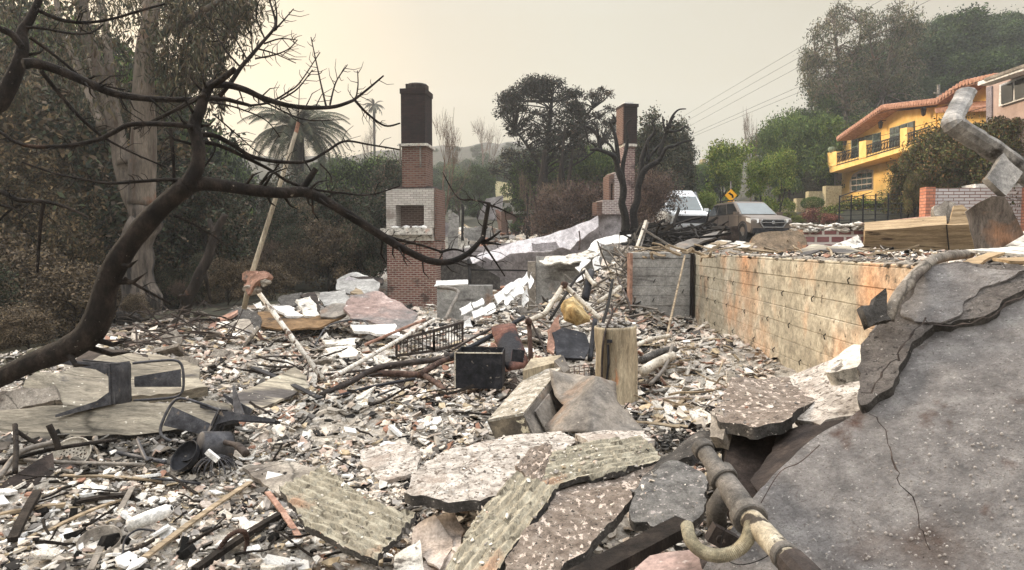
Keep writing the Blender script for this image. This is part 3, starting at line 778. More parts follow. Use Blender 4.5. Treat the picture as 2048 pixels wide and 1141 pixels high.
def proto_tree(name, seed, h, crown_r, tints, nleaf=5000, lsize=.13, lev=4, bark='charwood', trunk_r=.12, spread=.6, up=.12,
               first=.35, crown_z=.5, leafy=1.0, clump=.35, label='', cat='tree', group=None, asp=.5, droop=0, fill=.65, low=.12):
    rs = random.Random(seed); t = thing(name, (0, 0, 0), label, cat, group)
    out, tips = [], []
    grow(rs, Vector((0, 0, -.3)), Vector((0, 0, 1)), h * first, trunk_r, lev, out, tips, spread, up, 4, .7, (3, 4), .008, .13, (.60, .82))
    mx_ = max(max(p.z for p in o[0]) for o in out); mr = max(max(math.hypot(p.x, p.y) for p in o[0]) for o in out)
    sz, sr = h * .97 / mx_, crown_r * .95 / max(mr, .1)
    out = [([Vector((p.x * sr, p.y * sr, p.z * sz)) for p in ps], rr) for ps, rr in out]
    tips = [(Vector((p.x * sr, p.y * sr, p.z * sz)), d) for p, d in tips]
    mb = MB(); tubes_mesh(mb, out, 6); mb.build('trunk', M[bark], t, smooth=True)
    if nleaf and leafy:
        g_ = np.random.default_rng(seed); T = np.array([p[:] for p, _ in tips])
        T = T[g_.random(len(T)) < leafy]
        n1 = int(nleaf * (1 - fill)); k = g_.integers(0, len(T), n1)
        p1 = T[k] + g_.normal(0, clump, (n1, 3)) * np.array([1, 1, .7])
        # lobes through the crown's volume
        nl = max(8, int(len(T) ** .5) + 8); kk = T[g_.integers(0, len(T), nl)] * np.array([.85, .85, .92])
        if low is not None:
            m_ = int(nl * 1.1); zz = h * (low + (.9 - low) * g_.random(m_)); rr = crown_r * .72 * np.sqrt(np.clip(1 - ((zz / h - .45) / .58) ** 2, .05, 1)) * g_.uniform(.2, 1, m_) ** .5
            aa = g_.uniform(0, 2 * PI, m_); kk = np.concatenate([kk, np.stack([rr * np.cos(aa), rr * np.sin(aa), zz], -1)]); nl = len(kk)
        n2 = nleaf - n1; q = g_.integers(0, nl, n2); dd = g_.normal(0, 1, (n2, 3)); dd /= np.linalg.norm(dd, axis=1)[:, None]
        lr = crown_r * g_.uniform(.13, .36, nl); ls = g_.uniform(.62, 1.35, nl)
        p2 = kk[q] + dd * (lr[q] * g_.uniform(.25, 1.0, n2) ** .45)[:, None] * np.array([1, 1, .7])
        shp = np.concatenate([g_.uniform(.62, 1.35, len(T))[k], ls[q]])
        p = np.concatenate([p1, p2]); ok_ = p[:, 2] > h * .04; p = p[ok_]; shp = shp[ok_]
        mesh_part('crown', leaf_mesh('crown', p, lsize, tints, seed, asp, droop, shp), t)
    return t
def place(t, x, y, z=None, s=1.0, rz=0.0, label=None, group=None, first=False, sz=None):
    c = t if first else copy_tree(t)
    if z is None: z = gz(x, y) if not (x > 3.4 and y < 36) else float(terr_z(x, y))
    c.location = (x, y, z); c.scale = (s, s, sz or s); c.rotation_euler = (0, 0, rz)
    if label: c['label'] = label
    if group: c['group'] = group
    return c
used = {}
def put(t, px, Yd, top=None, s=None, h=None, label=None, group=None, rz=None, base=None, wide=1.0):
    """stand a plant at a pixel column and distance; its height follows the photograph's top line"""
    x = (px - CX) / F * Yd
    z = gz(x, Yd) if not (x > np.interp(Yd, [12, 24, 36], [2.2, 3.4, 4.6]) and Yd < 36 and Yd > 2) else float(terr_z(x, Yd))
    if base is not None: z = at(px, base, Yd).z
    if top is not None:
        ht = max(.5, at(px, top, Yd).z - z); sz = ht / t['h']
    else: sz = s or 1
    sx = s or sz * wide
    f = t.name not in used; used[t.name] = 1
    return place(t, x, Yd, z, sx, random.uniform(0, 6.28) if rz is None else rz, label, group, f, sz)

# --- prototypes
def mk(name, h, **k):
    if k['nleaf'] > 3000: k['nleaf'] = int(k['nleaf'] * 1.5); k['lsize'] *= 1.2
    t = proto_tree(name, h=h, **k); t['h'] = h; return t
G_L = 'scorched trees and shrubs crowding the slope on the left'
G_R = 'green trees on the slope on the right'
P_burnt = mk('scorched_bush', 3.2, seed=3, crown_r=1.9, tints=BURNT + BROWN[:2], nleaf=7000, lsize=.10, lev=4, trunk_r=.07, first=.22, spread=.8, label='scorched brown bush among the thicket left of the burnt lot', cat='bush', group=G_L, clump=.22)
P_brown = mk('withered_tree', 6.5, seed=4, crown_r=2.6, tints=BROWN, nleaf=9000, lsize=.13, lev=4, trunk_r=.12, first=.28, spread=.7, label='withered brown leaved tree in the thicket left of the burnt lot', cat='tree', group=G_L, clump=.35)
P_olive = mk('dusty_tree', 7.0, seed=5, crown_r=2.9, tints=DGREEN + BURNT[:2], nleaf=11000, lsize=.15, lev=4, trunk_r=.14, first=.28, label='dusty dark green tree in the thicket left of the burnt lot', cat='tree', group=G_L, clump=.4)
P_green = mk('green_tree', 7.0, seed=6, crown_r=3.2, tints=GREEN, nleaf=13000, lsize=.18, lev=4, trunk_r=.16, first=.25, label='leafy green tree on the slope beyond the street', cat='tree', group=G_R, clump=.45)
P_bright = mk('bright_tree', 6.0, seed=8, crown_r=2.7, tints=BRIGHT, nleaf=11000, lsize=.17, lev=4, trunk_r=.12, first=.25, label='bright leaved tree on the slope beyond the street', cat='tree', group=G_R, clump=.4)
P_dense = mk('evergreen_tree', 11.0, seed=9, crown_r=4.3, tints=DGREEN + GREEN[:2], nleaf=20000, lsize=.26, lev=4, trunk_r=.25, first=.25, label='dense dark evergreen tree high on the hillside', cat='tree', group=G_R, clump=.6, fill=.65)
P_hill = mk('hillside_tree', 9.0, seed=10, crown_r=4.0, tints=lin((48, 68, 34), (64, 86, 42), (38, 54, 30), (76, 92, 48)), nleaf=22000, lsize=.22, lev=4, trunk_r=.22, first=.2, low=.06, label='dense green tree in the mass covering the hillside at the top right', cat='tree', group='trees massed on the right hillside', clump=.6, fill=.8)
P_bare = mk('bare_tree', 7.0, seed=14, crown_r=3.0, tints=BURNT, nleaf=0, lev=5, trunk_r=.12, bark='twig', first=.24, spread=.55, label='leafless pale tree', cat='tree')
P_twig = mk('twiggy_bush', 3.0, seed=15, crown_r=1.8, tints=BURNT, nleaf=2600, lsize=.08, lev=6, trunk_r=.04, bark='twig', first=.16, spread=.75, label='leafless twiggy bush in the thicket by the burnt lot', cat='bush', group=G_L, clump=.15)
P_rust = mk('rusty_bush', 3.4, seed=16, crown_r=1.9, tints=lin((86, 70, 64), (70, 58, 54), (104, 84, 74), (58, 52, 48)), nleaf=5000, lsize=.09, lev=5, trunk_r=.04, bark='twig', first=.16, spread=.75, label='dry rust brown shrub in front of the dark trees', cat='bush', group='rust brown shrubs behind the ruins', clump=.2)
P_shrub = mk('garden_shrub', 1.2, seed=18, crown_r=.9, tints=BRIGHT + OLIVE, nleaf=3500, lsize=.07, lev=3, trunk_r=.03, first=.25, spread=.8, label='low garden shrub', cat='shrub', clump=.16)
P_red = mk('red_shrub', 1.2, seed=19, crown_r=1.0, tints=lin((150, 92, 92), (128, 78, 74), (160, 116, 88), (104, 84, 60)), nleaf=3500, lsize=.07, lev=3, trunk_r=.03, first=.25, spread=.8, label='low reddish garden shrub', cat='shrub', clump=.16)
rs = random.Random(21)
# --- left slope thicket: rows from near to far
def row(protos, Yd, pxs, tops, jx=30, jt=30, n=None, wide=1.0, seed=0):
    r_ = random.Random(seed)
    for px in pxs:
        top = float(np.interp(px, [a for a, _ in tops], [b for _, b in tops])) + r_.uniform(-jt, jt)
        put(r_.choice(protos), px + r_.uniform(-jx, jx), Yd * r_.uniform(.93, 1.07), top=top, wide=wide * r_.uniform(.9, 1.2), rz=r_.uniform(0, 6.28))
row([P_burnt, P_burnt, P_twig], 11.5, range(-380, 150, 90), [(-400, 560), (0, 600), (200, 660)], wide=1.3, seed=1)
row([P_burnt, P_burnt, P_olive], 14.5, range(-330, 300, 95), [(-400, 420), (0, 480), (300, 600)], wide=1.15, seed=2)
row([P_brown, P_brown, P_olive], 18, range(-330, 240, 95), [(-400, 180), (0, 250), (240, 400)], wide=.85, seed=3)
row([P_brown, P_olive, P_olive], 22, range(-300, 420, 70), [(-400, 20), (0, 60), (200, 150), (300, 250), (420, 340)], wide=.95, seed=4)
row([P_dense, P_olive], 26, range(-350, 330, 80), [(-400, -60), (0, -30), (120, 10), (330, 150)], wide=.8, seed=29)
row([P_burnt, P_olive], 19, range(320, 470, 70), [(300, 520), (470, 520)], jt=20, seed=5)
row([P_olive, P_brown], 27, range(360, 780, 62), [(300, 330), (470, 370), (600, 380), (780, 400)], wide=.9, seed=6)
row([P_twig, P_olive, P_burnt], 25.5, range(440, 790, 42), [(400, 470), (560, 470), (690, 440), (790, 390)], jt=18, wide=.9, seed=7)
row([P_burnt, P_twig], 20.5, range(330, 560, 55), [(300, 560), (560, 520)], jt=14, wide=1.1, seed=17)
row([P_olive, P_dense], 34, range(240, 800, 62), [(200, 250), (420, 290), (500, 345), (600, 335), (700, 318), (800, 312)], jt=14, wide=.75, seed=8)
row([P_dense], 48, range(-100, 460, 110), [(-200, 80), (100, 150), (460, 290)], jt=20, wide=.7, seed=9)
row([P_twig, P_twig, P_burnt], 16.5, range(-250, 330, 75), [(-400, 500), (0, 540), (300, 590)], wide=1.2, seed=31)
# --- centre background, in the haze
row([P_hill, P_dense, P_green], 62, range(640, 1010, 42), [(600, 350), (740, 300), (800, 335), (870, 380), (1010, 330)], jt=14, wide=.85, seed=10)
row([P_hill, P_green, P_dense], 95, range(640, 1330, 34), [(640, 330), (800, 330), (960, 345), (1060, 300), (1200, 290), (1330, 320)], jt=12, wide=.9, seed=11)
row([P_hill], 140, range(700, 1420, 30), [(700, 330), (900, 318), (1060, 308), (1250, 300), (1420, 330)], jt=8, wide=1.1, seed=12)
row([P_hill], 190, range(640, 1200, 28), [(640, 330), (880, 296), (1000, 290), (1200, 300)], jt=5, wide=1.3, seed=13)
row([P_dense, P_green], 46, range(1060, 1330, 48), [(1040, 340), (1130, 300), (1330, 260)], jt=18, wide=.7, seed=14)
row([P_rust, P_rust, P_twig], 33, range(1100, 1330, 38), [(1090, 370), (1200, 350), (1330, 330)], jt=14, wide=.8, seed=15)
# --- right slope
row([P_bright], 43, (1450, 1486, 1518, 1552), [(1440, 265), (1500, 330), (1560, 300)], jt=12, wide=.7, seed=20)
row([P_green], 53, (1548, 1575, 1605, 1640), [(1540, 260), (1580, 215), (1640, 225)], jt=10, wide=.7, seed=21)
row([P_green, P_olive], 52, (1572, 1605, 1640), [(1560, 320), (1640, 330)], jt=12, wide=.8, seed=22)
row([P_hill], 62, (1590, 1625, 1655), [(1600, 210), (1700, 160)], jt=10, wide=.8, seed=23)
row([P_hill], 74, range(1700, 2330, 40), [(1700, 110), (1740, 90), (1850, 38), (2048, 40), (2300, 20)], jt=14, wide=1.1, seed=24)
row([P_hill], 66, range(1560, 2330, 40), [(1560, 260), (1640, 225), (1700, 190), (1850, 140), (2048, 100), (2300, 80)], jt=18, wide=1.1, seed=25)
row([P_hill], 84, range(1790, 2300, 45), [(1790, 60), (1900, 22), (2048, 36), (2300, 0)], jt=10, wide=1.1, seed=26)
row([P_hill, P_green], 57, range(1560, 2100, 45), [(1540, 330), (1680, 270), (1850, 200), (2100, 150)], jt=18, wide=1.1, seed=28)
row([P_dense, P_green], 60, (1340, 1375, 1410, 1440), [(1330, 330), (1440, 322)], jt=4, wide=.8, seed=27)
put(P_bare, 1500, 52, top=205, wide=.36, label='leafless pale tree standing behind the bright green tree')
put(P_bare, 966, 120, top=222, wide=.8, label='distant pale leafless tree above the smoky centre of the valley')
put(P_bare, 745, 110, top=240, wide=.5, label='distant thin leafless tree beside the far palm')
# ---------------------------------------------------------------- resting points on the rubble
def Yg(px, py, lift=0.0):
    """distance at which the ray through a pixel comes within lift metres of the rubble"""
    a, b = (px - CX) / F, (CY - py) / F
    d = Vector((a, cp_ + b * sp_, -sp_ + b * cp_)); d /= d.y
    Ys = np.linspace(2.2, 34, 640)
    zr = EYE + d.z * Ys; g_ = gz_np(d.x * Ys, Ys) + relief(d.x * Ys, Ys)
    k = np.nonzero(zr - g_ < lift)[0]
    return float(Ys[k[0]]) if len(k) else 30.0
def Lp(px, py, lift=.05): return (px, py, Yg(px, py, lift))
def P(px, py, lift=.05): return at(px, py, Yg(px, py, lift))
def gslab(name, pts, thick, m, label, cat, lift=.08, **k):
    pts = [(q[0], q[1], Yg(q[0], q[1], q[2] if len(q) > 2 else lift)) for q in pts]
    return slab(name, pts, thick, m, label, cat, **k)

# ---------------------------------------------------------------- big fallen stucco wall on the right
t = thing('stucco_wall', at(1800, 900, 2.3), 'large cracked pinkish grey stucco wall slab filling the lower right corner', 'wall')
_a, _b, _c3 = at(1494, 1002, 2.85), at(1730, 818, 3.02), at(1900, 1141, 2.34); _n = (_b - _a).cross(_c3 - _a).normalized()
def wp_(px, py, off=0.0):
    o = Vector((0, 0, EYE)); d = at(px, py, 1) - o; return (px, py, (_a - o).dot(_n) / d.dot(_n) - off)
main_pts = [wp_(*q) for q in [(1494, 1002), (1545, 952), (1640, 868), (1728, 815), (1722, 700), (1752, 640), (1900, 565), (2060, 540), (2300, 560), (2500, 900), (2400, 1500), (1800, 1560), (1380, 1420), (1400, 1150)]]
slab('wall_slab', main_pts, .09, M['stucco'], parent=t, sp=.026, wob=.012, edge=.5, side=M['stucco_edge'], planar=True)
# upper broken layer lying on it, separated by the long crack
slab('upper_slab', [wp_(1722, 812, .06), wp_(1714, 735, .06), wp_(1740, 665, .06), wp_(1790, 590, .06), wp_(1850, 530, .06), wp_(1925, 522, .06), wp_(2060, 535, .06), wp_(2300, 480, .06), wp_(2300, 520, .06), wp_(2060, 570, .06), wp_(1985, 625, .06), wp_(1900, 650, .06), wp_(1868, 650, .06), wp_(1800, 730, .06), wp_(1765, 785, .06)], .05, M['stucco_low'], parent=t, sp=.022, wob=.035, edge=1.3, seed=4, side=M['stucco_edge'])
slab('rough_face', [wp_(1800, 625, .085), wp_(1835, 560, .085), wp_(1860, 533, .085), wp_(1925, 526, .085), wp_(2055, 540, .085), wp_(2010, 560, .085), wp_(1960, 575, .085), wp_(1925, 610, .085), wp_(1880, 645, .085), wp_(1830, 642, .085)], .012, M['stucco'], parent=t, sp=.026, wob=.045, edge=1.2, seed=6)
def crack(name, pts, parent, w=.006, m='soot_shade', jit=.006, depth=.012):
    """a thin dark gap following a polyline over the surface"""
    Q = [at(*p) for p in pts]; o = []
    for i in range(len(Q) - 1):
        k = max(2, int((Q[i + 1] - Q[i]).length / .03))
        for j in range(k):
            p = Q[i].lerp(Q[i + 1], j / k); o.append(p + Vector((noise.noise(p * 19), noise.noise(p * 23 + Vector((5, 5, 5))) * .3, noise.noise(p * 21 + Vector((9, 0, 0))))) * jit * 2)
    o.append(Q[-1])
    mb = MB(); mb.tube(o, [w * (1 - .6 * abs(i / len(o) - .4)) for i in range(len(o))], 5, flat=.5)
    return mb.build(name, M[m], parent)
def on_plane(P3pts, px, py, off=.004):
    P3 = [at(*p) for p in P3pts]; c, n = plane_of(P3)
    if n.dot(Vector((0, 0, EYE)) - c) < 0: n = -n
    a = at(px, py, 1); o = Vector((0, 0, EYE)); d = (a - o).normalized()
    k = (c + n * off - o).dot(n) / d.dot(n); return o + d * k
def pcrack(name, base, pp, parent, w=.004, off=.006, m='soot_shade'):
    Q = [on_plane(base, x, y, off) for x, y in pp]; o = []
    for i in range(len(Q) - 1):
        k = max(2, int((Q[i + 1] - Q[i]).length / .03))
        for j in range(k):
            p = Q[i].lerp(Q[i + 1], j / k); o.append(p + Vector((noise.noise(p * 19), 0, noise.noise(p * 21 + Vector((9, 0, 0))))) * .03)
    o.append(Q[-1]); mb = MB(); mb.tube(o, [w * (.35 + 1.3 * abs(noise.noise(p * 30))) for p in o], 4, flat=.5); return mb.build(name, M[m], parent)
pcrack('crack', main_pts, [(1722, 812), (1765, 860), (1785, 910), (1800, 960), (1830, 1000), (1845, 1050), (1860, 1100)], t, .0035, .03)
pcrack('crack', main_pts, [(1850, 640), (1800, 705), (1765, 760), (1750, 782), (1722, 786)], t, .008, .115)
pcrack('crack', main_pts, [(2048, 585), (1990, 622), (1940, 648), (1868, 651), (1850, 640)], t, .008, .10)
# small flakes standing on the stucco
mb = MB(); rs = random.Random(8)
for i in range(420):
    px, py = rs.uniform(1560, 2040), rs.uniform(640, 1135)
    if py < 1100 - (px - 1500) * .62: continue
    p = on_plane(main_pts, px, py, .006); mb.ico(p, rs.uniform(.002, .007), 1, .4, i, (1, .5, 1))
mb.build('grit', mat('stucco_grit', [(150, 142, 136), (190, 184, 178)], 20), t)
# sliver standing off its edge, lintel block and broken base
slab('wall_fragment', [(1722, 612, 3.25), (1752, 592, 3.25), (1772, 576, 3.25), (1784, 640, 3.2), (1738, 654, 3.2), (1730, 630, 3.2)], .06, M['stucco_edge'], 'dark triangular cement fragment hanging at the left edge of the stucco wall', 'fragment', sp=.03, edge=1.2)
# tilted slab over the dark hole
gs = [(1463, 756, 4.2), (1560, 755, 4.35), (1660, 762, 4.3), (1676, 772, 4.15), (1632, 800, 3.8), (1585, 828, 3.5), (1560, 846, 3.4), (1500, 855, 3.45), (1440, 845, 3.6), (1432, 812, 3.85)]
slab('cement_slab', gs, .06, M['speckle'], 'flat speckled cement slab tilted over the dark hole beside the stucco wall', 'slab', sp=.03, wob=.02, edge=1.0, side=M['stucco_edge'])
slab('slab_stump', [(1418, 822, 3.75), (1440, 815, 3.75), (1452, 850, 3.6), (1446, 880, 3.55), (1420, 874, 3.6)], .09, M['cement'], 'short upright cement stump under the left end of the tilted slab', 'stump', sp=.03, edge=1)
slab('cement_block', [(1722, 690, 3.55), (1690, 698, 3.6), (1668, 716, 3.6), (1650, 745, 3.5), (1700, 738, 3.4), (1735, 728, 3.4)], .08, M['plaster'], 'pale chipped block lodged between the concrete wall and the stucco wall', 'block', sp=.03, edge=1.2)
slab('pale_slab', [(1470, 790, 4.6), (1735, 700, 4.1), (1740, 820, 3.45), (1640, 850, 3.4), (1500, 800, 4.2)], .05, M['pitted'], 'pale pitted slab lying behind the tilted cement slab', 'slab', sp=.05, edge=1)
# dark hole under the slab: back walls coloured near black, painting its shade
slab('hole_back_wall', [(1452, 852, 3.75), (1560, 850, 3.8), (1562, 1000, 3.3), (1500, 1040, 3.2), (1448, 960, 3.4)], .15, M['soot_shade'], 'back wall of the hole under the tilted cement slab, shade painted in black', 'foundation', sp=.06, wob=.03)
slab('fallen_soffit', [(1560, 856, 3.7), (1700, 838, 3.3), (1600, 940, 2.95), (1530, 1010, 2.85), (1500, 960, 3.1)], .05, M['soot_shade'], 'fallen soffit behind the top edge of the stucco wall, hole shade painted black', 'panel', sp=.05, wob=.05)
# pink plaster base and timber at the bottom
slab('pink_footing', [(1220, 1160, 2.5), (1300, 1112, 2.62), (1390, 1100, 2.62), (1420, 1150, 2.4), (1450, 1260, 2.1), (1200, 1260, 2.1)], .06, M['pinksheet'], 'pink plastered footing at the bottom edge under the broken slabs', 'footing', sp=.05, edge=1)  # darker pink used to paint in the shadow it lies under
mb = MB(); mb.bar(at(1120, 1180, 2.5), at(1370, 1050, 2.95), .10, .05)
tag(mb.build('timber_board', M['charwood']), 'dark scorched board crossing the hole beneath the grey cement slab', 'board')
mb = MB(); mb.lathe(at(1425, 1135, 2.72), [(.012, -.07), (.035, -.06), (.045, 0), (.035, .05), (.015, .06)], 14, Matrix.Rotation(1.3, 3, 'Y'))
tag(mb.build('dented_can', M['rustdark'], smooth=True), 'dented rusty can lying in front of the flexible conduit', 'can')

# ---------------------------------------------------------------- shingle patterned panels and other slabs in the foreground
sh = shingle_disp(.047, .13, .016)
pA = [(558, 975, 3.75), (650, 935, 3.95), (700, 975, 3.70), (762, 1010, 3.50), (832, 1030, 3.42), (800, 1070, 3.25), (752, 1120, 3.08), (680, 1092, 3.18), (610, 1050, 3.38)]
slab('shingle_panel', pA, .035, M['shingle'], 'curved panel moulded like shingles with an orange stain, left of the others', 'panel', sp=.0125, wob=.02, edge=.8, disp=sh, side=M['stucco_edge'], udir=((600, 1040), (750, 1108)))
pB = [(1082, 975, 3.55), (1095, 930, 3.72), (1105, 905, 3.85), (1170, 885, 4.0), (1280, 872, 4.1), (1310, 900, 3.95), (1325, 920, 3.82), (1230, 945, 3.65), (1150, 960, 3.58), (1105, 978, 3.5)]
slab('shingle_panel', pB, .035, M['shingle'], 'greenish shingle panel propped highest, right of the pitted plaster slab', 'panel', sp=.0125, wob=.015, edge=.8, disp=sh, side=M['stucco_edge'], udir=((1100, 965), (1320, 918)), seed=3)
pC = [(1035, 945, 3.62), (1060, 960, 3.55), (1110, 975, 3.45), (1090, 1010, 3.3), (1050, 1070, 3.08), (1010, 1120, 2.9), (985, 1170, 2.75), (880, 1170, 2.85), (920, 1090, 3.08), (960, 1020, 3.35)]
slab('shingle_panel', pC, .035, M['shingle'], 'long narrow shingle panel running down to the bottom edge of the picture', 'panel', sp=.0125, wob=.015, edge=.8, disp=sh, side=M['stucco_edge'], udir=((905, 1141), (1060, 950)), seed=5)
pC2 = [(1030, 935, 3.8), (1060, 900, 3.98), (1100, 890, 4.0), (1110, 925, 3.8), (1095, 985, 3.5), (1060, 965, 3.6)]
slab('shingle_panel', pC2, .03, M['speckle'], 'small dark broken shingle piece where the long panel meets the propped one', 'panel', sp=.02, wob=.02, edge=1, disp=sh, seed=9)
pD = [(1085, 975, 3.62), (1215, 950, 3.75), (1325, 915, 3.88), (1322, 928, 3.8), (1265, 985, 3.45), (1230, 1040, 3.18), (1180, 1095, 2.92), (1110, 1150, 2.72), (1000, 1175, 2.7), (1010, 1120, 2.88), (1060, 1050, 3.12), (1100, 1010, 3.32)]
slab('pebbled_slab', pD, .05, M['speckle'], 'long brown pebble speckled slab between the long shingle panel and the grey slab', 'slab', sp=.022, wob=.02, edge=1.2, side=M['stucco_edge'], seed=7, disp=lambda u, v: .008 * noise.noise(Vector((u * 30, v * 30, 0))))
pE = [(1285, 955, 3.30), (1345, 920, 3.42), (1392, 938, 3.36), (1418, 962, 3.26), (1412, 1005, 3.1), (1380, 1050, 2.95), (1362, 1068, 2.9), (1300, 1052, 2.98), (1262, 1040, 3.05), (1270, 990, 3.2)]
slab('grey_slab', pE, .045, M['darkspeck'], 'jagged dark grey cement slab with pink flecks leaning near the drain pipe', 'slab', sp=.022, wob=.02, edge=1.4, side=M['stucco_edge'], seed=8)
pF = [(808, 985, 3.95), (822, 950, 4.1), (845, 930, 4.2), (900, 898, 4.4), (1010, 872, 4.65), (1120, 862, 4.75), (1150, 885, 4.5), (1120, 920, 4.2), (1070, 950, 3.98), (1040, 975, 3.85), (960, 1002, 3.72), (880, 1000, 3.78)]
slab('plaster_slab', pF, .06, M['pitted'], 'wide white plaster slab with round pits and a long crack in the centre foreground', 'slab', sp=.028, wob=.03, edge=1.2, side=M['stucco_edge'], seed=10)
pcrack('plaster_crack', pF, [(835, 950), (880, 940), (930, 925), (1000, 935), (1030, 925)], None, .003, .02) if False else None
gslab('plaster_slab', [(730, 900, .12), (800, 882, .14), (842, 905, .12), (832, 945, .08), (760, 962, .06), (725, 930, .08)], .03, M['pitted'], 'smaller pinkish plaster slab just left of the wide pitted slab', 'slab', sp=.04, wob=.03, edge=1.2, seed=11)
gslab('tile_slab', [(485, 935, .10), (560, 925, .12), (640, 935, .10), (655, 960, .08), (560, 992, .06), (520, 960, .08)], .03, M['cement'], 'pale mortar slab tucked under the upper corner of the curved shingle panel', 'slab', sp=.04, wob=.02, edge=1.2, seed=12)
slab('plaster_piece', [(1150, 868, 4.45), (1290, 862, 4.5), (1310, 880, 4.3), (1180, 888, 4.2)], .04, M['pitted'], 'whitish plaster strip under the crumpled metal sheet', 'plaster', sp=.04, edge=1.4, seed=13)
slab('broken_edge', [(1322, 915, 3.78), (1400, 862, 3.85), (1448, 850, 3.9), (1452, 880, 3.7), (1380, 915, 3.55), (1330, 940, 3.6), (1268, 985, 3.42)], .05, M['stucco_edge'], 'dark broken cement edge running from the tilted slab towards the grey slab', 'slab', sp=.03, edge=1.5, wob=.03, seed=14)
rs = random.Random(31)
# thin pinkish tile pieces at the bottom centre: each one its own
for i, (pl, lab) in enumerate([([(835, 1048), (870, 1030), (905, 1080), (880, 1140), (830, 1110)], 'buff tile shard under the edge of the curved shingle panel'),
        ([(868, 1035), (905, 1020), (930, 1060), (912, 1105), (885, 1085)], 'pinkish tile shard standing between the two shingle panels'),
        ([(790, 1110), (840, 1080), (850, 1150), (780, 1160)], 'pale blue grey tile shard at the bottom centre edge'),
        ([(850, 1120), (930, 1095), (930, 1170), (840, 1175)], 'wide flesh coloured tile shard at the bottom edge of the picture')]):
    gslab('tile_shard', [(a, b, .10 + .05 * (k % 2)) for k, (a, b) in enumerate(pl)], .015, M['pinkplaster'] if i != 2 else M['plaster'], lab, 'tile', sp=.04, edge=.8, seed=20 + i)

# ---------------------------------------------------------------- drain pipe, conduit, wires
t = thing('drain_pipe', at(1490, 1010, 2.6), 'heavy grey cast drain pipe with couplings leaning against the stucco wall', 'pipe')
A, B_, C_, D_ = at(1402, 893, 3.0), at(1452, 965, 2.8), at(1498, 1035, 2.55), at(1585, 1128, 2.14)
pm = mat('grey_cast_iron', [(66, 63, 60), (92, 88, 83), (118, 112, 106)], 9, rough=.75, bump=.4, layers=[(30, .66, .04, (150, 142, 134))])
pw = mat('flaking_white_pipe', [(128, 118, 100), (170, 160, 140), (196, 188, 170)], 10, rough=.75, bump=.5, layers=[(9, .56, .05, (60, 54, 48))])
mb = MB(); mb.tube([A, A.lerp(B_, .5), B_, B_.lerp(C_, .5), C_], [.036, .038, .046, .050, .050], 16); mb.build('pipe', pm, t, smooth=True)
mb = MB(); mb.tube([C_, D_.lerp(C_, .5), D_], [.042, .040, .038], 16); mb.build('lower_pipe', pw, t, smooth=True)
def collar(q0, q1, f, r, w=.035, m=pm):
    d = (q1 - q0).normalized(); c = q0.lerp(q1, f); mb = MB(); mb.tube([c - d * w, c - d * w * .8, c + d * w * .8, c + d * w], [r * .92, r, r, r * .92], 18); mb.build('coupling', m, t, smooth=False)
collar(A, B_, .08, .046, .02); collar(A, B_, .85, .060, .026); collar(B_, C_, .98, .066, .028); collar(C_, D_, .86, .046, .02)
mb = MB(); mb.tube([B_.lerp(C_, .2), B_.lerp(C_, .2) + Vector((-.04, .05, -.10)), B_.lerp(C_, .2) + Vector((-.02, .1, -.2))], [.045, .042, .04], 14); mb.build('branch_pipe', pm, t, smooth=True)
d = (D_ - C_).normalized(); mb = MB(); mb.tube([D_, D_ + d * .10, D_ + d * .16], [.050, .052, .042], 12); mb.build('torn_end', M['rustdark'], t)
cp = [at(x, y, Yq) for x, y, Yq in [(1374, 1052, 2.6), (1382, 1082, 2.5), (1405, 1104, 2.44), (1438, 1112, 2.40), (1472, 1103, 2.38), (1494, 1080, 2.40), (1502, 1050, 2.46)]]
def smooth_path(Q, k=8):
    o = []
    for i in range(len(Q) - 1):
        p0, p1, p2, p3 = Q[max(i - 1, 0)], Q[i], Q[i + 1], Q[min(i + 2, len(Q) - 1)]
        for j in range(k):
            s = j / k; o.append(.5 * ((2 * p1) + (p2 - p0) * s + (2 * p0 - 5 * p1 + 4 * p2 - p3) * s * s + (3 * p1 - p0 - 3 * p2 + p3) * s ** 3))
    o.append(Q[-1]); return o
sp__ = smooth_path(cp, 22); mb = MB(); mb.tube(sp__, [.025 if i % 2 else .019 for i in range(len(sp__))], 12)
tag(mb.build('flexible_conduit', mat('ribbed_conduit', [(120, 114, 98), (164, 156, 134), (188, 180, 160)], 12, rough=.7, bump=.2)), 'ribbed flexible conduit looping below the drain pipe', 'conduit')
mb = MB(); mb.box(at(1455, 1082, 2.72), (.16, .05, .07), Matrix.Rotation(.5, 3, 'Y')); 
for q in (-.04, .02): mb.lathe(at(1455, 1082, 2.72) + Vector((q, -.03, -q * .5)), [(.016, 0), (.016, .01), (.010, .012)], 12, Matrix.Rotation(PI / 2, 3, 'X'))
tag(mb.build('junction_box', M['rustdark']), 'dark metal junction box behind the looping conduit', 'box')
def wire(name, pts, r, m, label, k=8, cat='wire', raw=False):
    mb = MB(); mb.tube(smooth_path([Vector(p) if raw else at(*p) for p in pts], k), r, 5); return tag(mb.build(name, m, smooth=True), label, cat)
wire('thin_wire', [(1440, 1120, 2.5), (1450, 1060, 2.6), (1500, 1045, 2.6), (1545, 1100, 2.4), (1480, 1130, 2.45), (1420, 1100, 2.6)], .0018, M['char'], 'thin dark wire curling under the drain pipe')
wire('thin_wire', [(1520, 1010, 2.68), (1560, 945, 2.8), (1600, 925, 2.8), (1640, 890, 2.84)], .0018, M['rust'], 'thin wire lying on the stucco wall above the pipe')

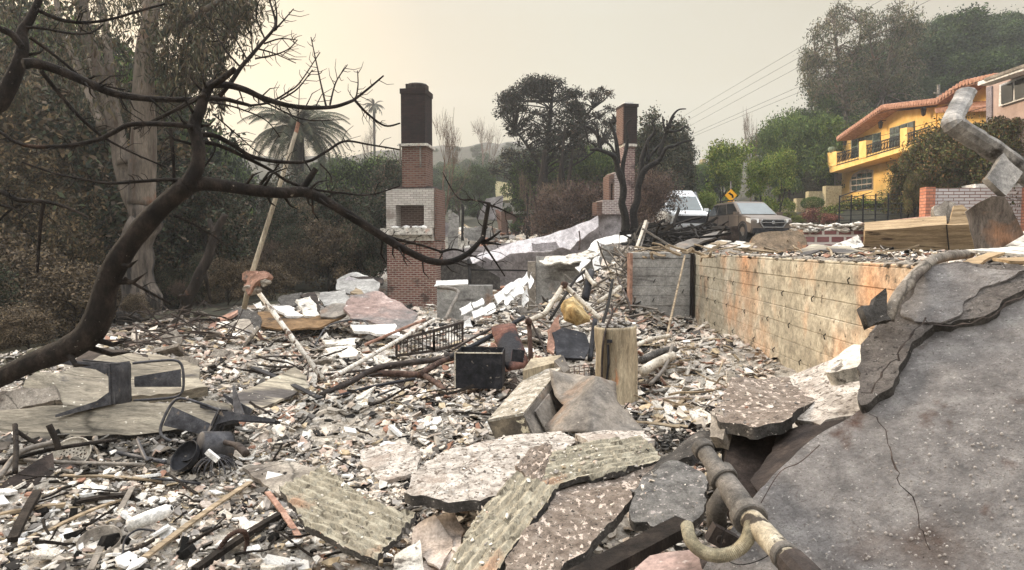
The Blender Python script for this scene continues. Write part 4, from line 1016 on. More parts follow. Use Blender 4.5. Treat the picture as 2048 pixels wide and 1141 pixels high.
# ---------------------------------------------------------------- bare tree whose limbs cross the view
t = thing('bare_tree', at(-60, 800, 3.9), 'scorched bare tree whose dark limbs sweep across the left foreground', 'tree')
def limb(pts, r0, r1, Y0, Y1, name='limb', spurs=0, seed=0, n=12, power=1.0, rr=None):
    m_ = len(pts)
    Q = [at(x, y, Y0 + (Y1 - Y0) * i / (m_ - 1)) for i, (x, y) in enumerate(pts)]
    S = smooth_path(Q, 7); L = len(S)
    s_ = Y0 / F
    if rr is None: rad = [(r0 + (r1 - r0) * (i / (L - 1)) ** power) * s_ for i in range(L)]
    else: rad = [float(np.interp(i / 7, range(len(rr)), rr)) * s_ for i in range(L)]
    rad = [q * (1 + .07 * noise.noise(S[i] * 14) + .10 * max(0, noise.noise(S[i] * 5 + Vector((seed, 0, 0))))) for i, q in enumerate(rad)]
    mb = MB(); mb.tube(S, rad, n)
    r_ = random.Random(seed)
    for k in range(int(spurs * 1.7)):
        i = r_.randint(L // 6, L - 2); tdir = (S[i + 1] - S[i]).normalized()
        a = Vector((r_.gauss(0, 1), r_.gauss(0, .5), r_.gauss(0, 1))); a -= tdir * a.dot(tdir); a.normalize()
        l = r_.uniform(.015, .09) + rad[i] * 1.5; e0 = S[i] + a * rad[i] * .6
        mb.tube([e0, e0 + (a + tdir * .5) * l * .6, e0 + (a * .9 + tdir * .8) * l], [max(.0022, rad[i] * .28), max(.0016, rad[i] * .2), .001], 5)
    return mb.build(name, M['bark'], t, smooth=True)
limb([(-430, 1240), (-400, 1080), (-300, 900), (-170, 825), (-60, 785), (0, 757), (60, 727), (130, 700), (178, 668), (200, 625), (212, 575), (240, 515), (285, 455), (330, 408), (375, 372)], 0, 0, 3.3, 3.2, 'trunk', 6, 1, 20, rr=[44, 36, 27, 20, 17, 18, 20, 23, 26, 25, 22, 21, 20, 18, 17])
limb([(370, 375), (400, 368), (440, 371), (500, 380), (560, 386), (610, 385), (650, 402), (700, 432), (760, 470), (810, 500), (860, 522), (900, 524), (935, 508), (958, 485), (968, 470)], 0, 0, 3.2, 3.7, 'limb', 16, 2, 16, rr=[16, 14, 13, 12, 11.5, 11, 10, 9.5, 9, 8, 7.5, 7, 6.5, 5.5, 4])
limb([(372, 372), (390, 345), (398, 310), (393, 275), (388, 252), (398, 225), (408, 198), (418, 175), (427, 166)], 0, 0, 3.2, 3.3, 'limb', 5, 3, 16, rr=[15, 14, 13, 12.5, 12, 11, 10, 9.5, 8.5])
limb([(-310, 905), (-250, 700), (-150, 430), (-30, 235), (0, 205), (22, 165), (38, 128), (45, 95), (44, 65), (58, 42), (72, 15), (80, -10)], 0, 0, 3.3, 3.5, 'limb', 3, 4, 14, rr=[26, 24, 21, 18, 17, 16, 14, 12, 10, 8.5, 7.5, 7])
B_L = [([(48, 128), (75, 128), (120, 142), (180, 168), (230, 188), (300, 198), (370, 200), (440, 198), (475, 205), (502, 212)], 10.5, 3.5, 3.3, 3.7, 10),
 ([(386, 255), (350, 250), (290, 248), (255, 251), (228, 265), (195, 280), (150, 290), (105, 294), (60, 293), (25, 282), (-10, 265), (-80, 300)], 5.5, 3, 3.2, 3.1, 12),
 ([(425, 170), (452, 170), (490, 180), (530, 198), (580, 212), (625, 216), (668, 214), (700, 204), (712, 197), (740, 175), (767, 152)], 7.5, 1.8, 3.3, 3.8, 12),
 ([(418, 176), (445, 158), (470, 138)], 7, 5, 3.28, 3.25, 1),
 ([(410, 190), (380, 205), (340, 226), (305, 243), (268, 258)], 5.5, 2.5, 3.25, 3.4, 8),
 ([(440, 192), (462, 165), (482, 135), (502, 112), (525, 85), (545, 62), (551, 45), (545, 20), (535, -10)], 5, 1.8, 3.35, 3.7, 9),
 ([(552, 60), (553, 25), (548, -10)], 2.2, 1.2, 3.6, 3.7, 3), ([(548, 62), (568, 40), (587, 18)], 2.2, 1, 3.6, 3.7, 5),
 ([(530, 80), (512, 30), (522, -8)], 1.8, 1, 3.6, 3.6, 4), ([(528, 88), (560, 78), (590, 80)], 1.8, .9, 3.5, 3.6, 4),
 ([(515, 98), (550, 108), (592, 127)], 1.9, .9, 3.5, 3.6, 5), ([(510, 118), (550, 110), (578, 98), (595, 80)], 2.0, .9, 3.5, 3.6, 6),
 ([(478, 132), (450, 100), (432, 70), (418, 45)], 2.3, 1.0, 3.4, 3.5, 6), ([(497, 125), (475, 85), (455, 55), (438, 28)], 2.0, .9, 3.4, 3.5, 4),
 ([(505, 112), (503, 80), (502, 55)], 1.8, .8, 3.5, 3.5, 3), ([(500, 212), (540, 205), (575, 185), (600, 165), (640, 105)], 2.6, 1, 3.6, 3.8, 8),
 ([(560, 200), (595, 178), (625, 140)], 2, 1, 3.7, 3.8, 5), ([(652, 212), (640, 160), (622, 75)], 2.2, 1, 3.7, 3.9, 7), ([(660, 210), (672, 165), (695, 130)], 2, 1, 3.7, 3.9, 6),
 ([(712, 198), (716, 170), (715, 142)], 1.8, .9, 3.8, 3.9, 4), ([(708, 199), (735, 228), (770, 252), (800, 247)], 3, 1.6, 3.7, 3.9, 7),
 ([(44, 95), (25, 70), (0, 58), (-20, 54)], 6.5, 5.5, 3.35, 3.3, 0),
 ([(75, 20), (100, 32), (135, 43), (180, 45), (225, 38), (280, 22), (330, 8)], 4.2, 2.2, 3.45, 3.7, 6), ([(52, 55), (90, 58), (130, 66), (170, 68), (190, 62), (206, 50)], 2.8, 1.6, 3.4, 3.6, 5),
 ([(60, 75), (95, 100), (130, 128), (165, 155), (210, 172), (250, 180)], 3.6, 1.6, 3.4, 3.6, 6), ([(82, 142), (112, 180), (150, 225), (185, 258), (215, 280), (265, 306), (332, 335)], 4.5, 1.6, 3.35, 3.6, 9),
 ([(-195, 540), (-100, 400), (-10, 383), (35, 400), (80, 403), (110, 408), (145, 420), (178, 436)], 7, 1.8, 3.1, 3.1, 3), ([(88, 404), (82, 440), (78, 490), (75, 545)], 4, 2.6, 3.1, 3.1, 2), ([(40, 410), (15, 425), (-10, 450)], 2.6, 1.8, 3.1, 3.1, 1), ([(-10, 408), (20, 415), (45, 425)], 3, 1.4, 3.0, 3.0, 1),
 ([(372, 362), (330, 360), (270, 364), (215, 367), (160, 358), (105, 346), (45, 325)], 4, 1.6, 3.2, 3.1, 9),
 ([(341, 256), (345, 300), (348, 345), (346, 375)], 3.8, 3, 3.3, 3.3, 5),
 ([(400, 270), (430, 272), (465, 290), (500, 312), (540, 322), (580, 325), (620, 322), (655, 302), (690, 283), (740, 290), (800, 300)], 5.5, 1.8, 3.3, 3.8, 12),
 ([(398, 283), (440, 292), (490, 315), (540, 340), (575, 363), (620, 378), (680, 386), (740, 390), (800, 372)], 4.5, 1.6, 3.3, 3.9, 10),
 ([(600, 385), (616, 362), (632, 338)], 7, 5.5, 3.4, 3.42, 1), ([(348, 432), (380, 445), (420, 468), (458, 495)], 3, 1.4, 3.2, 3.3, 3), ([(248, 556), (290, 580), (342, 608)], 3.2, 2, 3.2, 3.3, 3),
 ([(965, 482), (970, 450), (978, 405)], 5, 4, 3.7, 3.7, 3), ([(977, 407), (945, 400), (915, 395), (885, 345)], 2.6, 1.1, 3.7, 3.8, 5), ([(977, 410), (1000, 418), (1035, 435)], 2.6, 1.1, 3.7, 3.8, 3),
 ([(962, 488), (985, 475), (1002, 462)], 3.6, 1.5, 3.7, 3.7, 2), ([(965, 485), (985, 487), (1003, 490)], 4, 1.4, 3.7, 3.7, 1), ([(968, 490), (985, 515), (1010, 553)], 2.8, 1.4, 3.7, 3.8, 4), ([(880, 505), (915, 500), (972, 525)], 3, 1.2, 3.6, 3.8, 3),
 ([(745, 462), (790, 478), (840, 490), (885, 505)], 4, 2, 3.5, 3.7, 5), ([(300, 197), (330, 225), (360, 252)], 2.2, 1, 3.5, 3.5, 4), ([(400, 345), (430, 300), (415, 268)], 2, 1, 3.3, 3.4, 2), ([(430, 232), (480, 275), (520, 310)], 1.8, .9, 3.4, 3.6, 5), ([(505, 190), (550, 215), (610, 240), (680, 240)], 2, 1, 3.6, 3.8, 6),
 ([(420, 205), (470, 215), (530, 240), (560, 275)], 2.2, 1, 3.4, 3.6, 6), ([(640, 328), (660, 350), (665, 372)], 1.8, .9, 3.6, 3.7, 2), ([(560, 325), (545, 345), (520, 372)], 1.8, .9, 3.6, 3.6, 2)]
for i, (pts, r0, r1, Y0, Y1, s_) in enumerate(B_L):
    limb(pts, r0, r1, Y0, Y1, 'branch' if r0 > 3 else 'twig', s_, 40 + i, 8 if r0 > 3 else 5)

# crumbs lying on the big slabs
g_ = np.random.default_rng(77); P_ = []
for pl, n in ((pA, 90), (pB, 110), (pC, 70), (pD, 90), (pE, 30), (pF, 120), (gs, 60)):
    xs, ys = [p[0] for p in pl], [p[1] for p in pl]; qx, qy = g_.uniform(min(xs), max(xs), n * 2), g_.uniform(min(ys), min(max(ys), 1141), n * 2)
    ok = in_poly(qx, qy, [(p[0], p[1]) for p in pl]) & (np.array([noise.noise(Vector((a / 60, b / 60, 3))) for a, b in zip(qx, qy)]) > -.12)
    P_ += [on_plane(pl, a, b, .012) for a, b in zip(qx[ok], qy[ok])]
P_ = np.array([p[:] for p in P_]); n = len(P_); r = .004 + .016 * g_.random(n) ** 3
shards('slab_crumbs', P_[:, 0], P_[:, 1], P_[:, 2] + r * .3, r, pick(g_, n, W0), r * .4, .5, 'small crumbs of plaster and ash lying on the foreground slabs', 78)
rs = random.Random(77)
def bars(name, segs, m, label=None, cat=None, parent=None, group=None):
    """segs: ((px,py,Y),(px,py,Y),w,h) flat bars"""
    mb = MB()
    for a, b, w, h in segs: mb.bar(at(*a), at(*b), w, h)
    o = mb.build(name, m, parent)
    return tag(o, label, cat, group) if label else o
def pipe(name, pts, r, m, label=None, cat='pipe', parent=None, n=10, k=3, cap=True):
    Q = [at(*p) for p in pts]; S = smooth_path(Q, k) if len(Q) > 2 else Q
    mb = MB(); mb.tube(S, r, n, cap=cap); o = mb.build(name, m, parent, smooth=True)
    return tag(o, label, cat) if label else o
# ---------------------------------------------------------------- concrete beam on the left with things under it
bm_ = [(-120, 842, 5.7), (0, 822, 5.75), (140, 812, 5.8), (300, 806, 5.85), (420, 800, 5.9), (452, 806, 5.92), (475, 840, 5.85), (440, 850, 5.75), (330, 862, 5.7), (200, 872, 5.62), (90, 885, 5.55), (-120, 900, 5.5)]
slab('concrete_beam', bm_, .12, M['beamcement'], 'long weathered concrete beam lying across the left side of the rubble', 'beam', sp=.045, wob=.02, edge=.6, side=M['stucco_edge'])
gslab('concrete_slab', [(70, 745, .35), (200, 712, .35), (300, 705, .32), (400, 735, .28), (415, 775, .2), (300, 790, .12), (180, 808, .10), (80, 812, .10), (36, 800, .15)], .10, M['beamcement'], 'broad cracked concrete slab behind the upright metal chair', 'slab', sp=.07, wob=.06, edge=1.2, seed=41)
gslab('concrete_slab', [(-60, 800, .2), (20, 782, .22), (110, 770, .24), (120, 800, .15), (20, 822, .1), (-60, 832, .1)], .08, M['cement'], 'concrete chunk at the left edge above the long beam', 'slab', sp=.06, wob=.04, edge=1.2, seed=42)
gslab('cement_board', [(450, 800, .10), (520, 768, .16), (590, 734, .26), (612, 752, .24), (618, 775, .15), (560, 800, .10), (500, 825, .06)], .025, M['beamcement'], 'flat tan cement board slanting beside the dark bent steel strip', 'board', sp=.06, wob=.015, edge=.6, seed=43)
gslab('ash_slab', [(150, 700, .25), (240, 700, .3), (300, 720, .3), (230, 752, .2), (160, 742, .15)], .12, M['soot_shade'], 'dark scorched slab end beside the root of the eucalyptus', 'slab', sp=.07, wob=.05, edge=1, seed=44)
# chairs: pressed steel seat, four splayed legs, tube back with a splat
def chair(at_, rot, label):
    t = thing('metal_chair', at_, label, 'chair')
    cm = M['chairmetal']; T = lambda p: Vector(at_) + rot @ Vector(p)
    mb = MB()       # seat: a shallow pressed pan
    N_ = 8
    g0 = []
    for i in range(N_ + 1):
        for j in range(N_ + 1):
            u, v = i / N_ * 2 - 1, j / N_ * 2 - 1
            k = max(abs(u), abs(v)); x, y = u * .18, v * .18 * (1 - .04 * u)
            z = .45 - .012 * (1 - k * k) - (.03 if k > .99 else 0)
            g0.append(T((x, y, z)))
    f0 = [(i * (N_ + 1) + j, (i + 1) * (N_ + 1) + j, (i + 1) * (N_ + 1) + j + 1, i * (N_ + 1) + j + 1) for i in range(N_) for j in range(N_)]
    g1 = [p + rot @ Vector((0, 0, -.006)) for p in g0]
    mb.add(g0, f0); mb.add(g1, [f[::-1] for f in f0]); mb.build('seat', cm, t, smooth=True)
    for sx in (-1, 1):
        for sy in (-1, 1):
            mb = MB(); top = Vector((sx * .165, sy * .165, .435)); mid = Vector((sx * .185, sy * .185, .30)); bot = Vector((sx * .235, sy * .235, 0))
            for e, (dx, dy) in enumerate(((-sx, 0), (0, -sy))):   # folded angle: wide at the top, narrow at the foot
                prof = []
                for p, w in ((top, .13), (mid, .055), (bot, .022)):
                    q = Vector((dx * w, dy * w, 0)); prof.append((p, p + q))
                vs = [T(a) for ab in prof for a in ab]; nn = rot @ Vector((-dy, dx, 0)) * .004
                vs += [v + nn for v in vs]
                mb.add(vs, [(0, 1, 3, 2), (2, 3, 5, 4), (7, 6, 8, 9), (9, 8, 10, 11), (0, 2, 8, 6), (2, 4, 10, 8), (3, 1, 7, 9), (5, 3, 9, 11), (4, 5, 11, 10), (1, 0, 6, 7)])
            mb.build('leg', cm, t)
    for sx in (-1, 1):   # arched apron between the legs
        mb = MB(); mb.tube([T((sx * .17, y, .40 - .0 * abs(y))) for y in (-.17, -.1, 0, .1, .17)], .010, 6); mb.build('apron', cm, t)
    Q = [(-.165, -.165, .45), (-.20, -.17, .62), (-.225, -.165, .78), (-.235, -.12, .84), (-.235, 0, .855), (-.235, .12, .84), (-.225, .165, .78), (-.20, .17, .62), (-.165, .165, .45)]
    mb = MB(); mb.tube(smooth_path([T(q) for q in Q], 5), .012, 8); mb.build('back_frame', cm, t, smooth=True)
    mb = MB(); k = 6
    for s in (0, .006):
        pass
    a = []; 
    for i in range(k + 1):
        z = .46 + i / k * .375; x = -.17 - (z - .45) * .17; w = .045 + .035 * (i / k)
        for s in (-1, -.6, 0, .6, 1): a.append(T((x + .006 * (1 - abs(s)), s * w, z)))
    nb = [p + rot @ Vector((.005, 0, 0)) for p in a]
    ff = [(i * 5 + j, i * 5 + j + 1, (i + 1) * 5 + j + 1, (i + 1) * 5 + j) for i in range(k) for j in range(4)]
    mb.add(a, ff); mb.add(nb, [f[::-1] for f in ff])
    mb.tube(smooth_path([T((-.175 - (z - .45) * .17 - .004, y, z)) for y, z in ((-.03, .50), (-.045, .76), (0, .80), (.045, .76), (.03, .50))], 4), .003, 4)
    mb.build('backrest', cm, t, smooth=True)
    return t
def rot_from(xa, za):
    """rotation whose local z is za and local x is near xa"""
    z = Vector(za).normalized(); x = Vector(xa); x = (x - z * x.dot(z)).normalized(); y = z.cross(x)
    return Matrix((x, y, z)).transposed()
# local +z points from feet to seat, local -x towards the backrest side
# chair lying on its side: feet to the left, seat upright, back stretching right
c0 = at(250, 766, 6.0)
r0 = rot_from((.1, -1, .15), (1, .12, .06))
chair(c0 - r0 @ Vector((0, 0, .45)), r0, 'dark metal chair tipped on its side on top of the long concrete beam')
r1 = rot_from((.1, -1, .35), (-.92, -.12, .36))
chair(at(420, 862, 5.35) - r1 @ Vector((0, 0, .45)), r1, 'dark metal chair overturned in front of the long beam beside the bowls')
for k, (a, b, w, lab) in enumerate([((478, 835, 5.7), (466, 772, 5.9), .05, 'upright charred steel blade standing at the end of the long beam'), ((500, 830, 5.75), (446, 790, 5.9), .05, 'charred steel blade leaning beside the upright one'), ((400, 812, 5.85), (500, 838, 5.7), .015, 'thin bent steel rod across the end of the long beam')]):
    mb = MB(); A, B = at(*a), at(*b); s_ = (B - A).cross(Vector((0, 1, 0))).normalized() * w
    mb.add([A - s_, A + s_, B + s_ * .15, B - s_ * .15] + [q + Vector((0, .012, 0)) for q in (A - s_, A + s_, B + s_ * .15, B - s_ * .15)], [(0, 1, 2, 3), (7, 6, 5, 4), (0, 4, 5, 1), (1, 5, 6, 2), (2, 6, 7, 3), (3, 7, 4, 0)])
    tag(mb.build('steel_strip', M['chairmetal']), lab, 'strip')
# bowls, colander, wire basket
def bowl(c, r, rot, m, label, name='bowl', depth=.6, cat='bowl', holes=False, th=.004):
    prof = [(.001, -depth * r)] + [(r * math.sin(a), -depth * r * math.cos(a)) for a in np.linspace(.15, PI / 2, 9)] + [(r * 1.04, .004)]
    inner = [(q[0] - th, q[1] + th) for q in prof[::-1]]; inner[-1] = (.001, inner[-1][1])
    mb = MB(); mb.lathe(c, prof + inner, 28, rot)
    if holes:
        for ring, nh in ((.25, 8), (.45, 14), (.62, 18)):
            for k in range(nh):
                a = 2 * PI * k / nh + ring; rr = ring * r; zz = -depth * math.sqrt(max(0, r * r - rr * rr)) + th * 1.6
                mb.lathe(Vector(c) + rot @ Vector((rr * math.cos(a), rr * math.sin(a), zz)), [(.0005, .0015), (.006, .001), (.006, -.001)], 6, rot, mi=1)
    return tag(mb.build(name, [m, M['soot_shade']], smooth=True), label, cat)
bowl(at(368, 912, 4.95), .118, rot_from((1, 0, 0), (-.45, -.62, .66)), M['blackmetal'], 'tilted dark steel mixing bowl with ash inside, beside the wire basket', depth=.75)
bowl(at(385, 898, 5.08), .105, rot_from((1, 0, 0), (-.4, -.5, .7)), M['chairmetal'], 'second steel bowl nested behind the tilted mixing bowl', depth=.7)
bowl(at(142, 908, 5.15), .135, rot_from((1, 0, 0), (.1, -.70, .70)), M['palepipe'], 'pale round colander with small holes lying against the dark box', 'colander', .35, 'colander', True)
bowl(at(135, 940, 4.95), .10, rot_from((1, 0, 0), (.2, .1, -1)), M['rustdark'], 'small overturned dark pan below the colander', 'pan', .5, 'pan')
t = thing('cooking_pot', at(425, 900, 5.1), 'round bottomed charred pot lying on its side by the overturned chair', 'pot')
mb = MB(); rr_ = rot_from((0, 0, 1), (-.75, -.62, .18)); mb.lathe(at(428, 893, 5.1), [(.001, .10), (.10, .10), (.108, .09), (.108, 0), (.11, -.10), (.10, -.12), (.098, -.02), (.10, .06), (.001, .065)], 26, rr_); mb.build('body', M['chairmetal'], t, smooth=True)
mb = MB(); mb.tube(smooth_path([at(450, 885, 5.05), at(475, 892, 4.98), at(492, 908, 4.9)], 5), [.02] * 5 + [.028] * 5 + [.03], 8); mb.build('handle', M['rustdark'], t, smooth=True)
mb = MB()
c_ = at(430, 930, 4.85)
for k in range(15):
    a = PI * k / 15 + rs.uniform(-.1, .1); w = rs.uniform(.12, .17)
    mb.tube([c_ + Vector((math.cos(a) * w * math.cos(b), math.sin(a) * w * math.cos(b) * .9, math.sin(b) * rs.uniform(.09, .11) - .04)) for b in np.linspace(0, PI, 11)], .0035, 5)
tag(mb.build('wire_basket', M['chairmetal']), 'collapsed dome of bent grey wires next to the charred pot', 'wires')
mb = MB(); mb.box(at(425, 912, 4.75), (.10, .03, .035), Matrix.Rotation(.7, 3, 'Y')); tag(mb.build('tile_piece', M['white']), 'white tile piece resting on the bent wires', 'tile')
# dark box front at far left, trays and sticks below the beam
slab('metal_tray', [(-30, 985, 4.55), (60, 930, 4.8), (105, 905, 4.95), (112, 945, 4.85), (60, 985, 4.6), (20, 1010, 4.5), (-30, 1030, 4.4)], .05, M['soot_shade'], 'sooty open box lying at the left edge below the colander', 'box', sp=.05, wob=.02, side=M['palepipe'])
st_ = [((0, 955, 4.7), (40, 905, 4.95), (110, 885, 5.1), 'charred curved pole at the far left below the beam', .02, M['greymetal']), ((-30, 935, 4.9), (100, 900, 5.1), (235, 880, 5.3), 'long burnt stick reaching under the concrete beam', .016, M['charwood']),
       ((50, 920, 5.0), (120, 925, 4.95), (290, 930, 4.9), 'narrow grey rail lying beneath the beam shadow', .014, M['greymetal']), ((150, 893, 5.4), (230, 905, 5.25), (330, 925, 5.0), 'straight dark rail in the shade of the beam', .016, M['chairmetal']),
       ((30, 945, 4.7), (32, 900, 4.9), (30, 850, 5.1), 'short upright burnt post at the far left', .018, M['charwood']), ((30, 860, 5.1), (60, 880, 5.1), (90, 892, 5.1), 'short burnt brace leaning off the upright post', .015, M['charwood']),
       ((98, 850, 5.0), (112, 880, 5.0), (118, 900, 5.0), 'stubby charred bolt of wood above the colander', .022, M['charwood']), ((190, 875, 5.4), (195, 900, 5.3), (205, 930, 5.1), 'flat grey bracket hanging under the beam', .02, M['greymetal'])]
for a, b, c, lab, r_, m_ in st_: pipe('burnt_stick', [a, b, c], r_, m_, lab, 'stick', k=4, n=7)
pipe('bent_rod', [(275, 880, 5.4), (290, 915, 5.0), (300, 925, 4.95)], .014, M['chairmetal'], 'curved chair leg tube sticking out below the beam', 'tube', k=5)
def lath(name, a, b, w, h, m, label, cat='strip', roll=0.0, lift=.05):
    A = at(*a) if len(a) > 2 else P(*a, lift); B = at(*b) if len(b) > 2 else P(*b, lift)
    mb = MB(); d = B - A; k = 5; pts = [A + d * i / k + Vector((0, 0, .012 * math.sin(PI * i / k))) for i in range(k + 1)]
    for i in range(k): mb.bar(pts[i] - d * .001, pts[i + 1] + d * .001, w, h, roll=roll)
    return tag(mb.build(name, m), label, cat)
LATH = [((125, 952), (325, 962), .035, .012, 'greywood', 'pale double wooden lath lying level below the pan'), ((270, 958), (400, 968), .03, .01, 'blackmetal', 'perforated dark strap to the right of the double lath'),
 ((180, 1141), (265, 975), .035, .008, 'greymetal', 'flat grey metal strip leaning across the round red can'), ((290, 1115), (500, 965), .04, .012, 'greywood', 'long tan slat slanting through the lower left rubble'),
 ((505, 735, 8.1), (640, 797, 6.6), .06, .015, 'blackmetal', 'dark perforated steel strap crossing the tan cement board'), ((390, 1141), (560, 1030), .04, .03, 'charwood', 'charred lath near the bent rebar'),
 ((25, 1080), (75, 985), .05, .03, 'charwood', 'charred timber end standing at the lower left'), ((90, 1065), (240, 1000), .03, .012, 'greywood', 'thin grey slat at the lower left'), ((150, 1005), (270, 990), .05, .02, 'charwood', 'short charred plank left of the grey strip'),
 ((535, 985), (598, 1075), .035, .012, 'terracotta', 'rusty orange strap beside the curved shingle panel'), ((0, 1030), (130, 1010), .04, .02, 'greywood', 'dusty slat at the left edge of the rubble'),
 ((1300, 855), (1395, 782), .04, .015, 'greywood', 'tan slat lying in the rubble right of the crumpled sheet'), ((1310, 800), (1420, 795), .05, .02, 'pinkplaster', 'pinkish batten lying near the concrete wall'),
 ((905, 700, 7.9), (1000, 650, 8.4), .03, .02, 'rustdark', 'rusty bar running up from the dark steel box'), ((700, 820, 6.6), (790, 778, 7.0), .03, .01, 'blackmetal', 'thin black bar flat on the centre rubble')]
for a, b, w, h, m_, lab in LATH: lath('batten', a, b, w, h, M[m_], lab, 'strip')
# rebar hook
mb = MB(); hk = smooth_path([at(425, 1141, 3.55), at(438, 1100, 3.6), at(462, 1070, 3.62), at(485, 1063, 3.65), at(494, 1078, 3.7), at(492, 1105, 3.72)], 16)
mb.tube(hk, [.0125 if i % 3 else .015 for i in range(len(hk))], 8); tag(mb.build('rebar_hook', M['rust']), 'rusty ribbed rebar bent into a hook at the bottom left', 'rebar')
# round can with red inside, black pipe ring
t = thing('round_can', at(200, 1110, 3.7), 'broken round can with a red patch at the lower left', 'can')
cr_ = rot_from((1, 0, 0), (.1, -.35, .93)); mb = MB(); mb.lathe(at(200, 1085, 3.75), [(.105, -.13), (.11, .02), (.104, .02), (.10, -.12), (.001, -.12)], 24, cr_); mb.build('shell', M['cement'], t, smooth=True)
mb = MB(); mb.lathe(at(200, 1085, 3.75), [(.1125, -.10), (.1135, -.01)], 10, cr_ @ Matrix.Rotation(-1.0, 3, 'Z'), ang=1.3); mb.build('red_patch', mat('faded_red_paint', [(110, 40, 36), (150, 62, 54)], 12), t)
pipe('ring_strap', [(245, 1110, 3.6), (250, 1080, 3.75), (275, 1060, 3.85), (310, 1062, 3.85)], .006, M['blackmetal'], 'thin black strap bent into an arc beside the round can', 'strap', k=6)
mb = MB(); mb.lathe(at(300, 1035, 3.95), [(.001, -.12), (.04, -.12), (.042, 0), (.036, .10), (.02, .13), (.014, .13)], 16, rot_from((0, 0, 1), (.9, .1, .35)))
tag(mb.build('ceramic_jar', M['white'], smooth=True), 'pale fallen ceramic jar half buried in the lower left rubble', 'jar')
# ---------------------------------------------------------------- poles
wp = mat('chipped_white_pole', [(150, 144, 134), (206, 200, 190), (224, 220, 212)], 20, rough=.7, layers=[(14, .56, .04, (100, 84, 74), (1, 1, .6))])
pipe('white_pole', [(513, 580, 7.6), (645, 757, 6.9)], .026, wp, 'chipped white pole leaning down to the right in front of the warped sheets', 'pole')
mb = MB(); mb.tube([at(663, 757, 7.3), at(868, 640, 10.0)], .026, 10); o = mb.build('white_pole', wp); tag(o, 'long white pole rising to the right towards the slatted rack', 'pole')
t = thing('leaning_pole', at(490, 615, 7.6), 'tall tapering pole with a rusty tip leaning up in front of the palm tree', 'pole')
tan_ = mat('tan_scorched_pole', [(112, 104, 90), (152, 143, 126), (180, 172, 154)], 8, rough=.7, stretch=(1, 1, .2), layers=[(10, .66, .05, (96, 74, 58))])
mb = MB(); mb.tube([at(488, 618, 7.5), at(500, 560, 7.5), at(560, 370, 7.5), at(592, 265, 7.5)], [.028, .027, .023, .021], 12); mb.build('shaft', tan_, t, smooth=True)
mb = MB(); mb.tube([at(592, 266, 7.5), at(597, 245, 7.5)], [.0205, .0205], 12); mb.build('rusty_tip', M['terracotta'], t)
mb = MB(); mb.tube([at(596, 246, 7.5), at(598, 200, 7.5), at(600, 160, 7.5)], [.006, .004, .002], 6); mb.build('spike', M['charwood'], t)
t2 = thing('rubble_clump', at(508, 575, 7.45), 'clump of terracotta and mortar stuck on the leaning pole', 'clump')
mb = MB(); mb.ico(at(508, 560, 7.45), .10, 2, .5, 3, (1.1, .6, 1)); mb.ico(at(528, 556, 7.42), .08, 2, .5, 9, (1.2, .6, .8)); mb.build('terracotta_lump', M['terracotta'], t2)
mb = MB(); mb.ico(at(505, 580, 7.38), .08, 2, .6, 5, (1.2, .7, .8)); mb.ico(at(530, 565, 7.35), .05, 2, .6, 6, (1.2, .7, .8)); mb.build('mortar_lump', M['cement'], t2)
slab('terracotta_plate', [(487, 570, 7.4), (500, 548, 7.4), (540, 552, 7.35), (512, 566, 7.3), (495, 590, 7.3)], .03, M['terracotta'], 'curved terracotta plate caught where the poles cross', 'tile', sp=.03, edge=1)
# ---------------------------------------------------------------- warped sheets and slabs in the middle left
def sheet(name, pts, th, m, label, cat='sheet', bend=None, **k):
    return slab(name, pts, th, m, label, cat, curve=bend, **k)
sheet('warped_sheet', [(512, 622, 12.5), (560, 625, 12.6), (640, 632, 12.8), (700, 610, 13.0), (712, 600, 13.0), (690, 632, 12.0), (640, 655, 11.5), (580, 660, 11.2), (530, 655, 11.2), (510, 640, 11.6)], .03, M['brownsheet'], 'long sagging burnt brown sheet in the middle left', sp=.08, wob=.06)
sheet('warped_sheet', [(690, 612, 12.2), (700, 590, 12.6), (760, 583, 12.8), (790, 600, 12.6), (836, 630, 12.0), (842, 642, 11.8), (826, 668, 11.2), (800, 660, 11.0), (745, 645, 11.2), (700, 635, 11.5)], .04, M['pinksheet'], 'pinkish brown sheet sloping down in front of the brick chimney', sp=.07, wob=.04, edge=1, seed=51)
slab('plaster_piece', [(800, 662, 11.0), (826, 668, 11.0), (845, 640, 11.4), (838, 632, 11.5), (822, 655, 11.2)], .06, M['pinkplaster'], 'pale pink broken end of the sheet near the chimney foot', 'plaster', sp=.05, edge=1, seed=52)
slab('curled_sheet', [(640, 618, 12.3), (665, 608, 12.5), (708, 606, 12.6), (700, 625, 12.0), (665, 636, 11.8), (642, 633, 11.9)], .03, M['greymetal'], 'grey curled metal panel on the end of the sagging brown sheet', 'panel', sp=.06, wob=.05)
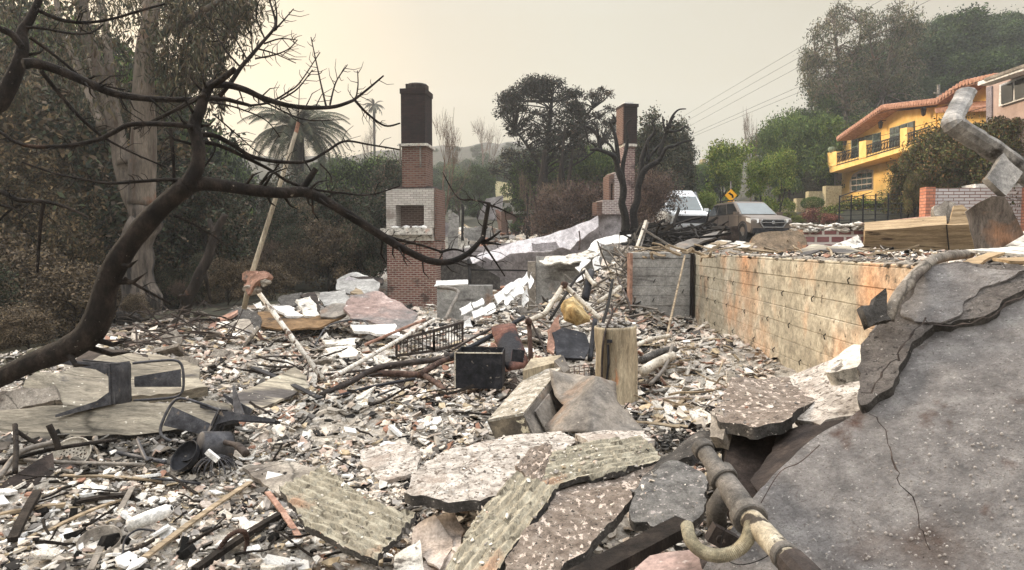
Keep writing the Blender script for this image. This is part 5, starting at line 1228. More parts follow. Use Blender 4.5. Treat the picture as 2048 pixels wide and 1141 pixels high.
for i, (pl, mm, lab) in enumerate([
    ([(590, 600, 12.6), (620, 592, 13), (640, 632, 12.2), (612, 632, 12.0)], 'plaster', 'upright cream slab standing behind the sagging sheet'),
    ([(545, 612, 12.4), (580, 612, 12.6), (612, 632, 12.1), (570, 630, 12.0)], 'white', 'white slab lying on the sagging brown sheet'),
    ([(600, 590, 13.6), (630, 585, 13.8), (640, 625, 12.9), (628, 632, 12.6)], 'soot_shade', 'dark slab leaning behind the cream one'),
    ([(562, 592, 13.6), (605, 585, 13.8), (590, 612, 13.0), (560, 615, 12.9)], 'stucco_edge', 'brown grey slab left of the upright cream one'),
    ([(640, 585, 14.2), (690, 580, 14.4), (700, 606, 13.6), (648, 612, 13.5)], 'formgrey', 'grey blue slab behind the curled metal panel'),
    ([(680, 556, 15), (705, 545, 15.5), (735, 552, 15.5), (760, 566, 15), (758, 585, 14.5), (700, 588, 14.2), (672, 575, 14.5)], 'formgrey', 'dark grey slab heap left of the brick chimney'),
    ([(700, 552, 15.2), (765, 556, 15.4), (764, 568, 15.2), (720, 566, 15.0)], 'soot_shade', 'charred rim lying on the grey slab heap'),
    ([(688, 560, 14.9), (700, 550, 15.2), (712, 562, 15.0), (700, 575, 14.8)], 'smoothgrey', 'pale grey block on the slab heap by the chimney'),
    ([(710, 575, 13.4), (760, 610, 12.6), (752, 618, 12.4), (700, 584, 13.2)], 'greywood', 'slim grey board leaning on the pinkish sheet'),
    ([(480, 615, 11.4), (515, 622, 11.3), (520, 655, 10.8), (505, 665, 10.6), (490, 650, 10.8), (450, 640, 11.0), (432, 650, 11), (440, 632, 11.3)], 'stucco_edge', 'dark broken wall piece at the left end of the brown sheet'),
    ([(455, 640, 10.9), (500, 640, 10.8), (500, 670, 10.3), (475, 690, 9.9), (450, 665, 10.4)], 'cement', 'grey broken wall piece below the dark one'),
    ([(425, 650, 10.6), (470, 668, 10.2), (490, 700, 9.6), (475, 712, 9.4), (440, 670, 10.2)], 'terracotta', 'terracotta brick fin sticking out of the rubble'),
    ([(505, 655, 10.7), (518, 655, 10.7), (520, 690, 9.9), (500, 690, 9.9)], 'plaster', 'white crumbling plaster end beside the brown sheet'),
    ([(375, 688, 10.2), (420, 650, 10.8), (435, 660, 10.4), (425, 705, 9.6), (400, 720, 9.3)], 'plaster', 'whitish curved wall piece at the middle left'),
    ([(260, 700, 9.8), (330, 672, 10.4), (420, 645, 10.9), (480, 618, 11.4), (470, 628, 11.0), (400, 668, 10.2), (330, 705, 9.4), (270, 712, 9.3)], 'terracotta', 'long reddish slope of broken roof from the stump to the leaning pole'),
    ([(370, 690, 9.8), (440, 712, 9.2), (480, 730, 8.9), (475, 742, 8.7), (400, 720, 9.1), (362, 705, 9.5)], 'pinksheet', 'brown beam like slab pointing right in the middle left'),
    ([(405, 735, 8.6), (438, 730, 8.7), (440, 755, 8.2), (412, 762, 8.0)], 'smoothgrey', 'bluish white tile standing left of the steel strap'),
    ([(650, 698, 9.6), (705, 690, 9.8), (712, 712, 9.1), (655, 718, 9.0)], 'plaster', 'flat cream tile pair in front of the white pole'),
    ([(645, 680, 10.2), (715, 676, 10.4), (712, 690, 10), (650, 688, 10)], 'plaster', 'wide cream tile lying behind the flat pair'),
    ([(700, 650, 10.8), (790, 648, 10.9), (800, 672, 10.2), (770, 668, 10.3), (710, 662, 10.5)], 'white', 'row of white plaster sheets right of the sagging brown sheet')]):
    slab('broken_slab', pl, .04, M[mm], lab, 'slab', sp=.06, wob=.02, edge=1.1, seed=60 + i)
pipe('thin_rod', [(630, 690, 10.2), (660, 650, 11), (720, 640, 11.4), (740, 655, 11)], .012, M['chairmetal'], 'thin bent rod arching under the curled panel', 'rod', k=6)
bars('table_frame', [((382, 640, 10.6), (440, 640, 10.8), .05, .04), ((383, 640, 10.6), (383, 690, 10.0), .05, .05), ((400, 642, 10.5), (398, 665, 10.2), .02, .02)], M['charwood'], 'charred angle frame at the middle left by the reddish slope', 'frame')
# ---------------------------------------------------------------- slatted rack, steel bars, rusty pipes
t = thing('slatted_rack', at(860, 700, 9.2), 'rusty slatted rack folded at a corner, lying in the middle of the rubble', 'rack')
q0, q1, q2 = (793, 682, 9.2, 30), (868, 662, 8.9, 40), (925, 645, 9.6, 42)
for nm, a, b, ns in (('left_panel', q0, q1, 9), ('right_panel', q1, q2, 9)):
    mb = MB(); At, Bt = at(a[0], a[1], a[2]), at(b[0], b[1], b[2]); Ab, Bb = at(a[0], a[1] + a[3], a[2]), at(b[0], b[1] + b[3], b[2])
    mb.bar(At, Bt, .03, .035); mb.bar(Ab, Bb, .03, .035); mb.bar(At, Ab, .03, .03); mb.bar(Bt, Bb, .03, .03); mb.bar(At.lerp(Ab, .25), Bt.lerp(Bb, .25), .012, .015)
    for i in range(1, ns + 1): mb.bar(At.lerp(Bt, i / (ns + 1)), Ab.lerp(Bb, i / (ns + 1)), .012, .012)
    mb.build('slat_panel', M['rustdark'], t)
rodm = [([(640, 792, 7.2), (700, 765, 7.5), (760, 735, 7.9), (870, 720, 8.1), (900, 710, 8.2)], 'rustdark', .035, 'long dark angle bar bending past the black steel box', 'bar'),
 ([(900, 715, 7.9), (960, 685, 8.1), (1048, 635, 8.8)], 'blackmetal', .03, 'black bar rising behind the steel box to the right', 'bar'),
 ([(648, 750, 8.0), (740, 740, 8.2), (800, 735, 8.2)], 'rustdark', .014, 'thin rusty rod in the middle rubble', 'rod'),
 ([(740, 748, 7.9), (800, 748, 7.8), (855, 752, 7.7)], 'rust', .038, 'rusty pipe lying left of the black steel box', 'pipe'),
 ([(850, 752, 7.6), (875, 768, 7.3), (890, 782, 7.1)], 'rust', .03, 'short rusty pipe end under the larger one', 'pipe'),
 ([(840, 750, 7.6), (880, 725, 8.0), (910, 715, 8.2)], 'rust', .035, 'rusty pipe pointing up to the dark steel box', 'pipe'),
 ([(650, 800, 6.9), (740, 775, 7.3), (830, 758, 7.6)], 'blackmetal', .018, 'flat dark bar at the front of the rusty pipes', 'bar'),
 ([(520, 800, 6.9), (560, 765, 7.5), (600, 748, 7.9)], 'rust', .012, 'thin rod above the tan cement board', 'rod'),
 ([(640, 745, 8.2), (620, 720, 8.6), (615, 760, 7.6)], 'rustdark', .01, 'short bent rod at the foot of the white pole', 'rod'),
 ([(790, 770, 7.4), (850, 800, 6.9), (900, 770, 7.2)], 'char', .008, 'black cable loop in front of the steel box', 'cable'),
 ([(470, 740, 8.2), (520, 715, 8.8), (640, 712, 9.2), (720, 706, 9.4)], 'rustdark', .010, 'long thin wire across the middle left rubble', 'wire'),
 ([(730, 690, 9.6), (800, 660, 10), (850, 640, 10.6)], 'terracotta', .022, 'orange rusty tube beside the long white pole', 'tube')]
for pts, mm, r_, lab, cat in rodm: pipe('rusty_' + cat if cat not in ('cable', 'wire') else cat, pts, r_, M[mm], lab, cat, n=8 if cat != 'bar' else 4, k=4)
# ---------------------------------------------------------------- black steel box
def frame_box(c, ex, ey, ez):  # matrix from three axis vectors
    return Matrix((Vector(ex).normalized(), Vector(ey).normalized(), Vector(ez).normalized())).transposed()
t = thing('steel_box', at(956, 778, 7.2), 'open topped black steel box in the centre of the rubble', 'box')
bw, bd, bh = 93 / F * 7.3, .42, 72 / F * 7.3; c = at(957, 742, 7.25); th = .008
R_ = Matrix.Rotation(R(-4), 3, 'Z')
mb = MB()
for off, sz in (((0, 0, 0), (bw, th, bh)), ((0, bd, 0), (bw, th, bh)), ((-bw / 2, bd / 2, 0), (th, bd - th, bh)), ((bw / 2, bd / 2, 0), (th, bd - th, bh)), ((0, bd / 2, -bh / 2 + .01), (bw - .02, bd - .02, th))):
    mb.box(c + R_ @ Vector(off), sz, R_)
mb.build('shell', M['blackmetal'], t)
mb = MB()
for off, sz in (((0, -.006, bh / 2), (bw + .02, .014, .012)), ((-bw / 2 - .004, -.004, 0), (.014, .014, bh))): mb.box(c + R_ @ Vector(off), sz, R_)
mb.build('rim', M['palepipe'], t)
mb = MB(); mb.tube(smooth_path([at(930, 708, 7.5), at(950, 715, 7.4), at(975, 700, 7.5), at(985, 712, 7.4)], 5), .008, 6); mb.build('wire_loom', M['char'], t)
# ---------------------------------------------------------------- crushed rusty tank behind it
t = thing('crushed_tank', at(1020, 740, 7.7), 'crushed rusty metal cylinder leaning behind the black steel box', 'tank')
mb = MB(); A, B = at(1008, 652, 8.2), at(1035, 735, 7.6); nl = 9; vs = []; nk = 18
for i in range(nl):
    f = i / (nl - 1); cc = A.lerp(B, f)
    for k in range(nk):
        a = 2 * PI * k / nk; rr_ = .155 * (1 - .18 * f) * (1 + .22 * noise.noise(Vector((math.cos(a) * 1.3, math.sin(a) * 1.3, f * 2.2)))) * (.92 if i in (0, nl - 1) else 1)
        vs.append(cc + Vector((math.cos(a) * rr_, math.sin(a) * rr_ * .8, math.sin(a + 1) * .02)))
mb.add(vs, [(i * nk + k, i * nk + (k + 1) % nk, (i + 1) * nk + (k + 1) % nk, (i + 1) * nk + k) for i in range(nl - 1) for k in range(nk)] + [tuple(range(nk - 1, -1, -1)), tuple((nl - 1) * nk + k for k in range(nk))])
mb.build('shell', mat('rusty_enamel', [(58, 40, 36), (96, 62, 52), (128, 92, 80)], 4, rough=.75, bump=.5, layers=[(1.8, .54, .08, (46, 46, 50)), (20, .66, .04, (170, 150, 132))]), t, smooth=True)
mb = MB(); mb.box(at(1036, 712, 7.42), (.13, .01, .13), Matrix.Rotation(.12, 3, 'Y')); mb.build('plate', M['blackmetal'], t)
# ---------------------------------------------------------------- toppled cabinet
t = thing('metal_cabinet', at(1060, 880, 5.6), 'toppled ash covered metal cabinet left of the crumpled sheet', 'cabinet')
a0, a1, a2, a3 = at(978, 845, 5.3), at(1026, 890, 4.95), at(1120, 752, 6.35), at(1070, 735, 6.6)
# long top face (ash covered), near end panel and right side panel
nrm = (a1 - a0).cross(a3 - a0).normalized(); 
if nrm.z < 0: nrm = -nrm
def hexa(name, p, dvec, m, parent=t, wob=0):
    mb = MB(); q = [v + dvec for v in p]; mb.add(list(p) + q, [(0, 1, 2, 3), (7, 6, 5, 4), (0, 4, 5, 1), (1, 5, 6, 2), (2, 6, 7, 3), (3, 7, 4, 0)]); return mb.build(name, m, parent)
E0, E1, E2, E3 = at(975, 840, 5.35), at(1047, 826, 5.3), at(1122, 735, 6.3), at(1062, 742, 6.45)
ashm = mat('ash_on_metal', [(116, 108, 94), (166, 158, 144), (206, 200, 190)], 14, bump=1, bscale=50, layers=[(18, .6, .04, (70, 66, 60)), (30, .62, .03, (226, 224, 218))])
hexa('top_panel', [E0, E1, E2, E3], Vector((.0, .0, -.02)), ashm)
down = Vector((.10, .05, -.30))
hexa('end_panel', [E0 + Vector((0, -.004, -.02)), E1 + Vector((0, -.004, -.02)), E1 + Vector((.10, -.16, -.26)), E0 + Vector((.14, -.20, -.26))], Vector((0, .02, 0)), mat('scorched_black_panel', [(38, 34, 30), (66, 58, 48), (100, 90, 74)], 6, rough=.7, layers=[(5, .62, .03, (170, 160, 136))]))
hexa('side_panel', [E1 + Vector((.004, 0, -.02)), E2 + Vector((.004, 0, -.02)), E2 + Vector((.06, -.22, -.34)), E1 + Vector((.14, -.14, -.27))], Vector((-.015, .01, 0)), M['greymetal'])
hexa('drawer_front', [E1.lerp(E2, .16) + Vector((.03, -.02, -.05)), E1.lerp(E2, .52) + Vector((.03, -.02, -.05)), E1.lerp(E2, .56) + Vector((.10, -.19, -.28)), E1.lerp(E2, .2) + Vector((.14, -.16, -.27))], Vector((.01, -.012, 0)), M['greymetal'])
hexa('dark_opening', [E1.lerp(E2, .56) + Vector((.03, -.02, -.05)), E1.lerp(E2, .92) + Vector((.03, -.02, -.05)), E1.lerp(E2, .95) + Vector((.09, -.19, -.26)), E1.lerp(E2, .6) + Vector((.10, -.19, -.27))], Vector((.004, -.004, 0)), M['soot_shade'])
hexa('lid', [at(1045, 742, 6.2), at(1062, 718, 6.5), at(1122, 710, 6.7), at(1126, 722, 6.5)], Vector((.01, .0, -.10)), M['heater'])
hexa('lid_end', [at(1108, 722, 6.38), at(1126, 711, 6.62), at(1140, 738, 6.5), at(1128, 746, 6.3)], Vector((0, .01, -.06)), M['greymetal'])
# ---------------------------------------------------------------- crumpled sheet
def facets(name, verts, faces, th, m, label, cat, sub=3, wob=.012, parent=None):
    bm2 = bmesh.new(); vv = [bm2.verts.new(at(*v)) for v in verts]
    for f in faces: bm2.faces.new([vv[i] for i in f])
    bmesh.ops.triangulate(bm2, faces=bm2.faces[:])
    bmesh.ops.subdivide_edges(bm2, edges=bm2.edges[:], cuts=sub, use_grid_fill=True)
    bmesh.ops.smooth_vert(bm2, verts=bm2.verts[:], factor=.12)
    for v in bm2.verts: v.co += Vector((noise.noise(v.co * 6), noise.noise(v.co * 6 + Vector((3, 3, 3))), noise.noise(v.co * 7 + Vector((7, 1, 3))))) * wob * 1.5
    bmesh.ops.recalc_face_normals(bm2, faces=bm2.faces[:])
    bmesh.ops.solidify(bm2, geom=bm2.faces[:], thickness=th)
    mb = MB(); bm2.verts.index_update()
    mb.add([v.co for v in bm2.verts], [tuple(v.index for v in f.verts) for f in bm2.faces]); bm2.free()
    o = mb.build(name, m, parent, smooth=True)
    return tag(o, label, cat) if label else o
facets('crumpled_sheet', [(1100, 740, 6.0), (1150, 748, 6.1), (1190, 760, 5.9), (1105, 790, 5.75), (1128, 810, 5.45), (1160, 790, 5.5), (1088, 852, 5.35), (1130, 835, 5.2), (1195, 753, 5.55), (1235, 800, 5.4), (1265, 840, 5.3), (1296, 872, 5.1), (1180, 862, 4.95), (1215, 868, 5.0), (1245, 852, 5.15), (1110, 868, 5.1), (1232, 765, 5.9), (1150, 770, 5.75), (1265, 878, 4.98)],
       [(0, 1, 17), (0, 17, 3), (1, 2, 8), (1, 8, 17), (3, 17, 5), (3, 5, 4), (17, 8, 5), (4, 5, 7), (4, 7, 6), (5, 8, 7), (6, 7, 15), (7, 8, 12), (7, 12, 15), (8, 9, 14), (8, 14, 12), (9, 10, 14), (12, 14, 13), (10, 11, 14), (8, 2, 16), (8, 16, 9), (14, 11, 18), (14, 18, 13)],
       .006, M['greymetal'], 'crumpled tent of grey sheet metal in front of the water heater', 'sheet', 4)
# ---------------------------------------------------------------- water heater
t = thing('water_heater', at(1232, 830, 6.9), 'upright scorched water heater tank with ash heaped on top', 'water heater')
hb, ht = at(1236, 835, 7.0), at(1231, 652, 7.0); ax_ = (ht - hb).normalized(); r_ = 42 / F * 7.0; L_ = (ht - hb).length
rot_h = ax_.to_track_quat('Z', 'Y').to_matrix(); prof = [(r_ * .9, 0), (r_, .02)] + [(r_ * (1 + .015 * math.sin(i * 1.7)), .02 + (L_ - .06) * i / 9) for i in range(1, 10)] + [(r_ * 1.02, L_ - .02), (r_ * 1.0, L_), (r_ * .92, L_), (r_ * .90, L_ - .02), (.001, L_ - .02)]
mb = MB(); mb.lathe(hb, prof, 36, rot_h)
mb.v = [tuple(Vector(v) + Vector((noise.noise(Vector(v) * 5), noise.noise(Vector(v) * 5 + Vector((3, 0, 0))), 0)) * .012) for v in mb.v]
mb.build('tank', M['heater'], t, smooth=True)
mb = MB()
for i in range(140):
    a, q = rs.uniform(0, 6.28), r_ * .85 * rs.random() ** .5; hgt = .10 * (1 - (q / r_) ** 2)
    mb.ico(hb + rot_h @ Vector((q * math.cos(a), q * math.sin(a), L_ - .02 + hgt * rs.random())), rs.uniform(.012, .03), 1, .8, i, (1, 1, .6))
mb.build('ash_heap', mat('grey_ash_heap', [(90, 86, 82), (140, 135, 130), (190, 186, 180)], 16, bump=.8), t)
mb = MB(); mb.tube(smooth_path([at(1203, 760, 6.82), at(1206, 690, 6.8), at(1215, 650, 6.85), at(1225, 625, 6.95), at(1222, 610, 7.0)], 5), .012, 7); mb.build('inlet_pipe', M['rustdark'], t, smooth=True)
mb = MB(); mb.tube([at(1213, 762, 6.8), at(1217, 730, 6.78), at(1216, 690, 6.8)], [.008, .012, .012], 7); mb.box(at(1219, 683, 6.78), (.05, .03, .03)); mb.build('valve', M['blackmetal'], t)
mb = MB(); mb.tube([at(1238, 700, 6.79), at(1236, 640, 6.9)], .004, 5); mb.build('wire', M['char'], t)
# ---------------------------------------------------------------- insulation bundle, black duct panel, pipes
facets('insulation_bundle', [(1125, 605, 8.6), (1148, 590, 8.8), (1160, 608, 8.7), (1183, 632, 8.5), (1180, 642, 8.4), (1150, 652, 8.2), (1128, 640, 8.3), (1120, 622, 8.4), (1150, 618, 8.1), (1165, 635, 8.1)], [(0, 1, 8), (1, 2, 8), (2, 3, 9), (2, 9, 8), (3, 4, 9), (4, 5, 9), (5, 8, 9), (5, 6, 8), (6, 7, 8), (7, 0, 8)], .05, M['insul'], 'yellow fibrous insulation bundle on top of the black panel', 'insulation', 3, .02)
slab('duct_panel', [(1104, 665, 7.9), (1125, 655, 8.1), (1170, 668, 8.0), (1182, 690, 7.8), (1170, 718, 7.5), (1115, 715, 7.5)], .03, M['blackmetal'], 'dark bent steel panel left of the water heater', 'panel', sp=.04, wob=.04)
slab('orange_board', [(1096, 660, 7.95), (1108, 640, 8.3), (1120, 628, 8.5), (1118, 665, 8.0), (1108, 708, 7.5), (1096, 700, 7.6)], .03, M['terracotta'], 'orange rusted board edge beside the dark bent panel', 'board', sp=.04, wob=.02)
pp = M['palepipe']
PIPES = [([(1062, 735, 7.5), (1060, 680, 7.6), (1058, 645, 7.7)], .026, 'rust', 'upright rusty stand pipe left of the bent panel'),
 ([(1056, 642, 7.7), (1075, 634, 7.8), (1088, 628, 7.9)], .028, 'palepipe', 'short level pipe elbow on the stand pipe'),
 ([(1088, 630, 7.9), (1108, 600, 8.2), (1128, 570, 8.5)], .030, 'palepipe', 'thick pale pipe rising right to the corroded joint'),
 ([(1130, 572, 8.5), (1160, 600, 8.4), (1200, 638, 8.2)], .030, 'palepipe', 'thick pale pipe running down right from the corroded joint'),
 ([(1100, 640, 8.1), (1125, 600, 8.5), (1150, 560, 9.2), (1172, 540, 9.8)], .018, 'char', 'black curved hose behind the pale pipes'),
 ([(1168, 540, 9.8), (1180, 560, 9.5), (1190, 570, 9.4)], .03, 'palepipe', 'pale pipe elbow at the top of the black hose'),
 ([(1198, 603, 9.2), (1220, 590, 9.4), (1240, 575, 9.8)], .030, 'palepipe', 'short pale pipe stub left of the concrete pier'),
 ([(1203, 655, 8.0), (1216, 610, 8.8), (1225, 560, 9.8)], .02, 'char', 'charred hose bending above the water heater'),
 ([(1285, 745, 7.6), (1310, 728, 7.8), (1345, 712, 8.2)], .055, 'palepipe', 'fat pale pipe right of the water heater'),
 ([(1265, 695, 8.4), (1300, 680, 8.7), (1340, 672, 9.0)], .028, 'palepipe', 'slim pale pipe above the fat one'),
 ([(1300, 770, 7.4), (1330, 735, 7.8), (1345, 690, 8.4)], .022, 'greymetal', 'grey tube standing by the fat pale pipe'),
 ([(1282, 722, 8.0), (1320, 705, 8.4), (1350, 700, 8.6)], .045, 'stucco_edge', 'dark pipe lying over the fat pale pipe'),
 ([(1330, 690, 8.9), (1350, 600, 10.4), (1370, 512, 11.8)], .016, 'greywood', 'thin pale rod leaning against the grey concrete pier'),
 ([(1180, 720, 7.6), (1184, 690, 7.8), (1190, 640, 8.0)], .03, 'blackmetal', 'dark upright bracket beside the water heater'),
 ([(1060, 640, 7.8), (1085, 690, 7.5), (1098, 722, 7.3)], .012, 'rustdark', 'thin diagonal brace by the stand pipe'),
 ([(1170, 600, 9.4), (1178, 560, 9.6), (1182, 545, 10)], .055, 'blackmetal', 'black stove pipe piece standing in the heap'),
 ([(1235, 555, 10.4), (1255, 600, 9.6), (1262, 625, 9.4)], .018, 'rustdark', 'rusty bar leaning on the corner of the grey pier')]
for pts, r_, mm, lab in PIPES: pipe('pipe', pts, r_, M[mm], lab, 'pipe', n=12, k=4)
mb = MB(); mb.ico(at(1129, 570, 8.45), .045, 2, .3, 3); tag(mb.build('pipe_joint', M['rust'], smooth=True), 'round corroded joint where two pale pipes meet', 'joint')
mb = MB(); mb.ico(at(1057, 643, 7.65), .04, 2, .3, 5); tag(mb.build('pipe_joint', M['rust'], smooth=True), 'round corroded joint on top of the rusty stand pipe', 'joint')
t = thing('wire_grid', at(1160, 740, 7.3), 'bent rusty wire grid between the cabinet and the water heater', 'grid')
mb = MB()
for i in range(8): mb.tube([at(1118 + i * 10, 735 - i, 7.35), at(1124 + i * 9, 760 + i, 7.1)], .005, 5)
for i in range(3): mb.tube([at(1115, 738 + i * 9, 7.3), at(1195, 728 + i * 12, 7.3)], .005, 5)
mb.build('wires', M['rust'], t)
mb = MB()
for i in range(16): mb.tube(smooth_path([at(1183 + rs.uniform(-4, 4), 735, 7.2), at(1186 + rs.uniform(-6, 6), 760, 7.1), at(1184 + rs.uniform(-6, 6), 790, 7.0)], 3), .004, 4)
mb.build('hanging_wires', M['char'], t)

# ---------------------------------------------------------------- larger loose pieces of one kind each
def pieces(name, n, region, rr, th, m, label, cat, group, seed, tilt=.3, asp=(.45, 1), shapes=6, near=None):
    r_ = random.Random(seed); base = []
    for k in range(shapes):
        s_ = r_.randint(4, 7); a0_ = r_.uniform(0, 6); asx = r_.uniform(*asp); mb = MB(); pts = []
        for i in range(s_):
            a = a0_ + 2 * PI * (i + r_.uniform(-.25, .25)) / s_; q = r_.uniform(.75, 1.1); pts.append((math.cos(a) * q, math.sin(a) * q * asx))
        mid = []
        vs = []
        for z, sc2 in ((th / 2, .96), (th / 2 * .6, 1.0), (-th / 2, .97)):
            for (a, b) in pts: vs.append((a * sc2, b * sc2, z + .10 * a * a * (1 if k % 2 else -.5)))
        vs.append((0, 0, th / 2 + .01))
        fs = [(i, (i + 1) % s_, 3 * s_) for i in range(s_)]
        for l in (0, 1): fs += [(l * s_ + i, l * s_ + s_ + i, l * s_ + s_ + (i + 1) % s_, l * s_ + (i + 1) % s_) for i in range(s_)]
        fs += [tuple(2 * s_ + i for i in range(s_ - 1, -1, -1))]
        me = bpy.data.meshes.new(name); me.from_pydata(vs, [], fs); me.materials.append(m); base.append(me)
    for i in range(n):
        for _ in range(20):
            px, py = r_.uniform(region[0], region[2]), r_.uniform(region[1], region[3])
            if near is None or in_poly(np.array([px]), np.array([py]), near)[0]: break
        Y_ = Yg(px, py, .04); p = at(px, py, Y_); s = r_.uniform(*rr) * (.6 + .8 * r_.random() ** 2)
        o = bpy.data.objects.new(name, base[i % shapes]); COL.objects.link(o)
        o.location = p; o.scale = (s, s, s); o.rotation_euler = (r_.gauss(0, tilt), r_.gauss(0, tilt), r_.uniform(0, 6.28))
        tag(o, label, cat, group)
NEAR = [(0, 960), (500, 900), (720, 850), (1000, 800), (1080, 870), (800, 900), (720, 980), (780, 1110), (700, 1141), (0, 1141)]
pieces('plaster_chip', 75, (0, 840, 1080, 1141), (.04, .09), .22, M['white'], 'white plaster chip lying in the near ash field', 'plaster', 'white plaster chips in the near ash', 1, near=NEAR)
pieces('tile_chip', 35, (0, 840, 1080, 1141), (.035, .08), .25, M['plaster'], 'greyish tile chip lying in the near ash field', 'tile', 'greyish tile chips in the near ash', 2, near=NEAR)
pieces('pink_chip', 22, (200, 900, 760, 1141), (.03, .07), .25, M['pinkplaster'], 'pinkish plaster chip lying in the near ash field', 'plaster', 'pinkish chips in the near ash', 3, near=NEAR)
pieces('charcoal_lump', 26, (60, 880, 820, 1120), (.03, .06), .7, M['char'], 'lump of charcoal in the near ash field', 'charcoal', 'charcoal lumps in the near ash', 4, tilt=1, near=NEAR)
MID = [(430, 700), (720, 650), (920, 640), (1040, 650), (940, 700), (880, 790), (700, 820), (560, 860), (520, 840), (620, 780)]
pieces('plaster_sheet', 46, (430, 640, 1050, 860), (.08, .17), .12, M['plaster'], 'flat broken plaster sheet lying in the middle rubble', 'plaster', 'broken plaster sheets in the middle rubble', 5, near=MID)
pieces('plaster_curl', 34, (740, 760, 1040, 880), (.05, .11), .10, mat('cream_plaster', [(180, 164, 146), (214, 198, 180), (230, 220, 206)], 8), 'curled cream plaster flake in front of the black steel box', 'plaster', 'curled cream flakes before the steel box', 6, tilt=.6)
pieces('roof_shard', 40, (870, 600, 1260, 690), (.10, .24), .10, M['plaster'], 'roof or wall shard lying on the heap below the block wall', 'shard', 'pale shards on the heap below the block wall', 7, tilt=.5)
pieces('plaster_shard', 34, (1270, 690, 1470, 850), (.06, .15), .12, M['plaster'], 'pale broken shard beside the tall concrete wall', 'shard', 'pale shards beside the tall concrete wall', 8, tilt=.45, near=[(1290, 700), (1400, 690), (1480, 750), (1420, 850), (1290, 850)])
pieces('brick_piece', 24, (880, 600, 1300, 760), (.06, .12), .5, M['terracotta'], 'broken orange brick piece lying on the heap', 'brick', 'orange brick pieces on the heap', 9, tilt=.7)
# charred sticks
def sticks(name, n, region, L, w, m, label, cat, group, seed, lift=.08, tilt=.25, near=None, yard=False):
    r_ = random.Random(seed)
    me = []
    for k in range(4):
        mb = MB(); pts = [Vector((x, .06 * noise.noise(Vector((x * 2, k * 9, 0))), .05 * noise.noise(Vector((x * 2, k * 7, 5))))) for x in np.linspace(-.5, .5, 5)]
        for i in range(4): mb.bar(pts[i], pts[i + 1], .06 * (1 - .1 * i), .045 * (1 - .12 * i))
        q = bpy.data.meshes.new(name); q.from_pydata(mb.v, [], mb.f); q.materials.append(m); me.append(q)
    for i in range(n):
        for _ in range(20):
            px, py = r_.uniform(region[0], region[2]), r_.uniform(region[1], region[3])
            if near is None or in_poly(np.array([px]), np.array([py]), near)[0]: break
        if yard:
            Y_ = r_.uniform(*yard); x = (px - CX) / F * Y_; p = Vector((x, Y_, float(terr_z(x, Y_)) + r_.random() ** 1.5 * lift * 2))
        else: p = at(px, py, Yg(px, py, lift * r_.random() + .03))
        o = bpy.data.objects.new(name, me[i % 4]); COL.objects.link(o); l = L * r_.uniform(.5, 1.4); ww = w / .06 * r_.uniform(.6, 1.3)
        o.scale = (l, ww, ww); o.location = p; o.rotation_euler = (r_.uniform(0, 6), r_.gauss(0, tilt), r_.uniform(0, 6.28)); tag(o, label, cat, group)
sticks('charred_stick', 60, (450, 640, 1260, 830), .5, .022, M['charwood'], 'charred stick lying in the middle rubble', 'stick', 'charred sticks in the middle rubble', 11, lift=.12)
sticks('grey_stick', 55, (960, 540, 1270, 680), .9, .03, M['greymetal'], 'grey rod or lath lying on the heap left of the concrete pier', 'stick', 'grey rods on the heap', 12, lift=.3, tilt=.4)
sticks('burnt_lath', 40, (0, 860, 760, 1120), .28, .014, M['charwood'], 'short burnt lath in the near ash field', 'stick', 'short burnt laths in the near ash', 13, near=NEAR)
sticks('tan_lath', 30, (1270, 690, 1470, 850), .35, .02, M['greywood'], 'short tan lath beside the tall concrete wall', 'stick', 'tan laths beside the tall wall', 14, near=[(1290, 700), (1400, 690), (1480, 750), (1420, 850), (1290, 850)])
sticks('burnt_branch', 60, (230, 570, 480, 690), .9, .02, M['twigdark'], 'thin burnt branch on the bank by the eucalyptus', 'branch', 'burnt branches on the bank', 15, lift=.25, tilt=.35)
pieces('bent_scrap', 34, (880, 590, 1265, 700), (.16, .34), .05, M['greymetal'], 'bent grey sheet scrap in the heap left of the concrete wall end', 'sheet', 'bent sheet scraps on the heap', 51, tilt=.75, asp=(.3, .6))
pieces('masonry_chunk', 26, (230, 610, 640, 740), (.14, .32), .14, M['cement'], 'broken wall piece jutting from the bank on the left', 'wall piece', 'broken wall pieces on the left bank', 52, tilt=.6, asp=(.4, .8))
pieces('sooty_scrap', 30, (480, 640, 1060, 800), (.09, .2), .08, M['soot_shade'], 'sooty scrap lying in the middle rubble', 'scrap', 'sooty scraps in the middle rubble', 53, tilt=.6, asp=(.3, .7))
class Fr:
    """upright frame: u to the right along X, d into the depth, z up (world)"""
    def __init__(s, px, py, Y, ang=0.0):
        s.o = at(px, py, Y); s.px = px; s.Y = Y
        s.X = Vector((math.cos(ang), math.sin(ang), 0)); s.D = Vector((-math.sin(ang), math.cos(ang), 0)); s.R = Matrix((s.X, s.D, Vector((0, 0, 1)))).transposed()
    def u(s, px): return (px - s.px) / F * s.Y
    def z(s, py): return at(s.px, py, s.Y).z
    def pt(s, u, d, z): return Vector((s.o.x, s.o.y, 0)) + s.X * u + s.D * d + Vector((0, 0, z))
    def blk(s, mb, px0, px1, py0, py1, d0, d1, taper=1.0):
        u0, u1, z0, z1 = s.u(px0), s.u(px1), s.z(py1), s.z(py0)
        return mb.box(s.pt((u0 + u1) / 2, (d0 + d1) / 2, (z0 + z1) / 2), (u1 - u0, d1 - d0, z1 - z0), s.R, 0, taper)
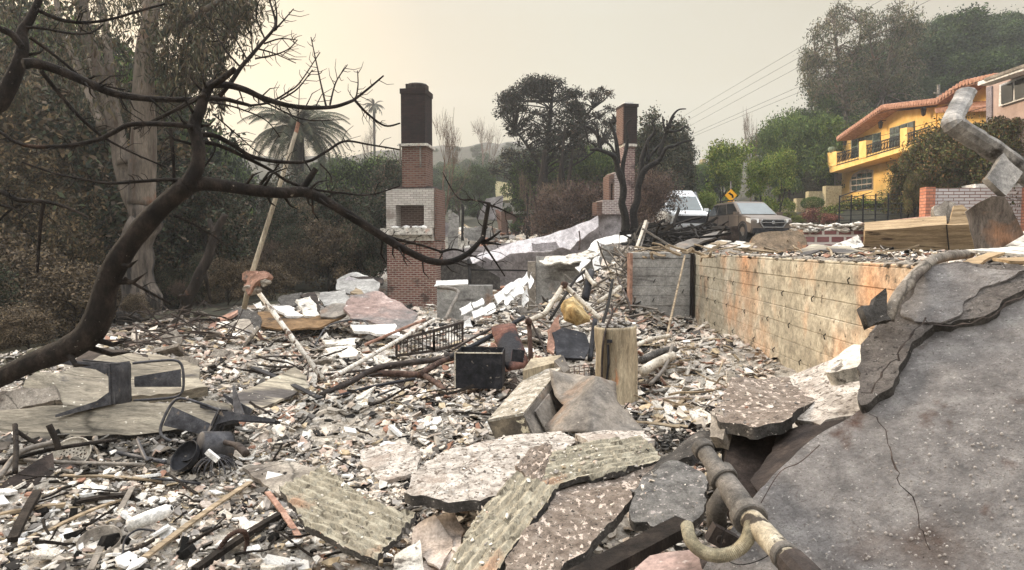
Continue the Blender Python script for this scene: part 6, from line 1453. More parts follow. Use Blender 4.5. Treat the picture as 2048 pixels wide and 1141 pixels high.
def ragged(mb, amp, zmin=None):
    mb.v = [tuple(Vector(v) + Vector((noise.noise(Vector(v) * 3.1), noise.noise(Vector(v) * 3.3 + Vector((5, 0, 0))), noise.noise(Vector(v) * 2.9 + Vector((0, 7, 0))))) * amp) for v in mb.v]; return mb
# ---------------------------------------------------------------- tall chimney
f = Fr(830, 620, 24, R(-8)); uvf = tuple(f.X)
t = thing('brick_chimney', f.pt(0, .5, f.z(625)), 'tall brick chimney with a whitewashed upstairs fireplace, standing alone in the centre left', 'chimney')
mb = MB(); f.blk(mb, 773, 872, 482, 660, 0, 1.5); mb.build('base', M['brick'], t, uv=uvf)
mb = MB(); f.blk(mb, 765, 868, 457, 470, -.28, 1.0); f.blk(mb, 771, 869, 470.5, 482, -.12, .9); mb.build('hearth_slab', M['plaster'], t)
fb = thing_fb = MB()
f.blk(fb, 772, 792, 378, 457, 0, 1.25); f.blk(fb, 850, 870, 378, 457, 0, 1.25); f.blk(fb, 792, 850, 378, 410, .001, 1.24); f.blk(fb, 792, 850, 410, 457, .55, 1.24)
fbo = fb.build('firebox', M['brickwhite'], t, uv=uvf)
mb = MB(); f.blk(mb, 793, 849, 411, 456, .535, .548); mb.build('fireback', brick_mat('sooty_fireback', (84, 70, 66), (104, 88, 82), (128, 114, 106), stain=(50, 42, 40), stain_th=.56), fbo, uv=uvf)
mb = MB(); f.blk(mb, 870.3, 875, 378, 480, .05, 1.3); mb.build('side_brick', M['brickraw'], t, uv=uvf)
mb = MB(); f.blk(mb, 776, 868, 371, 378, .05, 1.2, .85); ragged(mb, .05); mb.build('sooty_shoulder', M['soot_shade'], t)
mb = MB(); f.blk(mb, 804, 853, 290, 374, .10, 1.05); mb.build('lower_stack', M['brickraw'], t, uv=uvf)
mb = MB(); f.blk(mb, 799, 858, 287, 292, 0, 1.15); ragged(mb, .04); mb.build('flashing', M['plaster'], t)
mb = MB(); f.blk(mb, 803, 852, 186, 287, .08, 1.05); mb.build('upper_stack', M['brickdark'], t, uv=uvf)
mb = MB(); f.blk(mb, 801.5, 853.5, 176, 186, .04, 1.09); cp = mb.build('crown', M['brickdark'], t, uv=uvf)
mb = MB()
for k in range(4):
    f.blk(mb, 810 + k * 9, 817 + k * 9, 164, 177, .25, .95)
mb.lathe(f.pt(f.u(829), .55, f.z(177)), [(.40, 0), (.40, .18), (.34, .24), (.0, .25)], 16); mb.build('flue_cap', M['soot_shade'], cp)
for sx, y0, y1, lab in ((801, 288, 330, 0), (842, 292, 335, 1)):
    mb = MB(); f.blk(mb, sx, sx + 3, y0, y1, -.02, .03); mb.build('hanging_strap', M['greymetal'], t)
rs = random.Random(4)
for k in range(16):
    mb = MB(); mb.ico(f.pt(f.u(rs.uniform(776, 862)), rs.uniform(-.2, .3), f.z(455)), rs.uniform(.05, .12), 1, .6, k, (1.2, .8, .6)); tag(mb.build('plaster_lump', M['white']), 'plaster lump lying on the hearth slab of the tall chimney', 'plaster', 'plaster lumps on the chimney hearth')
# ---------------------------------------------------------------- far chimney with its side fireplace
f = Fr(1258, 460, 30, R(10)); uvf = tuple(f.X)
t = thing('brick_chimney', f.pt(0, .4, f.z(460)), 'narrower sooty brick chimney behind the charred pollarded tree', 'chimney')
mb = MB(); f.blk(mb, 1246, 1270, 290, 470, .06, .95); mb.build('lower_stack', brick_mat('purple_sooty_brick', (96, 66, 66), (128, 100, 98), (160, 146, 140), stain=(60, 50, 50)), t, uv=uvf)
mb = MB(); f.blk(mb, 1246, 1273, 214, 288, 0, .95); mb.build('upper_stack', M['brickdark'], t, uv=uvf)
mb = MB(); f.blk(mb, 1243.5, 1245.8, 214, 288, .02, .9); mb.build('side_brick', M['brickraw'], t, uv=uvf)
mb = MB(); f.blk(mb, 1244, 1275, 208, 214, -.05, 1.0); cp = mb.build('crown', M['brickdark'], t, uv=uvf)
mb = MB(); f.blk(mb, 1249, 1268, 203.5, 208, .15, .8); mb.build('flue_cap', M['white'], cp)
mb = MB(); f.blk(mb, 1246, 1272, 288, 293, -.04, 1.0); ragged(mb, .03); mb.build('flashing', M['plaster'], t)
mb = MB(); f.blk(mb, 1228, 1243, 345, 402, .1, 1.1); mb.build('fireplace', M['brickgrey'], t, uv=uvf)
mb = MB(); f.blk(mb, 1217, 1221, 352, 400, .1, .9); f.blk(mb, 1225, 1228, 348, 400, .1, .9); f.blk(mb, 1221, 1225, 348, 368, .1, .9); mb.build('fireplace_jamb', M['brickraw'], t, uv=uvf)
mb = MB(); f.blk(mb, 1200, 1243, 402, 430, -.2, .8); mb.build('hearth', M['brickgrey'], t, uv=uvf)
mb = MB(); f.blk(mb, 1190, 1200, 405, 432, -.1, .6); mb.build('hearth_end', M['brickraw'], t, uv=uvf)
mb = MB(); mb.lathe(f.pt(f.u(1222), .5, f.z(500)), [(.60, -.6), (.60, f.z(430) - f.z(500)), (0, f.z(430) - f.z(500))], 24); mb.build('rendered_base', M['smoothgrey'], t, smooth=False)
# ---------------------------------------------------------------- basement walls in the centre
slab('rendered_wall', [(878, 508, 25), (905, 500, 25), (1060, 482, 25), (1198, 436, 25), (1198, 560, 25), (1100, 570, 25), (878, 575, 25)], .25, M['smoothgrey'], 'smooth grey rendered basement wall behind the torn white sheet', 'wall', sp=.3, wob=.01, edge=.3)
slab('torn_sheet', [(940, 515, 24.6), (990, 500, 24.6), (1045, 481, 24.6), (1120, 462, 24.6), (1196, 431, 24.6), (1197, 452, 24.5), (1180, 465, 24.4), (1165, 478, 24.4), (1140, 500, 24.3), (1125, 495, 24.3), (1105, 502, 24.3), (1060, 504, 24.3), (1020, 508, 24.3), (995, 522, 24.2), (970, 514, 24.3), (945, 528, 24.3)], .05, mat('lavender_white_sheet', [(196, 190, 192), (222, 216, 218), (232, 228, 228)], 1.2, bump=.2, layers=[(1.4, .62, .06, (170, 162, 164))]), 'long torn whitish sheet draped along the top of the grey basement wall', 'sheet', sp=.16, wob=.05, edge=1.1)
slab('torn_flap', [(1063, 486, 24.2), (1112, 484, 24.2), (1118, 494, 24.1), (1112, 500, 24.1), (1065, 501, 24.1)], .04, M['smoothgrey'], 'grey flap hanging off the middle of the torn white sheet', 'flap', sp=.12, edge=1)
slab('dark_wall', [(878, 525, 24.7), (935, 520, 24.7), (1000, 556, 24.7), (1000, 580, 24.7), (878, 580, 24.7)], .05, M['stucco_edge'], 'dark lower wall right of the tall chimney', 'wall', sp=.2, edge=.6)  # dark sheet over the left end of the rendered wall
def wallbox(name, x0, x1, y0, y1, Yd, D, m, label, cat='wall', ang=0, boards=None):
    f = Fr((x0 + x1) / 2, y1, Yd, ang); mb = MB()
    if not boards: f.blk(mb, x0, x1, y0, y1, 0, D)
    else:
        z0, z1 = f.z(y1), f.z(y0); n = max(1, round((z1 - z0) / boards)); h = (z1 - z0) / n; r_ = random.Random(int(x0))
        for i in range(n):
            o_ = r_.uniform(-.004, .004); u0, u1 = f.u(x0), f.u(x1)
            mb.box(f.pt((u0 + u1) / 2, D / 2 + o_, z0 + (i + .5) * h), (u1 - u0, D, h - .008), f.R)
        mb.box(f.pt((f.u(x0) + f.u(x1)) / 2, D / 2, (z0 + z1) / 2), (f.u(x1) - f.u(x0) - .01, D - .02, z1 - z0 - .004), f.R)
    return tag(mb.build(name, m), label, cat)
wallbox('concrete_wall', 874, 985, 571, 640, 19, .25, M['formgrey'], 'low concrete wall with a ledge right of the chimney foot', boards=.3)
slab('wall_ledge', [(868, 572, 18.9), (872, 562, 19.2), (936, 560, 19.3), (936, 568, 19.0)], .04, M['white'], 'thin white slab lying on the low concrete wall', 'ledge', sp=.1)
wallbox('block_wall', 1072, 1232, 514, 640, 18, .3, M['formgrey'], 'grey board formed wall in the middle distance under the cream sheets', boards=.28)
wallbox('wall_end', 1056, 1071, 524, 640, 17.9, .4, M['cement'], 'pale end post of the grey board formed wall', 'post')
wallbox('back_wall', 1205, 1240, 492, 560, 20, .3, M['formgrey'], 'grey wall block between the torn sheet and the concrete pier', boards=.28)
slab('cream_sheet', [(1078, 522, 17.6), (1090, 514, 17.9), (1130, 512, 18), (1160, 505, 18.2), (1195, 490, 18.4), (1200, 500, 18.1), (1190, 514, 17.8), (1160, 522, 17.6), (1140, 528, 17.5), (1120, 524, 17.5), (1100, 530, 17.4)], .04, M['plaster'], 'cream torn sheet lying along the top of the grey board formed wall', 'sheet', sp=.1, wob=.06, edge=1.2)
for i, pl in enumerate([[(1150, 535, 17.3), (1165, 518, 17.6), (1182, 520, 17.5), (1160, 545, 17.2)], [(1175, 500, 18), (1188, 482, 18.6), (1200, 488, 18.5), (1195, 505, 18)], [(1185, 520, 17.2), (1200, 512, 17.3), (1205, 540, 17), (1192, 548, 17)], [(1188, 482, 18.8), (1230, 470, 19.3), (1262, 468, 19.5), (1255, 482, 18.8), (1210, 490, 18.6)], [(1150, 560, 16), (1185, 540, 16.4), (1195, 548, 16.2), (1160, 575, 15.8)]]):
    slab('sheet_scrap', pl, .03, M['white'], ['white scrap hanging down the right of the cream sheet', 'white scrap above the cream sheet by the thin rods', 'small white curl at the right end of the grey wall', 'wide white sheet left of the concrete pier top', 'white scrap lower on the heap by the grey wall'][i], 'scrap', sp=.1, edge=1, seed=i)
tp = [(1062, 528, 17.4), (1052, 545, 17.0), (1040, 558, 16.8), (1022, 566, 16.5), (1005, 578, 16.2), (985, 590, 15.9), (962, 598, 15.6), (940, 606, 15.4), (915, 618, 15.2)]
for i in range(len(tp) - 1):
    (x0, y0, Y0), (x1, y1, Y1) = tp[i], tp[i + 1]
    for k in range(2):
        if rs.random() < .12: continue
        w = rs.uniform(-3, 7) + 13 + 5 * ((i * 7 + k) % 3); s_ = k * w
        slab('fallen_tile', [(x0 + 2, y0 + s_ - 2, Y0 - k * .3), (x0 + 6, y0 + s_ + w - 3, Y0 - k * .3 - .3), (x1 + 7, y1 + s_ + w - 2, Y1 - k * .3 - .3), (x1 + 3, y1 + s_, Y1 - k * .3)], .025, M['white'], 'white tile in the cascade spilling down from the end of the grey wall', 'tile', 'white tiles in the cascade by the grey wall', sp=.09, edge=1, seed=i)
pipe('iron_rail', [(937, 520, 23.5), (940, 558, 23), (941, 566, 23)], .05, M['char'], 'black upright pipe against the dark basement wall', 'pipe', n=6)
pipe('iron_rail', [(941, 540, 23.4), (1020, 541, 23.4), (1062, 542, 23.4)], .03, M['char'], 'black level pipe along the grey basement wall', 'pipe', n=6)
pipe('iron_rail', [(1158, 462, 20), (1160, 480, 20), (1158, 500, 19.8)], .02, M['rust'], 'thin rod standing before the torn white sheet', 'rod', n=5)
mb = MB(); mb.tube(smooth_path([at(890, 640, 17), at(905, 610, 17.5), at(915, 582, 18.2), at(876, 575, 18.4)], 5), .05, 6); tag(mb.build('fallen_strip', M['greymetal'], smooth=True), 'curved grey strip leaning between the chimney and the low wall', 'strip')
# ---------------------------------------------------------------- board formed concrete wall, two lengths with a steel angle between
def boardwall(name, p0, p1, z0, z1, th, m, label, seed, side=1):
    t = thing(name, ((p0[0] + p1[0]) / 2, (p0[1] + p1[1]) / 2, z0), label, 'wall')
    a, b = Vector((p0[0], p0[1], 0)), Vector((p1[0], p1[1], 0)); X = (b - a).normalized(); D = Vector((-X.y, X.x, 0)) * side; L_ = (b - a).length
    Rm = Matrix((X, D, Vector((0, 0, 1)))).transposed(); r_ = random.Random(seed); mb = MB(); z = z0; nseg = max(2, int(L_ / .12))
    while z < z1 - .01:
        h = min(r_.uniform(.145, .185), z1 - z); o_ = r_.uniform(-.004, .004)
        vs = []
        for i in range(nseg + 1):
            p = a + X * (L_ * i / nseg)
            for q, dz in ((o_ + .011, 0), (o_, .007), (o_, h - .007), (o_ + .011, h)):
                w = .007 * fbm(Vector((L_ * i / nseg * 3, (z + dz) * 3, seed)))
                vs.append(p + D * (q + w) + Vector((0, 0, z + dz)))
        mb.add(vs, [(i * 4 + k, (i + 1) * 4 + k, (i + 1) * 4 + k + 1, i * 4 + k + 1) for i in range(nseg) for k in range(3)])
        z += h
    c = a + X * L_ / 2 + D * (th / 2 + .016)
    mb.box(c + Vector((0, 0, (z0 + z1) / 2)), (L_, th, z1 - z0), Rm)
    mb.build('board_face', m, t)
    mb = MB()
    for i in range(nseg * 2):
        mb.ico(a + X * (L_ * i / nseg / 2) + D * r_.uniform(.01, th) + Vector((0, 0, z1 + r_.uniform(-.012, .012))), r_.uniform(.02, .045), 1, .7, i, (1.6, 1, .6))
    mb.build('crumbling_top', M['cement'], t)['kind'] = 'stuff'
    return t, a, X, D
tw, a_, X_, D_w = boardwall('concrete_wall', (2.80, 2.2), (3.12, 12.0), 1.0, EYE - .146, .2, M['formwall'], 'long tall board marked concrete wall on the right, orange sunlit patches painted on', 3, -1)
t2w, a2, X2, D2 = boardwall('concrete_pier', (2.045, 12.0), (3.09, 11.98), 1.1, EYE - .135, .25, M['formgrey'], 'grey board marked concrete wall end facing the camera', 5, 1)
tie = None
def wall_px(px, py):     # point on the long wall through a pixel
    a = at(px, py, 1).x; Yw = (2.80 - (2.2) * .0327) / (a - .0327); return at(px, py, Yw)
for k, (px, py) in enumerate([(1403, 555), (1418, 557), (1430, 558), (1468, 566), (1518, 577), (1567, 586), (1627, 597), (1416, 598), (1432, 603), (1455, 610), (1491, 622), (1537, 637), (1580, 650), (1652, 672), (1431, 647), (1467, 662), (1509, 678), (1549, 699), (1602, 724), (1411, 640), (1700, 560)]):
    p = wall_px(px, py); mb = MB(); mb.tube([p + Vector((.01, 0, .03)), p + Vector((-.022, -.002, 0)), p + Vector((-.012, 0, -.035))], .006, 5); mb.build('tie_stub', M['char'], tw)
for k, (px, py) in enumerate([(1308, 562), (1365, 583), (1306, 600)]):
    p = at(px, py, 11.98); mb = MB(); mb.tube([p + Vector((.02, 0, .03)), p + Vector((0, -.03, 0)), p + Vector((-.01, 0, -.03))], .007, 5); mb.build('tie_stub', M['char'], t2w)
mb = MB(); mb.box((3.06, 11.93, 1.95), (.035, .035, 1.8)); mb.box((3.085, 11.90, 1.95), (.012, .09, 1.8)); tag(mb.build('steel_angle', M['charwood']), 'rusted steel angle standing in the corner of the concrete walls', 'angle')
mb = MB(); mb.box((2.02, 11.99, 1.98), (.045, .30, 1.76)); tag(mb.build('form_board', M['terracotta']), 'reddish board on the left edge of the grey concrete wall end', 'board')
# ---------------------------------------------------------------- things on the yard above the wall
slab('concrete_chunk', [(1498, 492, 13.6), (1505, 474, 13.8), (1530, 465, 14), (1575, 460, 14.1), (1605, 459, 14.1), (1612, 480, 14), (1608, 502, 13.8), (1500, 503, 13.5)], .35, mat('scorched_chunk', [(84, 74, 62), (124, 108, 90), (150, 130, 108)], 5, bump=1, layers=[(2, .56, .08, (176, 128, 96)), (3, .6, .1, (62, 58, 54))]), 'big scorched concrete chunk on the yard in front of the brown car', 'chunk', sp=.08, wob=.08, edge=1)
t = thing('brick_planter', at(1670, 498, 14.8), 'low broken brick planter with plum bricks beside the timber box', 'planter')
f = Fr(1668, 500, 14.8, R(-4)); mb = MB(); f.blk(mb, 1606, 1628, 456, 500, 0, .3); mb.build('end_brick', M['brickplum'], t, uv=tuple(f.X))
mb = MB(); f.blk(mb, 1628.5, 1732, 462, 500, .06, .35); mb.build('brickwork', M['brickplum'], t, uv=tuple(f.X))
mb = MB()
for i in range(80): mb.ico(f.pt(f.u(rs.uniform(1600, 1732)), rs.uniform(-.05, .4), f.z(rs.uniform(449, 462))), rs.uniform(.03, .09), 1, .8, i, (1.6, 1.2, .6))
mb.build('mortar_crust', M['plaster'], t)
t = thing('timber_planter', at(1810, 500, 14.6), 'weathered timber plank planter leaning outwards on the yard', 'planter')
def quad_board(name, P4, th, m, parent): return slab(name, P4, th, m, parent=parent, sp=.12, edge=.25, wob=.004)
quad_board('plank', [(1730, 462, 14.3), (1893, 450, 14.3), (1893, 502, 14.5), (1728, 502, 14.5)], .06, M['oakwood'], t)
quad_board('plank', [(1729, 445, 14.75), (1892, 432, 14.8), (1893, 449, 14.35), (1729, 461, 14.35)], .05, M['oakwood'], t)
quad_board('plank', [(1894, 450, 14.3), (1964, 448, 14.3), (1976, 502, 14.5), (1894, 502, 14.5)], .06, M['oakwood'], t)
quad_board('gable_plank', [(1896, 449, 14.6), (1908, 412, 14.8), (1925, 410, 14.8), (1962, 447, 14.6)], .05, M['oakwood'], t)
mb = MB(); mb.bar(at(1893, 450, 14.25), at(1898, 500, 14.4), .02, .02); mb.build('iron_strap', M['charwood'], t)
slab('tent_sheet', [(1575, 513, 9.6), (1625, 489, 10.0), (1690, 492, 10.0), (1730, 503, 9.8), (1700, 508, 9.4), (1640, 500, 9.5), (1600, 512, 9.3)], .02, M['beamcement'], 'folded board lying like a low tent on the yard edge', 'board', sp=.07, wob=.03)
slab('white_board', [(1650, 496, 12), (1715, 470, 12.5), (1728, 492, 12.2), (1700, 500, 11.8)], .02, M['plaster'], 'whitish striped board behind the folded board', 'board', sp=.1)
slab('yard_board', [(1310, 508, 12.6), (1370, 482, 13.5), (1430, 464, 14.5), (1455, 462, 14.8), (1440, 472, 14.2), (1380, 494, 13.0), (1325, 510, 12.5)], .04, M['greymetal'], 'long curved grey board on the charred yard pile', 'board', sp=.1, wob=.03)
for i in range(16):
    px = 1415 + rs.uniform(0, 80); py = 484 + rs.uniform(0, 16); Yd = 12.6 + rs.uniform(0, .8)
    slab('stacked_tile', [(px - 16, py, Yd), (px, py - 5, Yd + .25), (px + 20, py - 3, Yd + .2), (px + 8, py + 3, Yd)], .02, M[['plaster', 'pinkplaster', 'greywood'][i % 3]], 'broken tile in the loose stack on the yard above the wall corner', 'tile', 'broken tiles stacked on the yard', sp=.12, edge=.6, seed=i)
slab('grey_tile', [(1442, 505, 12.2), (1448, 492, 12.4), (1480, 500, 12.3), (1476, 510, 12.1)], .03, M['cement'], 'grey square slab at the yard edge right of the tile stack', 'slab', sp=.1)
for i, (a, b, w, mm, lab) in enumerate([((1272, 500, 12.6), (1292, 442, 13.2), .05, 'palepipe', 'pale steel upright at the left end of the yard'), ((1280, 500, 12.6), (1296, 445, 13.3), .03, 'greymetal', 'thin second upright beside the pale steel one'), ((1285, 458, 13), (1340, 492, 12.8), .05, 'greymetal', 'grey flat bar leaning down over the charred pile'),
    ((1336, 484, 18), (1358, 418, 18.5), .07, 'char', 'black charred post leaning in front of the white van'), ((1300, 480, 16), (1385, 470, 17), .09, 'char', 'thick charred beam across the pile'), ((1290, 470, 17), (1350, 452, 18), .08, 'charwood', 'burnt brown beam at the back of the pile')]):
    bars('yard_bar', [(a, b, w, w * .7)], M[mm], lab, 'bar')
sticks('charred_timber', 130, (1285, 450, 1440, 500), .95, .06, M['char'], 'charred timber in the black pile on the yard', 'timber', 'charred timbers piled on the yard', 31, lift=.30, tilt=.35, yard=(13.5, 21))
sticks('yard_lath', 60, (1285, 480, 1900, 500), .5, .035, M['greywood'], 'loose lath on the yard above the wall', 'lath', 'loose laths on the yard', 32, lift=.06, tilt=.2, yard=(8.5, 14.5))
sticks('heap_rod', 40, (1190, 470, 1290, 560), 1.0, .03, M['greymetal'], 'thin rod on the slope left of the grey wall end', 'rod', 'rods on the slope by the wall end', 33, lift=.3, tilt=.6)
slab('charred_box', [(1448, 452, 18), (1476, 452, 18), (1478, 482, 18), (1448, 482, 18)], .4, M['soot_shade'], 'burnt black appliance shell beside the car wheel', 'box', sp=.1, wob=.05)
# right edge: rolled pipe, white panels, twisted duct with a square flange and a fanned sheet
pipe('lagged_pipe', [(1776, 640, 3.28), (1792, 600, 3.3), (1822, 560, 3.4), (1855, 528, 3.55), (1885, 515, 3.8), (1940, 508, 4.3)], .028, M['cement'], 'grey lagged pipe curling over the top of the stucco wall', n=14, k=6)
for i, (pl, lab) in enumerate([([(1928, 500, 4.2), (2060, 491, 4.6), (2200, 492, 4.6), (2200, 512, 4.0), (2060, 510, 4.0)], 'long white panel at the right edge above the stucco wall'), ([(1905, 527, 3.7), (1975, 506, 4.0), (2010, 505, 4.0), (1950, 531, 3.6)], 'tan panel under the long white one'), ([(1985, 516, 3.8), (2200, 508, 4.0), (2200, 524, 3.6), (2020, 522, 3.6)], 'lower cream panel at the right edge'), ([(2000, 494, 5.0), (2048, 462, 5.4), (2200, 430, 5.4), (2200, 494, 5.0)], 'grey cream board rising at the right edge')]):
    slab('panel_board', pl, .015, M['oakwood' if i in (1, 2) else 'plaster'], lab, 'board', sp=.06, wob=.012)
t = thing('twisted_duct', at(2060, 500, 5.2), 'twisted grey metal duct hanging in from the right edge with a square flange', 'duct')
mb = MB(); dq = smooth_path([at(1932, 185, 5.6), at(1918, 215, 5.4), at(1905, 245, 5.2), at(1925, 262, 5.2), at(1985, 300, 5.2), at(2048, 345, 5.2), at(2140, 420, 5.2), at(2200, 520, 5.2)], 6)
mb.tube(dq, [.075 + .012 * noise.noise(Vector((i * .7, 0, 0))) for i in range(len(dq))], 10, flat=.6); mb.build('tube', M['ductmetal'], t, smooth=False)
slab('flange', [(2008, 306, 5.1), (2046, 345, 5.05), (2012, 392, 4.95), (1974, 356, 5.0)], .05, M['ductmetal'], parent=t, sp=.06, wob=.01, edge=.3)
slab('fan_sheet', [(1985, 392, 4.95), (2010, 395, 4.95), (2048, 470, 5.0), (2000, 498, 5.0), (1950, 500, 5.1), (1930, 425, 5.1)], .01, mat('striped_sheet_metal', [(96, 90, 86), (124, 116, 110), (150, 140, 132)], 3, rough=.6, metal=.35, stretch=(6, 6, .8), bump=.1, layers=[(2, .6, .1, (164, 128, 104))]), parent=t, sp=.07, wob=.02, edge=.3)
slab('cement_scrap', [(1868, 412, 15), (1890, 402, 15), (1912, 406, 15), (1910, 452, 14.8), (1880, 436, 14.8), (1868, 430, 14.9)], .1, M['cement'], 'sooty scrap of metal in front of the white brick wall', 'scrap', sp=.08, wob=.05)
# ---------------------------------------------------------------- pollarded charred tree in front of the far chimney
def tree_paths(name, base, label, paths, bark, cat='tree', zf=(1140, 180, .263), Yd=23, wscale=1.0, n=8):
    t = thing(name, base, label, cat); first = True
    for pts, r0, r1, dy in paths:
        Q = [at(zf[0] + zf[2] * x, zf[1] + zf[2] * y, Yd + dy * i / (len(pts) - 1)) for i, (x, y) in enumerate(pts)]
        S = smooth_path(Q, 5); L_ = len(S); s_ = Yd / F * wscale
        rad = [(r0 + (r1 - r0) * i / (L_ - 1)) * s_ * (1 + .16 * noise.noise(S[i] * 3)) for i in range(L_)]
        S = [p + Vector((noise.noise(p * 2.2), 0, noise.noise(p * 2.2 + Vector((4, 4, 4))))) * rad[i] * .7 for i, p in enumerate(S)]
        mb = MB(); mb.tube(S, rad, n); mb.build('trunk' if r0 > 5 else 'limb', bark, t, smooth=True)
    return t
tree_paths('pollarded_tree', at(1258, 465, 23), 'black charred pollarded tree with two splayed trunks before the far chimney', [
 ([(412, 1090), (408, 950), (405, 850), (385, 660), (358, 560), (330, 500), (290, 478), (220, 460), (150, 456)], 8.5, 2.8, -.3),
 ([(240, 450), (215, 360), (170, 310), (110, 276)], 4, 2.8, .3), ([(112, 278), (122, 330), (140, 400)], 2.5, 1.5, 0), ([(215, 350), (202, 280), (165, 240)], 3, 2, .2), ([(200, 430), (175, 410), (150, 402)], 1.8, 1, 0),
 ([(345, 500), (310, 430), (265, 380), (250, 330)], 3.2, 2, .4), ([(372, 560), (350, 400), (330, 320), (312, 262), (342, 240), (325, 190)], 4.6, 2, .2), ([(312, 262), (300, 245)], 2, 1.5, 0),
 ([(398, 700), (408, 570), (425, 460), (434, 380), (430, 270), (470, 228)], 5, 2, .2),
 ([(478, 1090), (485, 980), (502, 850), (525, 720), (560, 640), (610, 575), (665, 540), (700, 498), (735, 440), (790, 425), (850, 400), (935, 384)], 8.5, 1.4, -.4),
 ([(530, 720), (545, 580), (560, 480), (578, 410), (605, 370), (635, 335), (640, 285), (625, 250), (655, 218)], 5.5, 1.8, .3), ([(590, 540), (592, 460), (588, 395)], 3, 2, 0),
 ([(580, 560), (620, 490), (665, 440), (690, 425)], 3.5, 2.4, .3), ([(680, 510), (700, 420), (722, 345), (745, 318), (800, 315), (850, 300), (880, 280), (910, 294)], 4.5, 1.2, .4),
 ([(735, 330), (712, 262), (705, 210)], 3, 1.6, .2), ([(740, 320), (760, 250), (795, 180), (830, 150), (880, 145)], 3, 1.1, .3), ([(765, 290), (775, 235), (800, 200)], 2.2, 1.2, 0), ([(720, 300), (740, 270), (735, 230)], 2, 1, 0), ([(640, 580), (670, 555), (700, 575)], 2, 1, 0)], M['char'])
# ---------------------------------------------------------------- eucalyptus on the left
t = tree_paths('eucalyptus_tree', at(285, 690, 16), 'huge old eucalyptus with pale bark and hanging foliage on the left', [
 ([(282, 720), (283, 690), (281, 640), (280, 560), (281, 470), (283, 400)], 45, 27, 0)], M['eucburnt'], zf=(0, 0, 1), Yd=16, n=18)
def add_limbs(t, paths, bark, Yd, nm='limb'):
    for pts, r0, r1, dy in paths:
        Q = [at(x, y, Yd + dy * i / (len(pts) - 1)) for i, (x, y) in enumerate(pts)]; S = smooth_path(Q, 5); s_ = Yd / F
        mb = MB(); mb.tube(S, [(r0 + (r1 - r0) * i / (len(S) - 1)) * s_ * (1 + .08 * noise.noise(p * 2)) for i, p in enumerate(S)], 12); mb.build(nm, bark, t, smooth=True)
add_limbs(t, [([(283, 410), (285, 330), (288, 260), (287, 180), (291, 100), (300, 40), (305, -60)], 27, 13, 0), ([(292, 90), (318, 72), (345, 56), (385, 35), (430, 8), (480, -20)], 9, 4, -1), ([(298, 50), (312, 30), (318, -20)], 7, 6, 1), ([(345, 58), (380, 52), (415, 55)], 3, 1.5, -.5)], M['eucbark'], 16)
add_limbs(t, [([(278, 420), (258, 380), (245, 330), (232, 260), (216, 200), (192, 130), (172, 60), (155, -40)], 19, 12, .6), ([(246, 330), (238, 270), (222, 170), (214, 80), (196, -20)], 11, 7, 1.0), ([(205, 255), (180, 190), (150, 120), (125, 60), (110, -10)], 9, 5, 1.4), ([(288, 420), (262, 360), (256, 300)], 10, 6, .3)], M['eucbark'], 16.2)
r_ = np.random.default_rng(9); L_ = []
def euc_cluster(px, py, Yd, r, n, el=1.0):
    c = np.array(at(px, py, Yd)); q = r_.normal(0, 1, (n, 3)) * np.array([r, r, r * el]) * .5; L_.append(c + q)
for i in range(150):
    px = r_.uniform(-80, 480); py = r_.uniform(-60, 235 - max(0, px - 330) * .9)
    if r_.random() < (.30 if px < 260 else .12): continue
    euc_cluster(px, py, r_.uniform(14.5, 18.5), r_.uniform(.25, .75), int(r_.uniform(70, 190)), 1.2)
for i in range(46):
    px = r_.uniform(330, 510); py = r_.uniform(-10, 60)
    euc_cluster(px, py, r_.uniform(15, 17), .3, 70, 1.0)
for i in range(54):     # hanging strands
    px = r_.uniform(318, 445) if i < 44 else r_.uniform(440, 505); top = r_.uniform(50, 110) if i < 44 else 10; ln = r_.uniform(60, 170) * (1 if i < 44 else .4)
    k = int(ln * .8); yy = r_.uniform(top, top + ln, k); L_.append(np.array([at(px + r_.normal(0, 3), y, 15.6) for y in yy]))
mesh_part('foliage', leaf_mesh('foliage', np.concatenate(L_) - np.array(ORG[t.name]), .15, EUC + BURNT[:2], 5, .22, .9), t)
# split burnt snag leaning right
t = tree_paths('burnt_snag', at(365, 655, 14), 'leaning charred snag with a split top between the eucalyptus and the pole', [
 ([(362, 660), (372, 610), (392, 565), (408, 525), (422, 490), (432, 462), (450, 428)], 13, 6, 0), ([(430, 470), (424, 452), (420, 440)], 6, 4, .1), ([(405, 530), (412, 560), (420, 600)], 5, 3, .3), ([(370, 620), (366, 600), (362, 590)], 7, 4, -.2)], M['charwood'], zf=(0, 0, 1), Yd=14, n=10)
t = thing('root_wad', at(262, 670, 13), 'charred tangled root lump at the foot of the eucalyptus', 'root')
mb = MB(); mb.ico(at(262, 655, 13), .26, 3, .7, 2, (.9, .8, 1)); mb.ico(at(250, 690, 12.6), .22, 3, .7, 4, (1, .8, .8)); mb.build('lump', M['char'], t)
mb = MB()
for i in range(22):
    p = at(255 + rs.uniform(-30, 40), 660 + rs.uniform(-25, 40), 12.8); d = Vector((rs.gauss(0, 1), rs.gauss(0, .5), rs.gauss(0, .5))).normalized(); mb.tube([p, p + d * .2 + Vector((0, 0, .04)), p + d * .4], [.03, .02, .008], 5)
mb.build('roots', M['charwood'], t)
